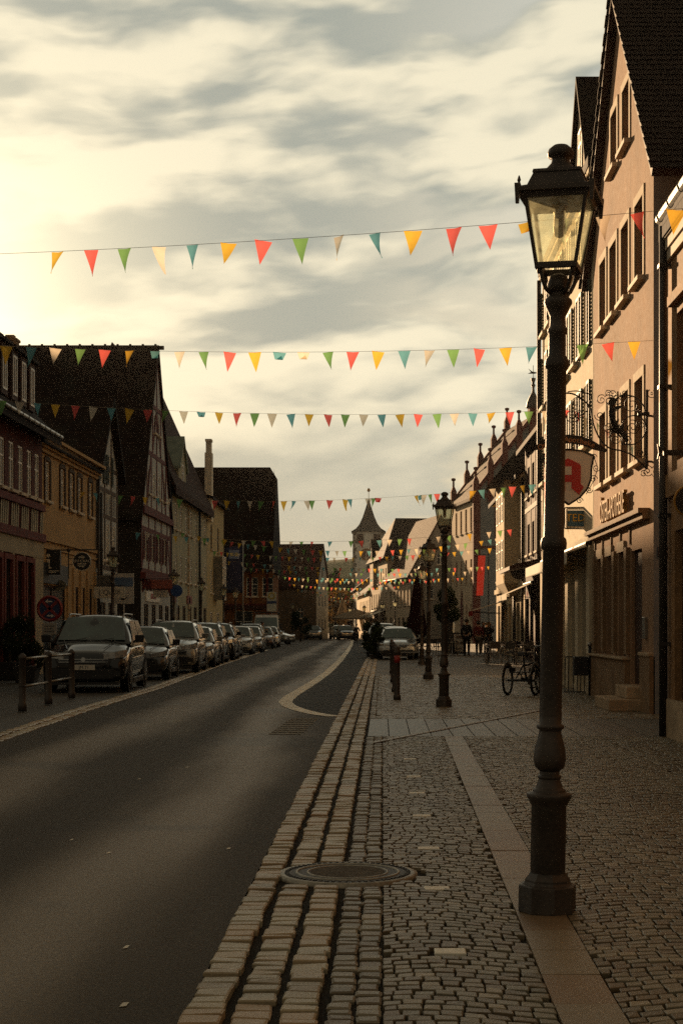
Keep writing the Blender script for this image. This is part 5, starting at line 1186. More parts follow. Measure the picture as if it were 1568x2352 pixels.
mb.add(vs, [(i*5+j, i*5+j+1, i*5+j+6, i*5+j+5) for i in range(n) for j in range(4)])
o = mb.build('banner', cloth_mat('faded_blue_banner', (.075, .075, .13), .35), fp, True); so = o.modifiers.new('solid', 'SOLIDIFY'); so.thickness = .012
MB().box(w0*.78, w0*.2, -.09, -.075, zt-.95, zt-.3).build('emblem', M('banner_emblem', (.18, .22, .34), .7, 0, .1, 3, 0), fp); MB().box(w0*.72, w0*.52, -.10, -.091, zt-.75, zt-.5).box(w0*.45, w0*.27, -.10, -.091, zt-.75, zt-.5).build('emblem_letter', M('banner_letter', (.5, .42, .22), .7, 0, .1, 3, 0), fp)

# ------------------------------------------------------------------ café furniture
def make_chair(lab, grp):
    t = thing('cafe_chair', lab, 'chair', (0, 0, 0), 0, grp)
    MB().box(-.21, .21, -.2, .2, .44, .465).build('seat', m_black, t, bevel=.01)
    mb = MB(); mb.box(-.21, .21, .19, .21, .62, .86); mb.build('backrest', m_black, t, bevel=.008)
    for sx in (-1, 1):
        for y, q in ((-.19, -.23), (.2, .25)):
            mb = MB(); mb.tube([(sx*.22, q, 0), (sx*.2, y, .45)]+([(sx*.2, .2, .88)] if y > 0 else []), .014, 6); mb.build('leg', m_zinc, t)
        MB().tube([(sx*.24, -.17, .45), (sx*.25, -.17, .66), (sx*.25, .18, .68)], .012, 6).build('armrest', m_zinc, t)
    return t
def make_table(lab, grp):
    t = thing('cafe_table', lab, 'table', (0, 0, 0), 0, grp)
    MB().box(-.6, .6, -.38, .38, .72, .75).build('tabletop', m_wood, t, bevel=.006)
    for sx in (-1, 1):
        for sy in (-1, 1): MB().tube([(sx*.55, sy*.33, 0), (sx*.52, sy*.3, .72)], .02, 6).build('leg', m_iron2, t)
    return t
c0 = make_chair('dark café chair among the tables to the right of the strollers', 'cafe chairs before the timbered houses'); t0 = make_table('dark café table among the chairs to the right of the strollers', 'cafe tables before the timbered houses')
first = True
for X, d, rz in ((4.25, 58.4, 10), (4.9, 58.2, -15), (5.5, 58.0, 5), (6.0, 57.6, 20), (4.3, 60.2, 170), (5.0, 60.4, 190), (5.7, 60.2, 180), (4.6, 62.2, 0), (5.4, 62.5, 30), (4.5, 64.3, 185), (5.5, 64.2, 170), (6.1, 59.1, 95)):
    o = c0 if first else copy_tree(c0); first = False; o.location = (X, d, 0); o.rotation_euler = (0, 0, R(rz+180))
first = True
for X, d, rz in ((4.6, 59.3, 2), (5.7, 59.1, -4), (4.9, 63.3, 5)):
    o = t0 if first else copy_tree(t0); first = False; o.location = (X, d, 0); o.rotation_euler = (0, 0, R(rz))
first = True; c1 = copy_tree(c0); c1['label'] = 'grey café chair beside the folded parasol behind the street lamps'; c1['group'] = 'cafe chairs by the parasol'
t1 = copy_tree(t0); t1['label'] = 'dark café table beside the folded parasol behind the street lamps'; t1['group'] = 'cafe tables by the parasol'
for k, (X, d, rz) in enumerate(((2.0, 76, 0), (2.6, 76.5, 20), (3.2, 77, -10), (2.1, 79, 170), (2.9, 79, 190), (3.6, 78, 90))):
    o = c1 if k == 0 else copy_tree(c1); o.location = (X, d, 0); o.rotation_euler = (0, 0, R(rz))
for k, (X, d, rz) in enumerate(((2.3, 77.6, 0), (3.2, 78.2, 8))):
    o = t1 if k == 0 else copy_tree(t1); o.location = (X, d, 0); o.rotation_euler = (0, 0, R(rz))
def closed_parasol(label, X, d, H, rw, mat, rz=0):
    t = thing('closed_parasol', label, 'parasol', (X, d, 0), rz)
    mb = MB(); n = 24; prof = [(.03, H), (.10, H-.25), (.20, H-.9), (.30, H-1.7), (.40, H-2.4), (.44, H-2.75), (.30, H-2.85), (.27, .95), (.22, .72), (.06, .7)]
    vs = []
    for r, z in prof:
        for j in range(n): q = 2*math.pi*j/n; k = rw/.44*r*(1+.2*math.cos(q*6+z*.4)); vs.append((k*math.cos(q), k*math.sin(q), z))
    mb.add(vs, [(i*n+j, i*n+(j+1) % n, (i+1)*n+(j+1) % n, (i+1)*n+j) for i in range(len(prof)-1) for j in range(n)]); mb.build('cover', mat, t, True)
    MB().tube([(0, 0, 0), (0, 0, H+.1)], .04, 10).build('pole', m_iron2, t, True); MB().box(-.45, .45, -.45, .45, 0, .1).build('base', m_iron, t); return t
closed_parasol('large folded wine red parasol rising behind the third street lamp', gX(957, 71), 71, 3.85, .44, cloth_mat('wine_red_parasol', (.035, .014, .013), .15))
pb = thing('open_parasol', 'wide pale open parasol far down the street beside the parked cars', 'parasol', (gX(864*0+818, 178), 178, 0))
MB().lathe([(2.9, 2.35), (2.9, 2.5), (1.5, 3.05), (.1, 3.5)], 8).build('canopy', cloth_mat('pale_parasol', (.30, .26, .20), .3), pb); MB().tube([(0, 0, 0), (0, 0, 3.6)], .06, 8).build('pole', m_iron2, pb)
closed_parasol('beige folded parasol far down the street before the autumn trees', gX(787, 190), 190, 5.0, .75, cloth_mat('beige_parasol', (.36, .28, .19), .2))
ab = thing('sandwich_board', 'white sandwich board with menu pictures beside the dark dressed man', 'sandwich board', (gX(1054, 79), 79, 0), R(8))
MB().box(-.36, .36, -.04, .0, .06, 1.16).build('frame', m_black, ab, bevel=.01); MB().box(-.29, .29, -.052, -.041, .16, 1.08).build('panel', M('menu_board', (.36, .36, .35), .5, 0, .1, 4, 0), ab)
mb = MB()
for a, b, c, d in ((-.2, -.02, .55, .7), (.04, .22, .55, .7), (-.2, .2, .85, 1.0), (-.2, .1, .3, .36)): mb.box(a, b, -.058, -.053, c, d)
mb.build('menu_picture', M('menu_pictures', (.12, .09, .07), .6, 0, .6, 12, 0), ab); MB().bar((-.3, .3, 0), (-.3, .0, 1.1), .03).bar((.3, .3, 0), (.3, 0, 1.1), .03).build('leg', m_black, ab)
ab2 = thing('display_stand', 'white ice cream display cone beside the closed parasol', 'display', (gX(1027, 92), 92, 0)); MB().lathe([(.3, .2), (.42, 1.0), (.45, 1.6), (.3, 2.2), (.06, 2.65)], 14).build('panel', M('display_white', (.30, .31, .27), .5, 0, .2, 2, 0), ab2, True); MB().lathe([(.3, 0), (.3, .2)], 14).build('base', m_iron2, ab2)
# ------------------------------------------------------------------ vehicles
m_tyre = M('tyre_rubber', (.012, .012, .012), .85, 0, .2, 20, .2); m_rim = M('alloy_rim', (.25, .25, .25), .35, .9, .1, 10, 0)
m_cglass = M('car_window_glass', (.030, .062, .056), .10, 0, .45, 2.2, 0, spec=1.0)
m_lens = M('headlamp_lens', (.45, .45, .44), .12, .5, .25, 14, .1, coat=1.0); m_trim = M('black_plastic_trim', (.012, .012, .012), .6, 0, .2, 10, .1)
m_plate = M('number_plate', (.55, .52, .44), .5, 0, .05, 5, 0); m_pltx = M('plate_lettering', (.012, .012, .012), .6, 0, .05, 5, 0); m_chrome = M('chrome_trim', (.5, .5, .5), .15, 1, .05, 5, 0)
m_mir = M('mirror_glass', (.3, .3, .3), .05, 1, .05, 3, 0)
def paint(name, col, metal=.35): return M(name, col, .28, metal, .06, 1.5, 0, spec=.6 if max(col) > .02 else .05, coat=1.0)
def make_car(label, pm, L=4.4, W=1.82, H=1.62, hood=1.0, nose=.78, cowl=1.12, wst=1.95, rend=.55, rbase=.12, rails=False, plate='', rimr=.62, r=.335, boot=0.0, name='parked_car', cat='car', grp='cars parked along the left kerb', grille=(.36, .50, .70), lamp_z=(.66, .86), two=True, dark=False, intake=(.24, .42)):
    t = thing(name, label, cat, (0, 0, 0), 0, grp); w = W/2; G = hood
    rz = L-rbase; deck = hood+.03
    st = [(0, .74, .30, nose-.17, .0), (.012, .87, .24, nose-.10, .01), (.07, .945, .215, nose-.03, .02), (.17, .975, .205, nose+.005, .03), (.45, .992, .20, nose+.055, .05), (cowl*.75, 1, .2, hood-.05, .05), (cowl+.1, 1, .2, hood, .03), (L*.5, 1, .2, hood+.01, .0), (L-1.0, 1, .2, deck, .0), (L-.35, .97, .22, deck, .0), (L-.08, .90, .28, deck-.10, .0), (L, .80, .34, deck-.25, 0)]
    mb = MB(); n = 13
    vs = []
    for y, f, zb, zt, c in st:
        a = w*f; zm = (zb+zt)*.5
        half = [(-.80*a, zb), (-.97*a, zb+.08), (-a, zm), (-.985*a, zt-.14), (-.90*a, zt-.015), (-.5*a, zt+c)]
        ring = half+[(0, zt+c*1.25)]+[(-x, z) for x, z in half[::-1]]
        vs += [(x, y, z) for x, z in ring]
    k = len(st)
    mb.add(vs, [(i*n+j, i*n+(j+1) % n, (i+1)*n+(j+1) % n, (i+1)*n+j) for i in range(k-1) for j in range(n)]+[tuple(range(n))[::-1], tuple((k-1)*n+j for j in range(n))])
    # cabin in the same body mesh
    wb, wt = w-.05, w-.235; y0, y1, y2, y3 = cowl, wst, L-rend, rz-boot; zb_, zt_ = hood-.03, H-.045
    rows_ = []
    for y, ww, z in ((y0, wb, zb_), (y0+(y1-y0)*.5, (wb+wt)/2+.02, (zb_+zt_)/2), (y1-.04, wt+.005, zt_-.02), (y1+.12, wt, zt_+.02), ((y1+y2)/2, wt, H-.01), (y2-.1, wt, zt_+.015), (y2+.03, wt, zt_-.03), (y2+(y3-y2)*.5, (wb+wt)/2+.02, (zb_+zt_)/2), (y3, wb, zb_)):
        rows_.append((y, ww, z))
    vs = []
    for i, (y, ww, z) in enumerate(rows_):
        top = 2 <= i <= 6; yb = y0+(y3-y0)*(i/8)
        vs += [(-wb-.005, yb, zb_-.12), (-wb, yb if top else y, zb_), (-ww, y, z-(.055 if top else 0)), (-ww*.72, y, z+(.012 if top else .0)), (0, y-(.05 if i < 3 else 0), z+(.035 if top else .0)), (ww*.72, y, z+(.012 if top else 0)), (ww, y, z-(.055 if top else 0)), (wb, yb if top else y, zb_), (wb+.005, yb, zb_-.12)]
    m = 9
    mb.add(vs, [(i*m+j, i*m+j+1, (i+1)*m+j+1, (i+1)*m+j) for i in range(8) for j in range(m-1)])
    mb.build('body', pm, t, True, sub=1)
    def pane(nm, q, off=.014, th=.012):
        q = [Vector(p) for p in q]; nr = (q[1]-q[0]).cross(q[3]-q[0]).normalized(); ce = sum(q, Vector())/4
        if nr.dot(ce-Vector((0, L*.5, 1.0))) < 0: nr = -nr
        q = [p+nr*off for p in q]; return MB().prism(q, nr*-th).build(nm, m_cglass, t, bevel=.004)
    def lerp(a, b, f): return a+(b-a)*f
    def wp(f, x): # along the windscreen
        return (x*lerp(wb-.12, wt-.085, f), lerp(y0, y1, f)-.0, lerp(zb_, zt_, f))
    pane('windscreen', [wp(.10, -1), wp(.10, 1), wp(.93, 1), wp(.93, -1)], .03)
    def rp(f, x): return (x*lerp(wb-.12, wt-.06, f), lerp(y3, y2, f), lerp(zb_, zt_, f))
    pane('rear_window', [rp(.12, -1), rp(.12, 1), rp(.9, 1), rp(.9, -1)], .02)
    for s in (-1, 1):
        def sp(f, u): return (s*lerp(wb+.0, wt+.01, f), lerp(lerp(y0, y1, f), lerp(y3, y2, f), u), lerp(zb_, zt_-.02, f))
        pane('side_window', [sp(.1, .13 if True else 0), sp(.1, .50), sp(.88, .48), sp(.88, .06)], .016); pane('side_window', [sp(.1, .54), sp(.1, .9), sp(.88, .86), sp(.88, .52)], .016)
        # headlamp wrapping the corner
        pl = [(.46*w, .012, .05), (.72*w, .022, .1), (.90*w, .075, .15), (.955*w, .34, .15)]; vs = []
        z0, z1 = lamp_z
        for i, (x, y, dz) in enumerate(pl):
            a = (z0+.02*i, z1-.10+.035*i)
            vs += [(s*(x+.012), y-.012, a[0]), (s*(x+.012), y-.012, min(a[1], nose+.02+.02*i)), (s*(x-.05), y+.06, a[0]), (s*(x-.05), y+.06, min(a[1], nose+.02+.02*i))]
        fs = []
        for i in range(3): o = i*4; fs += [(o, o+1, o+5, o+4), (o+2, o+6, o+7, o+3), (o+1, o+3, o+7, o+5), (o, o+4, o+6, o+2)]
        fs += [(0, 2, 3, 1), (12, 13, 15, 14)]
        MB().add(vs, fs).build('headlight', m_lens, t)
        mr = MB(); mr.frus((s*(w+.11), cowl+.32, hood+.0), .095, .05, (s*(w+.12), cowl+.31, hood+.17), .105, .06); mr.bar((s*(w-.05), cowl+.33, hood+.0), (s*(w+.08), cowl+.32, hood+.04), .05)
        mr.build('mirror', m_trim if dark else pm, t, bevel=.02)
        for y in (.82, L-.80):
            wh = MB(); wh.tube([(s*(w-.22), y, r), (s*(w-.20), y, r), (s*(w-.03), y, r), (s*(w-.005), y, r)], [r*.93, r, r, r*.93], 26); wo = wh.build('wheel', m_tyre, t, True)
            rb = MB(); rb.disc((s*(w-.012), y, r), r*rimr, (1, 0, 0), .03, 22)
            for q in range(5): an = q*2*math.pi/5; rb.bar((s*(w+.004), y+.04*math.cos(an), r+.04*math.sin(an)), (s*(w+.004), y+r*rimr*.95*math.cos(an), r+r*rimr*.95*math.sin(an)), .055, .02, up=(1, 0, 0))
            rb.build('rim', m_rim, wo)
            MB().disc((s*(w-.02), y, r+.015), r+.075, (1, 0, 0), .012, 28).build('wheel_arch', m_trim, t)
        MB().box(*sorted((s*(w-.01), s*(w+.012))), L*.5-.06, L*.5+.08, hood-.16, hood-.125).build('door_handle', m_chrome if not dark else m_trim, t)
        MB().box(*sorted((s*(w-.06), s*(w+.002))), 1.25, L-1.25, .17, .30).build('sill_trim', m_trim, t, bevel=.02)
        MB().box(*sorted((s*.55*w, s*.85*w)), -.0, .1, intake[0]+.06, intake[1]-.04).build('fog_lamp', m_trim, t)
        if rails: MB().tube([(s*(wt-.10), y1-.02, H-.075), (s*(wt-.09), y1+.12, H-.0), (s*(wt-.09), y1+.3, H+.012), (s*(wt-.09), y2-.30, H+.01), (s*(wt-.10), y2-.12, H-.06)], .02, 8).build('roof_rail', m_zinc, t, True)
    a, z0, z1 = grille
    gb = MB(); gb.prism([(-a*W, -.012, z0), (a*W, -.012, z0), (a*W*1.12, .02, z1), (-a*W*1.12, .02, z1)], (0, .06, 0)); g = gb.build('grille', m_trim, t, bevel=.006)
    gb = MB()
    for k in range(2): gb.box(-a*W*.95, a*W*.95, -.022, -.010, lerp(z0, z1, .42+.33*k)-.008, lerp(z0, z1, .42+.33*k)+.008)
    gb.disc((0, -.02, lerp(z0, z1, .72)), .05, (0, 1, 0), .02, 18); gb.build('grille_bar', m_chrome, g)
    MB().prism([(-.34*W, -.0, intake[0]), (.34*W, -.0, intake[0]), (.36*W, -.012, intake[1]), (-.36*W, -.012, intake[1])], (0, .08, 0)).build('lower_intake', m_trim, t, bevel=.01)
    MB().box(-.40*W, .40*W, .03, .2, .17, .23).build('bumper_lip', m_trim, t)
    q = MB().box(-.26, .26, -.045, -.028, z0-.10, z0+.015).build('number_plate', m_plate, t, bevel=.003)
    if plate:
        text('plate_text', plate, .10, q, (.02, -.047, z0-.043), (R(90), 0, 0), m_pltx, .001, sx=.95)
        MB().box(-.258, -.22, -.048, -.044, z0-.098, z0+.012).build('plate_band', m_blue, q)
    wp_ = MB()
    for s in (-.55, .1): wp_.bar((s*w, cowl-.015, hood+.02), (s*w+.42, cowl+.08, hood+.10), .014, .012)
    wp_.build('wiper', m_trim, t)
    sh_ = MB(); sh_.bar((-.42*w, .3, nose+.095), (-.62*w, cowl-.1, hood+.03), .012, .012).bar((.42*w, .3, nose+.095), (.62*w, cowl-.1, hood+.03), .012, .012); sh_.build('bonnet_crease', pm, t)
    for s in (-1, 1): MB().box(*sorted((s*(w-.28), s*(w-.09))), L-.06, L+.005, .72, .95).build('tail_light', m_sred, t)
    bx_ = MB(); bx_.lathe([(.06, -.03), (.09, 0), (.06, .03)], 10, (0, wst+.25, H-.18)); bx_.build('rear_view_mirror', m_trim, t)
    return t
def put(c, X, d, rz=0): c.location = (X, d, 0); c.rotation_euler = (0, 0, R(rz)); return c
p_black = paint('black_metallic_paint', (.006, .007, .008), .0); p_silver = paint('silver_paint', (.30, .30, .28), .6); p_grey = paint('warm_grey_paint', (.24, .235, .215), .5)
p_white = paint('white_car_paint', (.52, .51, .47), 0); p_dgrey = paint('dark_grey_paint', (.045, .05, .053), .5); p_blue = paint('dark_blue_grey_paint', (.04, .05, .06), .4); p_bmw = paint('light_silver_blue_paint', (.36, .38, .38), .5)
SUV = dict(L=4.5, W=1.86, H=1.69, hood=1.08, nose=.88, cowl=1.12, wst=1.95, r=.36, rails=True, lamp_z=(.74, .96), grille=(.30, .60, .78), intake=(.3, .52))
HATCH = dict(L=4.05, W=1.74, H=1.48, hood=.94, nose=.74, cowl=1.05, wst=1.85, r=.31, lamp_z=(.62, .82), grille=(.30, .50, .62))
SALOON = dict(L=4.6, W=1.82, H=1.43, hood=.92, nose=.72, cowl=1.35, wst=2.1, rend=1.1, boot=.55, r=.325, lamp_z=(.60, .76), grille=(.20, .52, .66))
put(make_car('black four wheel drive with roof rails and plate JM 71, first of the parked row', p_black, plate='JM 71', dark=True, **{**SUV, 'W': 1.9, 'H': 1.74, 'hood': 1.10, 'nose': .87, 'r': .37}), gX(198, 34.0), 33.7, 2.4)
put(make_car('dark bronze hatchback tucked between the black car and the grey one with rails', paint('bronze_black_paint', (.03, .026, .022), .3), plate='', **HATCH), -6.72, 41.6, 2.4)
c3 = put(make_car('light grey tall car with roof rails and plate U23 E, third of the parked row', p_grey, plate='U23 E', **{**SUV, 'W': 1.84, 'H': 1.66}), gX(386, 47.6), 47.6, 2.2)
c4 = put(make_car('silver hatchback close behind the light grey car with plate U23 E', p_silver, **HATCH), gX(434, 53.6), 53.6, 2.2)
c5 = put(make_car('blue grey tall estate with roof rails behind the silver hatchback', p_blue, **{**SUV, 'H': 1.63}), gX(454, 59), 59.3, 2.2)
c6 = put(copy_tree(c5), gX(485, 64.8), 65.3, 2.2); c6['label'] = 'near black tall car with roof rails behind the blue grey estate'
c7 = put(copy_tree(c4), gX(503, 70.8), 71.2, 2.2); c7['label'] = 'silver hatchback between the dark tall cars and the white hatchback'
c8 = put(make_car('white hatchback seen full front in the middle of the parked row', p_white, **{**HATCH, 'H': 1.5, 'grille': (.28, .52, .6)}), gX(543, 79), 78.5, 2)
c9 = put(copy_tree(c8), gX(567, 86), 86, 2); c9['label'] = 'silver hatchback half hidden behind the full front white one'
c10 = put(copy_tree(c3), gX(571, 93.5), 93.5, 2); c10['label'] = 'dark grey car with rails behind the standing dark figure'
c11 = put(copy_tree(c4), gX(597, 101), 101.5, 2); c11['label'] = 'brown red hatchback just right of the standing dark figure'
c12 = put(copy_tree(c9), gX(612, 108), 108.5, 2); c12['label'] = 'white hatchback last before the white van'
c13 = put(copy_tree(c4), gX(668, 128), 128, 62); c13['label'] = 'silver bonneted car turned out of the row beyond the van'; c13['group'] = 'cars at the far end'
c14 = put(copy_tree(c5), gX(722, 172), 172, 6); c14['label'] = 'dark car driving towards us before the far gable'; c14['group'] = 'cars at the far end'
c15 = put(copy_tree(c5), gX(797, 168), 168, 6); c15['label'] = 'dark car on the far road, in front of the lit one'; c15['group'] = 'cars at the far end'
c16 = put(copy_tree(c3), gX(784, 182), 182, 8); c16['label'] = 'light tall car behind the dark car on the far road'; c16['group'] = 'cars at the far end'
c17 = put(copy_tree(c8), gX(809, 190), 190, 5); c17['label'] = 'white car to the right behind the dark car on the far road'; c17['group'] = 'cars at the far end'
bm = put(make_car('light silver saloon parked on the right behind the bollards', p_bmw, grp='cars parked on the right', **SALOON), gX(914, 67.9), 67.9)
b2 = put(copy_tree(c4), gX(907, 76), 76.5); b2['label'] = 'dark grey hatchback right behind the silver saloon'; b2['group'] = 'cars parked on the right'
b3 = put(copy_tree(c3), gX(879, 85), 85); b3['label'] = 'light tall car behind the hedge plants on the right side'; b3['group'] = 'cars parked on the right'
def repaint(c, pm):
    for ch in c.children:
        if ch.name.startswith(('body', 'mirror', 'bonnet')) and ch.material_slots and ch.material_slots[0].material is not m_trim:
            ch.material_slots[0].link = 'OBJECT'; ch.material_slots[0].material = pm
    return c
p_wine = paint('brown_red_paint', (.055, .018, .012), .3); p_sil2 = paint('bright_silver_paint', (.42, .42, .41), .5)
repaint(c6, p_black); repaint(c7, p_sil2); repaint(c9, p_sil2); repaint(c10, p_dgrey); repaint(c11, p_wine); repaint(c14, p_dgrey); repaint(c15, p_black); repaint(b3, p_sil2); repaint(b2, p_dgrey)
# white van
vn = thing('parked_van', 'white panel van with ladder rack at the end of the parked row', 'van', (gX(610, 115), 115, 0), R(2)); W = 2.0; w_ = 1.0
mb = MB(); prof = [(0, .35), (0, .95), (.25, 1.15), (.95, 1.35), (1.55, 2.25), (1.8, 2.38), (5.3, 2.42), (5.4, 2.3), (5.45, .4), (5.3, .3), (.1, .28)]
n = len(prof); vs = [(s*(w_-.02-max(0, z-1.2)*.12), y, z) for s in (-1, 1) for y, z in prof]
mb.add(vs, [tuple(range(n)), tuple(range(2*n-1, n-1, -1))]+[(i, n+i, n+(i+1) % n, (i+1) % n) for i in range(n)]); mb.build('body', p_white, vn, bevel=.06)
MB().prism([(-.86, .955, 1.40), (.86, .955, 1.40), (.80, 1.465, 2.16), (-.80, 1.465, 2.16)], (0, -.02, .014)).build('windscreen', m_cglass, vn)
for s in (-1, 1):
    MB().prism([(s*.985, 1.25, 1.35), (s*.985, 2.3, 1.35), (s*.91, 2.3, 2.0), (s*.91, 1.65, 2.0)], (s*.012, 0, .004)).build('side_window', m_cglass, vn)
    MB().box(*sorted((s*.55, s*.95)), -.03, .1, .72, .98).build('headlight', m_lens, vn, bevel=.02); MB().box(*sorted((s*1.02, s*1.22)), 1.35, 1.47, 1.3, 1.7).build('mirror', m_trim, vn, bevel=.02)
    for y in (.9, 4.3):
        wo = MB().disc((s*.9, y, .34), .34, (1, 0, 0), .2, 22).build('wheel', m_tyre, vn); MB().disc((s*.995, y, .34), .2, (1, 0, 0), .03, 18).build('rim', m_rim, wo)
MB().box(-.55, .55, -.04, .05, .55, .9).build('grille', m_trim, vn, bevel=.01); MB().box(-.26, .26, -.05, -.035, .42, .53).build('number_plate', m_plate, vn)
mb = MB()
for y in (1.9, 3.4, 5): mb.tube([(-.85, y, 2.4), (-.85, y, 2.56), (.85, y, 2.56), (.85, y, 2.4)], .03, 6)
for x in (-.85, -.3, .3, .85): mb.tube([(x, 1.7, 2.57), (x, 5.2, 2.57)], .025, 6)
mb.build('roof_rack', m_iron2, vn)
# ------------------------------------------------------------------ people
def skin_obj(name, verts, edges, rad, mat, parent, sub=1):
    me = bpy.data.meshes.new(name); me.from_pydata([v for v in verts], edges, []); me.materials.append(mat)
    o = bpy.data.objects.new(name, me); COL.objects.link(o); o.parent = parent
    sk = o.modifiers.new('skin', 'SKIN'); sk.use_smooth_shade = True
    if not me.skin_vertices: me.skin_vertices.new()
    for i, r in enumerate(rad):
        q = me.skin_vertices[0].data[i]; q.radius = (r, r) if not isinstance(r, tuple) else r; q.use_root = (i == 0)
    s = o.modifiers.new('sub', 'SUBSURF'); s.levels = sub; s.render_levels = sub
    return o
m_skin = M('skin', (.30, .17, .11), .6, 0, .1, 8, .05)
def person(label, X, d, rz, jacket, trousers, hair, h=1.75, pose='stand', long_hair=False, parent=None, z0=0.0):
    t = thing('person', label, 'person', (X, d, z0), R(rz)); k = h/1.75
    V = []; E = []; RD = []
    def v(p, r, fr=None):
        V.append((p[0]*k, p[1]*k, p[2]*k)); RD.append(r*k); i = len(V)-1
        if fr is not None: E.append((fr, i))
        return i
    sit = pose == 'ride'; pz = .93 if not sit else .92
    ln = .0 if not sit else -.22                       # lean forward
    pel = v((0, 0, pz), .13); wa = v((0, ln*.3, pz+.2), .115, pel); ch = v((0, ln*.8, pz+.42), .125, wa); nb = v((0, ln, pz+.55), .06, ch); nk = v((0, ln-.01, pz+.60), .05, nb)
    hb = v((0, ln-.03, pz+.66), .075, nk); hc = v((0, ln-.02, pz+.73), .092, hb); ht = v((0, ln-.01, pz+.81), .06, hc); v((0, ln-.125, pz+.69), .014, hb)
    torso = [pel, wa, ch, nb]; arms = []; legs = []
    for s in (-1, 1):
        if sit:
            kn = (s*.11, -.36 if s > 0 else -.30, .62 if s > 0 else .78); an = (s*.11, -.20 if s > 0 else -.18, .22 if s > 0 else .38); to = (s*.11, -.36, an[2]-.05)
        elif pose == 'walk': kn = (s*.09, -.10*s-.04, .49); an = (s*.09, -.20*s+.05, .09+(.05 if s < 0 else 0)); to = (s*.09, an[1]-.17, .045)
        else: kn = (s*.10, -.02, .49); an = (s*.105, .03, .085); to = (s*.12, -.13, .04)
        hp = v((s*.095, 0, pz-.06), .095, pel); a = v(kn, .062, hp); b = v(an, .042, a); c = v(to, .035, b); legs.append((hp, a, b))
        sh = v((s*.175, ln*.9, pz+.48), .062, ch)
        if sit: el = (s*.24, ln-.18, pz+.27); wr = (s*.25, ln-.40, pz+.17); hd = (s*.25, ln-.47, pz+.17)
        elif pose == 'phone': el = (s*.22, -.02, 1.14); wr = (s*.13, -.26, 1.22); hd = (s*.09, -.32, 1.26)
        elif pose == 'face' and s > 0: el = (.24, -.12, 1.20); wr = (.14, -.17, 1.44); hd = (.10, -.15, 1.53)
        else: el = (s*.235, .03, 1.14); wr = (s*.235, -.06, .90); hd = (s*.235, -.08, .82)
        e = v(el, .046, sh); wv = v(wr, .032, e); h_ = v(hd, .034, wv); arms.append((sh, e, wv))
        dv = (Vector(hd)-Vector(wr)).normalized(); sd = dv.cross(Vector((s, 0, .2))).normalized()
        for q in range(4):
            f0 = Vector(hd)+sd*(q-1.5)*.018+dv*.04; f1 = f0+dv*(.045+.006*(1 if q in (1, 2) else 0))+Vector((-s*.012, 0, -.006)); f2 = v(tuple(f0), .010, h_); v(tuple(f1), .007, f2)
        tb = Vector(wr)+dv*.03+sd*.035; v(tuple(tb+dv*.035), .010, wv)
    skin_obj('body', V, E, RD, m_skin, t)
    def sub_(idx, edges, grow, mat, nm, extra=()):
        ids = list(dict.fromkeys(idx)); mp = {i: n for n, i in enumerate(ids)}
        return skin_obj(nm, [V[i] for i in ids], [(mp[a], mp[b]) for a, b in edges], [RD[i]+grow*k for i in ids], mat, t)
    jx = [pel, wa, ch, nb]+[i for a in arms for i in a]; je = [(pel, wa), (wa, ch), (ch, nb)]+[e for a in arms for e in ((ch, a[0]), (a[0], a[1]), (a[1], a[2]))]
    sub_(jx, je, .022, jacket, 'jacket')
    tx = [pel]+[i for a in legs for i in a]; te = [e for a in legs for e in ((pel, a[0]), (a[0], a[1]), (a[1], a[2]))]
    sub_(tx, te, .018, trousers, 'trousers')
    mb = MB(); hz = pz+.73; mb.lathe([(.098, -.03 if not long_hair else -.2), (.112, .03), (.105, .08), (.075, .115), (.02, .13)], 12, (0, 0, 0)); o = mb.build('hair', hair, t, True)
    for q in o.data.vertices: q.co = Vector((q.co.x, (q.co.y*(1 if q.co.y > 0 else .72)+ln+.012), q.co.z+hz))*k
    mb = MB()
    for s in (-1, 1): mb.lathe([(.003, -.01), (.012, 0), (.003, .01)], 6, (s*.034*k, (ln-.103)*k, (pz+.735)*k))
    mb.build('eye', m_black, t); MB().box(-.025*k, .025*k, (ln-.108)*k, (ln-.095)*k, (pz+.645)*k, (pz+.655)*k).build('mouth', M('lips', (.2, .07, .06), .5, 0, .1, 8, 0), t)
    mb = MB()
    for s, (hp, a, b) in zip((-1, 1), legs):
        p = V[b]; mb.frus((p[0], p[1]-.07*k, max(p[2]-.085*k, .0)), .042*k, .13*k, (p[0], p[1]-.02*k, p[2]+.02*k), .036*k, .055*k)
    mb.build('shoe', m_black, t, bevel=.012)
    return t
j_black = M('black_jacket', (.016, .016, .017), .85, 0, .2, 12, .2); j_red = M('wine_red_jumper', (.10, .018, .016), .9, 0, .2, 12, .2); j_dark = M('charcoal_coat', (.03, .028, .027), .9, 0, .2, 12, .2); tr_jean = M('grey_jeans', (.085, .08, .07), .9, 0, .2, 12, .2); tr_black = M('black_trousers', (.014, .014, .015), .9, 0, .2, 12, .2)
h_dark = M('dark_hair', (.015, .011, .009), .6, 0, .2, 20, .2); h_fair = M('fair_hair', (.30, .19, .09), .6, 0, .2, 20, .2)
person('man in black jacket and black trousers standing before the sandwich board', gX(1071, 77), 77, 160, j_black, tr_black, h_dark, 1.84)
person('person in wine red jumper and pale jeans walking beside the man in black', gX(1098, 79), 79, 175, j_red, tr_jean, h_dark, 1.74, 'walk')
person('fair haired woman in dark coat holding a hand to her face by the tables', gX(1123, 80), 80, 60, j_dark, tr_black, h_fair, 1.68, 'face', True)
person('person in dark coat half hidden behind the one in wine red jumper', gX(1109, 84), 84, 10, j_dark, tr_jean, h_dark, 1.72)
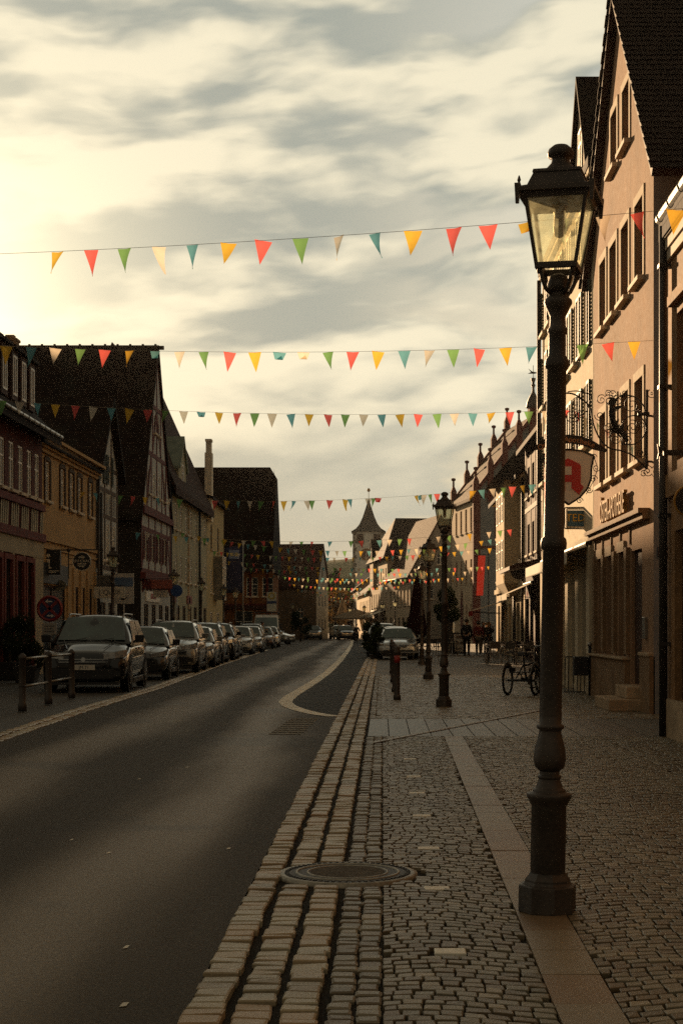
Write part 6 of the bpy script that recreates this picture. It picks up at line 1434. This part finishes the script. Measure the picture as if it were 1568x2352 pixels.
person('person in charcoal coat farther back between the strollers and the café', gX(1116, 90), 90, 170, j_dark, tr_black, h_dark, 1.7, 'walk')
person('figure dressed in black standing at the door of a parked car', gX(602, 98.5), 98.5, 120, j_black, tr_black, h_dark, 1.78, 'phone')
def wheel(mb_t, mb_r, c, r, ax, t=.022):
    mb_t.ring(c, r, ax, t, 28, 6); mb_r.ring(c, r-.03, ax, .010, 28, 4)
    d = Vector(ax).normalized(); a = d.cross(Vector((0, 0, 1))).normalized(); b = Vector((0, 0, 1))
    for q in range(14):
        an = q*2*math.pi/14; e = Vector(c)+(a*math.cos(an)+b*math.sin(an))*(r-.03); mb_r.tube([Vector(c)+d*.03*(1 if q % 2 else -1), e], .0025, 4)
    mb_r.tube([Vector(c)-d*.04, Vector(c)+d*.04], .025, 8)
def bicycle(label, X, d, rz):
    t = thing('bicycle', label, 'bicycle', (X, d, 0), R(rz), 'bicycles ridden down the street')
    for y in (-.52, .52):
        a, b = MB(), MB(); wheel(a, b, (0, y, .34), .33, (1, 0, 0)); wo = a.build('wheel', m_tyre, t, True); b.build('rim', m_zinc, wo)
    mb = MB(); bb = (0, .05, .28); st_ = (0, .17, .80); hd = (0, -.40, .82); ax = (0, .52, .34); fx = (0, -.52, .34)
    for p, q in ((bb, st_), (st_, (0, -.38, .78)), (bb, (0, -.41, .65)), (bb, ax), (st_, ax), (hd, fx)): mb.tube([p, q], .017, 6)
    mb.build('frame', m_black, t); MB().frus((0, .2, .84), .08, .13, (0, .18, .9), .07, .11).build('saddle', m_black, t, bevel=.02)
    MB().tube([(-.28, -.28, 1.0), (-.2, -.42, 1.02), (0, -.42, .95), (.2, -.42, 1.02), (.28, -.28, 1.0)], .013, 6).tube([hd, (0, -.42, .96)], .014, 6).build('handlebar', m_zinc, t)
    MB().box(-.04, .04, .60, .64, .58, .66).build('tail_light', m_sred, t)
    return t
for x, y, d, lb, lp_, col in ((818, 1476, 140, 'bicycle under the left one of the two far riders', 'rider in black on a bicycle, left of the two far cyclists', j_black), (839, 1476, 135, 'bicycle under the right one of the two far riders', 'rider in charcoal coat on a bicycle, right of the two far cyclists', j_dark)):
    bicycle(lb, gX(x, d), d, 172); p = person(lp_, gX(x, d), d, 172, col, tr_black, h_dark, 1.76, 'ride'); a = R(172); p.location = (gX(x, d)-math.sin(a)*.17, d+math.cos(a)*.17, -.02)
# cargo tricycle beside the lamp post
tr = thing('tricycle', 'black cargo tricycle parked behind the big lamp post with two spoked rear wheels', 'tricycle', (0, 0, 0)); Dt = gd(1597); A = Vector((gX(1165, Dt+.12), Dt+.12, 0)); B = Vector((gX(1229, Dt-.13), Dt-.13, 0))
ax = (B-A); wdt = ax.length; ax.normalize(); hd = Vector((-ax.y, ax.x, 0)); tr.location = (A+B)/2; tr.rotation_euler = (0, 0, math.atan2(ax.y, ax.x)); hwd = wdt/2   # local x = axle, local y = heading
for s in (-1, 1):
    a, b = MB(), MB(); wheel(a, b, (s*hwd, 0, .315), .30, (1, 0, 0), .026); wo = a.build('wheel', m_tyre, tr, True); b.build('rim', m_zinc, wo)
    g = MB(); pts = [(s*hwd, .36*math.cos(q), .315+.36*math.sin(q)) for q in [R(20+k*14) for k in range(11)]]
    for i in range(10): g.bar(pts[i], pts[i+1], .07, .008, up=(1, 0, 0))
    g.build('mudguard', m_zinc, tr)
a, b = MB(), MB(); wheel(a, b, (0, 1.25, .315), .30, (1, 0, 0), .026); wo = a.build('wheel', m_tyre, tr, True); b.build('rim', m_zinc, wo)
mb = MB()
for p, q, r in (((-hwd, 0, .315), (hwd, 0, .315), .025), ((0, 0, .36), (0, .42, .32), .022), ((0, .30, .30), (0, .12, .82), .02), ((0, .14, .62), (0, .95, .68), .022), ((0, .32, .30), (0, .98, .62), .022), ((0, .98, .60), (0, .92, .92), .022), ((0, .98, .60), (0, 1.25, .315), .02), ((-.12, 0, .36), (0, .15, .66), .015), ((.12, 0, .36), (0, .15, .66), .015)): mb.tube([p, q], r, 8)
mb.build('frame', m_black, tr, True); MB().frus((0, .10, .83), .11, .14, (0, .10, .92), .08, .12).build('saddle', m_black, tr, bevel=.025)
MB().tube([(0, .93, .9), (0, .90, 1.02), (-.2, .84, 1.05), (-.3, .62, 1.06)], .014, 8).tube([(0, .90, 1.02), (.2, .84, 1.05), (.3, .62, 1.06)], .014, 8).build('handlebar', m_zinc, tr, True)
MB().disc((.06, .32, .30), .09, (1, 0, 0), .012, 18).tube([(.06, .32, .30), (.13, .32, .16)], .012, 6).tube([(-.06, .32, .30), (-.13, .32, .44)], .012, 6).build('crank', m_zinc, tr)
MB().box(-.09, -.19, .32-.05, .32+.05, .43, .455).box(.09, .19, .27, .37, .145, .17).build('pedal', m_black, tr)
mb = MB(); mb.box(-.22, .22, -.16, .22, .48, .5)
for sx in (-.22, .22): mb.box(sx-.008, sx+.008, -.16, .22, .5, .58)
mb.build('luggage_rack', m_iron2, tr); MB().lathe([(.05, 0), (.06, .04), (.02, .08)], 10, (0, 1.02, .80)).build('headlight', m_zinc, tr)
# ------------------------------------------------------------------ bunting
FC = {k: cloth_mat('flag_cloth_'+k, c, .70, .50) for k, c in dict(yellow=(.86, .52, .07), red=(.88, .16, .14), green=(.22, .42, .14), teal=(.17, .42, .46), cream=(.84, .73, .58)).items()}
m_cord = M('bunting_cord', (.35, .30, .22), .8, 0, .1, 9, 0)
FM = {}
def flag_mesh(col, var):
    if (col, var) in FM: return FM[(col, var)]
    rnd = random.Random(hash((len(FM), var))); n = 5; mb = MB(); Wd, Ht = .22, .315
    bend = (0, .06, -.09, .16, .0)[var]; fold = var == 4
    pts = []
    for i in range(n+1):
        t = i/n
        for sx in (-1, 0, 1):
            x = sx*Wd/2*(1-t)+.02*bend*10*t*t*(1 if var > 1 else 0); z = -Ht*t; y = bend*t*t+.018*math.cos(sx*1.6+t*2)*(1-t*.5)
            if fold and t > .45: z = -Ht*.45+(t-.45)*Ht*.55; y = .02+(t-.45)*.05; x = sx*Wd/2*(1-t)*1.1+.05*(t-.45)
            if var == 3: x *= .72; y += .05*sx
            pts.append((x, y, z))
    th = .0025; o = len(pts)
    f1 = [(i*3+j, i*3+j+1, i*3+j+4, i*3+j+3) for i in range(n) for j in range(2)]
    mb.add(pts, f1)
    me = mb.mesh('flag', FC[col], True); FM[(col, var)] = me; return me
CYC = ['yellow', 'teal', 'cream', 'green', 'red']
def bunting(label, A, B, sag3, xs=None, cols=None, folds=(), start=0, gaps=0.0, spacing=.42, cyc=None, size=1.0):
    # A, B: plan ends; sag3: three (x, y) readings along the cord that give its height
    A, B = Vector(A), Vector(B); rnd = random.Random(int(abs(A.y*100))); cyc = cyc or CYC
    def tt(x): k = (x-VX)/F; return (k*A.y-A.x)/((B.x-A.x)-k*(B.y-A.y))
    if isinstance(sag3[0], tuple):
        T = [tt(p[0]) for p in sag3]; Z = [zz(p[1], A.y+(B.y-A.y)*q) for p, q in zip(sag3, T)]
        def hz(t):
            s = 0
            for i in range(3):
                l = 1
                for j in range(3):
                    if j != i: l *= (t-T[j])/(T[i]-T[j])
                s += l*Z[i]
            return s
    else:
        za, zb, sg = sag3[0], sag3[1], sag3[2] if len(sag3) > 2 else .35
        hz = lambda t: za+(zb-za)*t-4*sg*t*(1-t)
    root = thing('bunting', label, 'bunting', (0, 0, 0), 0, 'strings of bunting across the street')
    P = lambda t: Vector((A.x+(B.x-A.x)*t, A.y+(B.y-A.y)*t, hz(t)))
    N = 48; MB().tube([P(i/N) for i in range(N+1)], (.003 if A.y < 60 else .005), 5).build('cord', m_cord, root, True)
    L = (B-A).length; az = math.atan2(B.y-A.y, B.x-A.x)
    ts = [tt(x) for x in xs] if xs else [(i+.5)*spacing/L for i in range(int(L/spacing))]
    ts = [t for t in ts if 0.005 < t < .995]
    for i, t in enumerate(ts):
        if not xs:
            if rnd.random() < gaps: continue
            t += rnd.uniform(-.1, .1)*spacing/L
        c = cols[i] if cols and i < len(cols) else cyc[(i+start) % 5]
        var = 4 if i in folds else rnd.choice([0, 0, 1, 1, 2, 0]) if rnd.random() > .05 else 3
        p = P(t); e = (P(min(t+.01, 1))-P(t-.01)); tilt = math.atan2(e.z, math.hypot(e.x, e.y))
        s = size*rnd.uniform(.95, 1.06)
        inst('flag', flag_mesh(c, var), root, p-Vector((0, 0, .004)), (rnd.uniform(-.35, .35), -tilt+rnd.uniform(-.12, .12), az+rnd.uniform(-.55, .55)), (s, 1, s*rnd.uniform(.92, 1.08)))
    return root
Y, T_, C_, G_, R_ = 'yellow', 'teal', 'cream', 'green', 'red'
bunting('highest nearest bunting string, passing behind the big lantern', (-9.5, 22.6), (3.72, 16.79), [(0, 583), (690, 547), (1510, 484)],
        [52-0, 133, 210, 286, 365, 442, 525, 605, 690, 778, 860, 948, 1042, 1120, 1205, 1290, 1385, 1462, 1552, 1640][1:], [Y, R_, G_, C_, T_, Y, R_, G_, C_, T_, Y, R_, R_, Y, G_, C_, R_, Y, T_], folds=(13,), size=.98)
bunting('second nearest bunting string, level with the dark ridge at the left', (-10.3, 27.5), (4.5, 25.6), [(0, 794), (784, 808), (1513, 781)],
        [-42, 15, 72, 128, 185, 241, 298, 357, 413, 468, 528, 585, 642, 697, 753, 810, 868, 928, 986, 1040, 1100, 1160, 1220, 1278, 1337, 1395, 1455, 1513], [R_, Y, T_, C_, G_, R_, Y, T_, C_, G_, R_, Y, T_, C_, G_, R_, Y, T_, C_, G_, R_, Y, T_, C_, G_, R_, Y, T_], folds=(7, 12, 13))
bunting('third bunting string, crossing just above the pinnacles and the iron bracket', (-10.4, 36), (4.5, 35.5), [(5, 920), (784, 952), (1240, 944)],
        [5, 46, 87, 128, 174, 215, 256, 298, 340, 381, 422, 462, 503, 545, 585, 625, 668, 710, 753, 793, 835, 876, 918, 960, 1003, 1043, 1085, 1127, 1170, 1213, 1253, 1296, 1338], [G_, C_, T_, Y, R_, C_, T_, Y, R_, G_, C_, T_, Y, R_, G_, C_, T_, Y, R_, G_, C_, T_, Y, R_, G_, C_, T_, Y, R_, G_, C_, R_, Y], folds=(11,))
bunting('fourth bunting string, crossing in front of the tower spire with uneven gaps', (-10.6, 52), (4.5, 42.5), [(28, 1108), (640, 1151), (1240, 1110)],
        [5, 27, 55, 82, 110, 137, 164, 192, 220, 249, 278, 306, 334, 362, 388, 413, 494, 521, 548, 574, 600, 628, 652, 675, 706, 716, 757, 793, 803, 846, 858, 868, 955, 964, 972, 987, 1003, 1085, 1105, 1130, 1156, 1176, 1199, 1221, 1243], None, folds=(24, 26))
bunting('fifth bunting string, over the ochre house and the far square', (-10.75, 66), (6.3, 64), [(181, 1206), (620, 1243), (1180, 1215)], gaps=.25, start=1)
bunting('sixth bunting string, crossing the flagpole top and the far gable ridge', (-10.6, 80), (6.3, 80), [(521, 1243), (800, 1266), (1120, 1240)], gaps=.08, start=3)
bunting('seventh bunting string, just below the flagpole top', (-10.6, 92), (6.3, 84), [(520, 1269), (800, 1281), (1100, 1262)], gaps=.08, start=2)
far = [(-11, 108, 8, 112, 5.9), (-11, 116, 8, 118, 5.8), (-11, 128, 8.0, 132, 5.75), (-9.2, 142, 7, 142, 5.9), (-9.5, 154, 2.5, 153, 5.6), (-9.5, 168, .1, 168, 5.4), (-8.6, 186, -1.6, 180, 5.4), (-7.6, 205, -2.2, 196, 5.5), (-8, 222, -2.8, 208, 5.4), (-8.5, 240, -3.6, 222, 5.4), (-9, 255, -4, 232, 5.3)]
wd_ = ['eighth', 'ninth', 'tenth', 'eleventh', 'twelfth', 'thirteenth', 'fourteenth', 'fifteenth', 'sixteenth', 'seventeenth', 'farthest']
pl_ = ['over the bus stop and town hall banner', 'before the orange wall windows', 'under the dark barn roof', 'before the far brown roof', 'level with the eaves of the steep roofed house', 'before the broad gabled house', 'ending at the far pale gable', 'close before the autumn trees', 'over the pale far parasol', 'behind the far parasol', 'nearly at the gate tower']
for k, (xa, da, xb, db, z) in enumerate(far): bunting(wd_[k]+' bunting string, '+pl_[k], (xa, da), (xb, db), (z+.2, z, .35), gaps=.16, start=k, size=1.0)
# ------------------------------------------------------------------ plants, hills, haze
def leaf_mat(name, col, thru=.3):
    m, t, b = base_mat(name); g = t.node('ShaderNodeNewGeometry').outputs['Random Per Island']
    c = t.mix(g, tuple(q*.55 for q in col), tuple(min(1, q*1.6) for q in col))
    d = t.node('ShaderNodeBsdfDiffuse'); t.put(d.inputs[0], c); tr_ = t.node('ShaderNodeBsdfTranslucent'); t.put(tr_.inputs[0], c)
    mx = t.node('ShaderNodeMixShader'); mx.inputs[0].default_value = thru; t.l.new(d.outputs[0], mx.inputs[1]); t.l.new(tr_.outputs[0], mx.inputs[2]); t.l.new(mx.outputs[0], t.n['Material Output'].inputs[0]); t.n.remove(b); return m
m_bark = M('bark', (.05, .035, .025), .9, 0, .3, 5, .5, 30)
def plant(name, label, cat, X, d, H, rad, mat, n, leaf, seed, trunk=.25, z0=0.0, grp=None, conic=False, part='crown', pot=None, flat=1.0):
    rnd = random.Random(seed); t = thing(name, label, cat, (X, d, z0), 0, grp)
    zt = H*trunk
    mb = MB(); mb.tube([(0, 0, 0), (.02*H, .0, zt), (0, .02*H, H*.8)], [H*.03+.02, H*.022+.015, .012], 7)
    cl = []
    for k in range(9 if not conic else 12):
        if conic: f = k/12; a = rnd.uniform(0, 6.28); r = rad*(1-f)*.6; c = Vector((r*math.cos(a), r*math.sin(a), zt+(H-zt)*f*.95)); q = rad*(1-f)*.75+.1*rad
        else: a = rnd.uniform(0, 6.28); r = rad*rnd.uniform(.2, .75); c = Vector((r*math.cos(a), r*math.sin(a)*flat, zt+(H-zt)*rnd.uniform(.12, .88))); q = rad*rnd.uniform(.3, .55)
        cl.append((c, q)); mb.tube([(0, 0, zt+(c.z-zt)*.4), c], [H*.012+.006, .005], 5)
    mb.build('trunk', m_bark, t, True)
    mb = MB()
    for _ in range(n):
        c, q = rnd.choice(cl); v = Vector((rnd.gauss(0, 1), rnd.gauss(0, 1), rnd.gauss(0, .8))).normalized()*q*rnd.random()**.4
        v.y *= flat; p = c+v; p.z = max(p.z, .03)
        a = Vector((rnd.gauss(0, 1), rnd.gauss(0, 1), rnd.gauss(0, 1))).normalized(); b = a.cross(Vector((rnd.gauss(0, 1), rnd.gauss(0, 1), rnd.gauss(0, 1)))).normalized(); L = leaf*rnd.uniform(.6, 1.3)
        mb.add([p-a*L, p+b*L*.45, p+a*L, p-b*L*.45], [(0, 1, 2, 3)])
    mb.build(part, mat, t)
    if pot: MB().frus((0, 0, 0), pot*.75, pot*.75, (0, 0, zt+.05), pot, pot).build('pot', M('dark_planter', (.03, .026, .023), .7, 0, .2, 5, .1), t, bevel=.02)
    return t
lf_dark = leaf_mat('dark_green_leaves', (.035, .045, .018)); lf_aut = leaf_mat('autumn_leaves', (.13, .075, .02)); lf_con = leaf_mat('conifer_needles', (.022, .035, .018)); lf_bush = leaf_mat('potted_shrub_leaves', (.030, .035, .016))
plant('potted_shrub', 'dark bushy shrub in a planter at the left picture edge', 'shrub', gX(20, 42), 42, 1.75, .8, lf_bush, 2600, .055, 1, .25, pot=.4)
plant('potted_shrub', 'smaller dark shrub in a planter behind the left end of the railing', 'shrub', gX(62, 40), 40, 1.35, .55, lf_bush, 1800, .05, 2, .28, pot=.32)
for k, (x, d, H, r, lab) in enumerate(((862, 69, 1.35, .42, 'leafy planter shrub at the front left wing of the silver saloon'), (853, 74, 1.75, .5, 'taller leafy shrub behind the first one on the road side'), (872, 79, 2.0, .55, 'tall leafy shrub nearest to the light car on the right'), (938, 82, 1.9, .6, 'dark shrub between the silver saloon and the folded parasol'))):
    plant('hedge_plant', lab, 'shrub', gX(x, d), d, H, r, lf_dark, 1500, .07, 10+k, .12, grp='shrubs around the parked saloon', pot=.28)
plant('small_tree', 'small round potted tree behind the second street lamp', 'tree', gX(1027, 84), 84, 3.5, .85, lf_dark, 4200, .08, 21, .52, pot=.3)
plant('dark_shrub', 'dark shrub at the kerb by the far driving car', 'shrub', gX(690, 150), 150, 3.0, 1.1, lf_con, 1200, .12, 33, .2)
for k, (x, d, H, r, mt, cn, lab) in enumerate(((768, 232, 8.5, 2.3, lf_aut, False, 'rusty autumn tree next to the pale far gable'), (785, 238, 7.5, 2.2, lf_aut, False, 'rusty autumn tree above the beige folded parasol'), (803, 236, 7, 2.2, lf_aut, False, 'rusty autumn tree left of the gate tower foot'), (819, 240, 6.5, 2.1, lf_aut, False, 'low autumn tree before the gate tower'),
        (760, 262, 11.5, 2.3, lf_con, True, 'dark pointed conifer beside the far gable'), (774, 270, 12.5, 2.6, lf_con, True, 'tallest dark conifer under the hill'), (789, 266, 13, 3, lf_con, False, 'dark broad tree between the conifers and the tower'), (806, 264, 9, 2.2, lf_con, True, 'low dark conifer right beside the gate tower'), (836, 250, 7.5, 2.2, lf_aut, False, 'brownish tree in front of the gate tower'))):
    plant('far_tree', lab, 'tree', gX(x, d), d, H, r, mt, 2200, .20, 50+k, .18, grp='trees at the end of the street', conic=cn)
def hill(name, d, prof, col, depth):
    mb = MB(); n = len(prof); vs = []
    for x, y in prof: vs += [(gX(x, d), d, -2), (gX(x, d), d+depth*.15, zz(y, d)*.6), (gX(x, d+depth), d+depth, zz(y, d+depth))]
    vs2 = [(a, b+depth*3, -2) for a, b, c in vs[0::3]]
    mb.add(vs, [(i*3+j, i*3+3+j, i*3+4+j, i*3+1+j) for i in range(n-1) for j in range(2)])
    return struct(mb.build(name, M(name+'_meadow', col, .95, 0, .35, .02, .4, .2), None, True))
hill('hill', 440, [(-1600, 1330), (0, 1320), (500, 1300), (720, 1290), (770, 1286), (815, 1283), (880, 1288), (1000, 1300), (1600, 1330), (3000, 1340)], (.13, .14, .075), 80)
hill('hills', 385, [(-1000, 1390), (300, 1375), (700, 1356), (760, 1352), (812, 1349), (900, 1352), (1300, 1370), (2600, 1390)], (.15, .145, .08), 40)
for k, (x, y, d, wd, ht, lab) in enumerate(((790, 1421, 330, 9, 6, 'pale house on the slope behind the autumn trees'), (762, 1414, 345, 7, 5, 'small pale house left on the slope below the hill'))):
    h = House('hillside_house', lab, (gX(x-10, d), d), (gX(x+14, d), d), -1, 8, ht, ht+3.5, 'eaves', w_h1, t_red, openings=[(.8, 2, .7, 1.2, 'mid', m_white, 'n'), (1.8, 2, .5, 1.2, 'mid', m_white, 'n')])
# evening air: a closed box of even haze round everything
mb = MB(); mb.box(-425, 425, -62, 702, -3, 46)
hm = bpy.data.materials.new('evening_haze'); hm.use_nodes = True; t = NT(hm.node_tree); t.n.remove(t.n['Principled BSDF'])
pv = t.node('ShaderNodeVolumePrincipled'); pv.inputs['Color'].default_value = (.36, .36, .35, 1); pv.inputs['Density'].default_value = .0002; pv.inputs['Anisotropy'].default_value = .35
t.l.new(pv.outputs[0], t.n['Material Output'].inputs['Volume'])
hz_ = mb.build('haze', hm); hz_['kind'] = 'stuff'
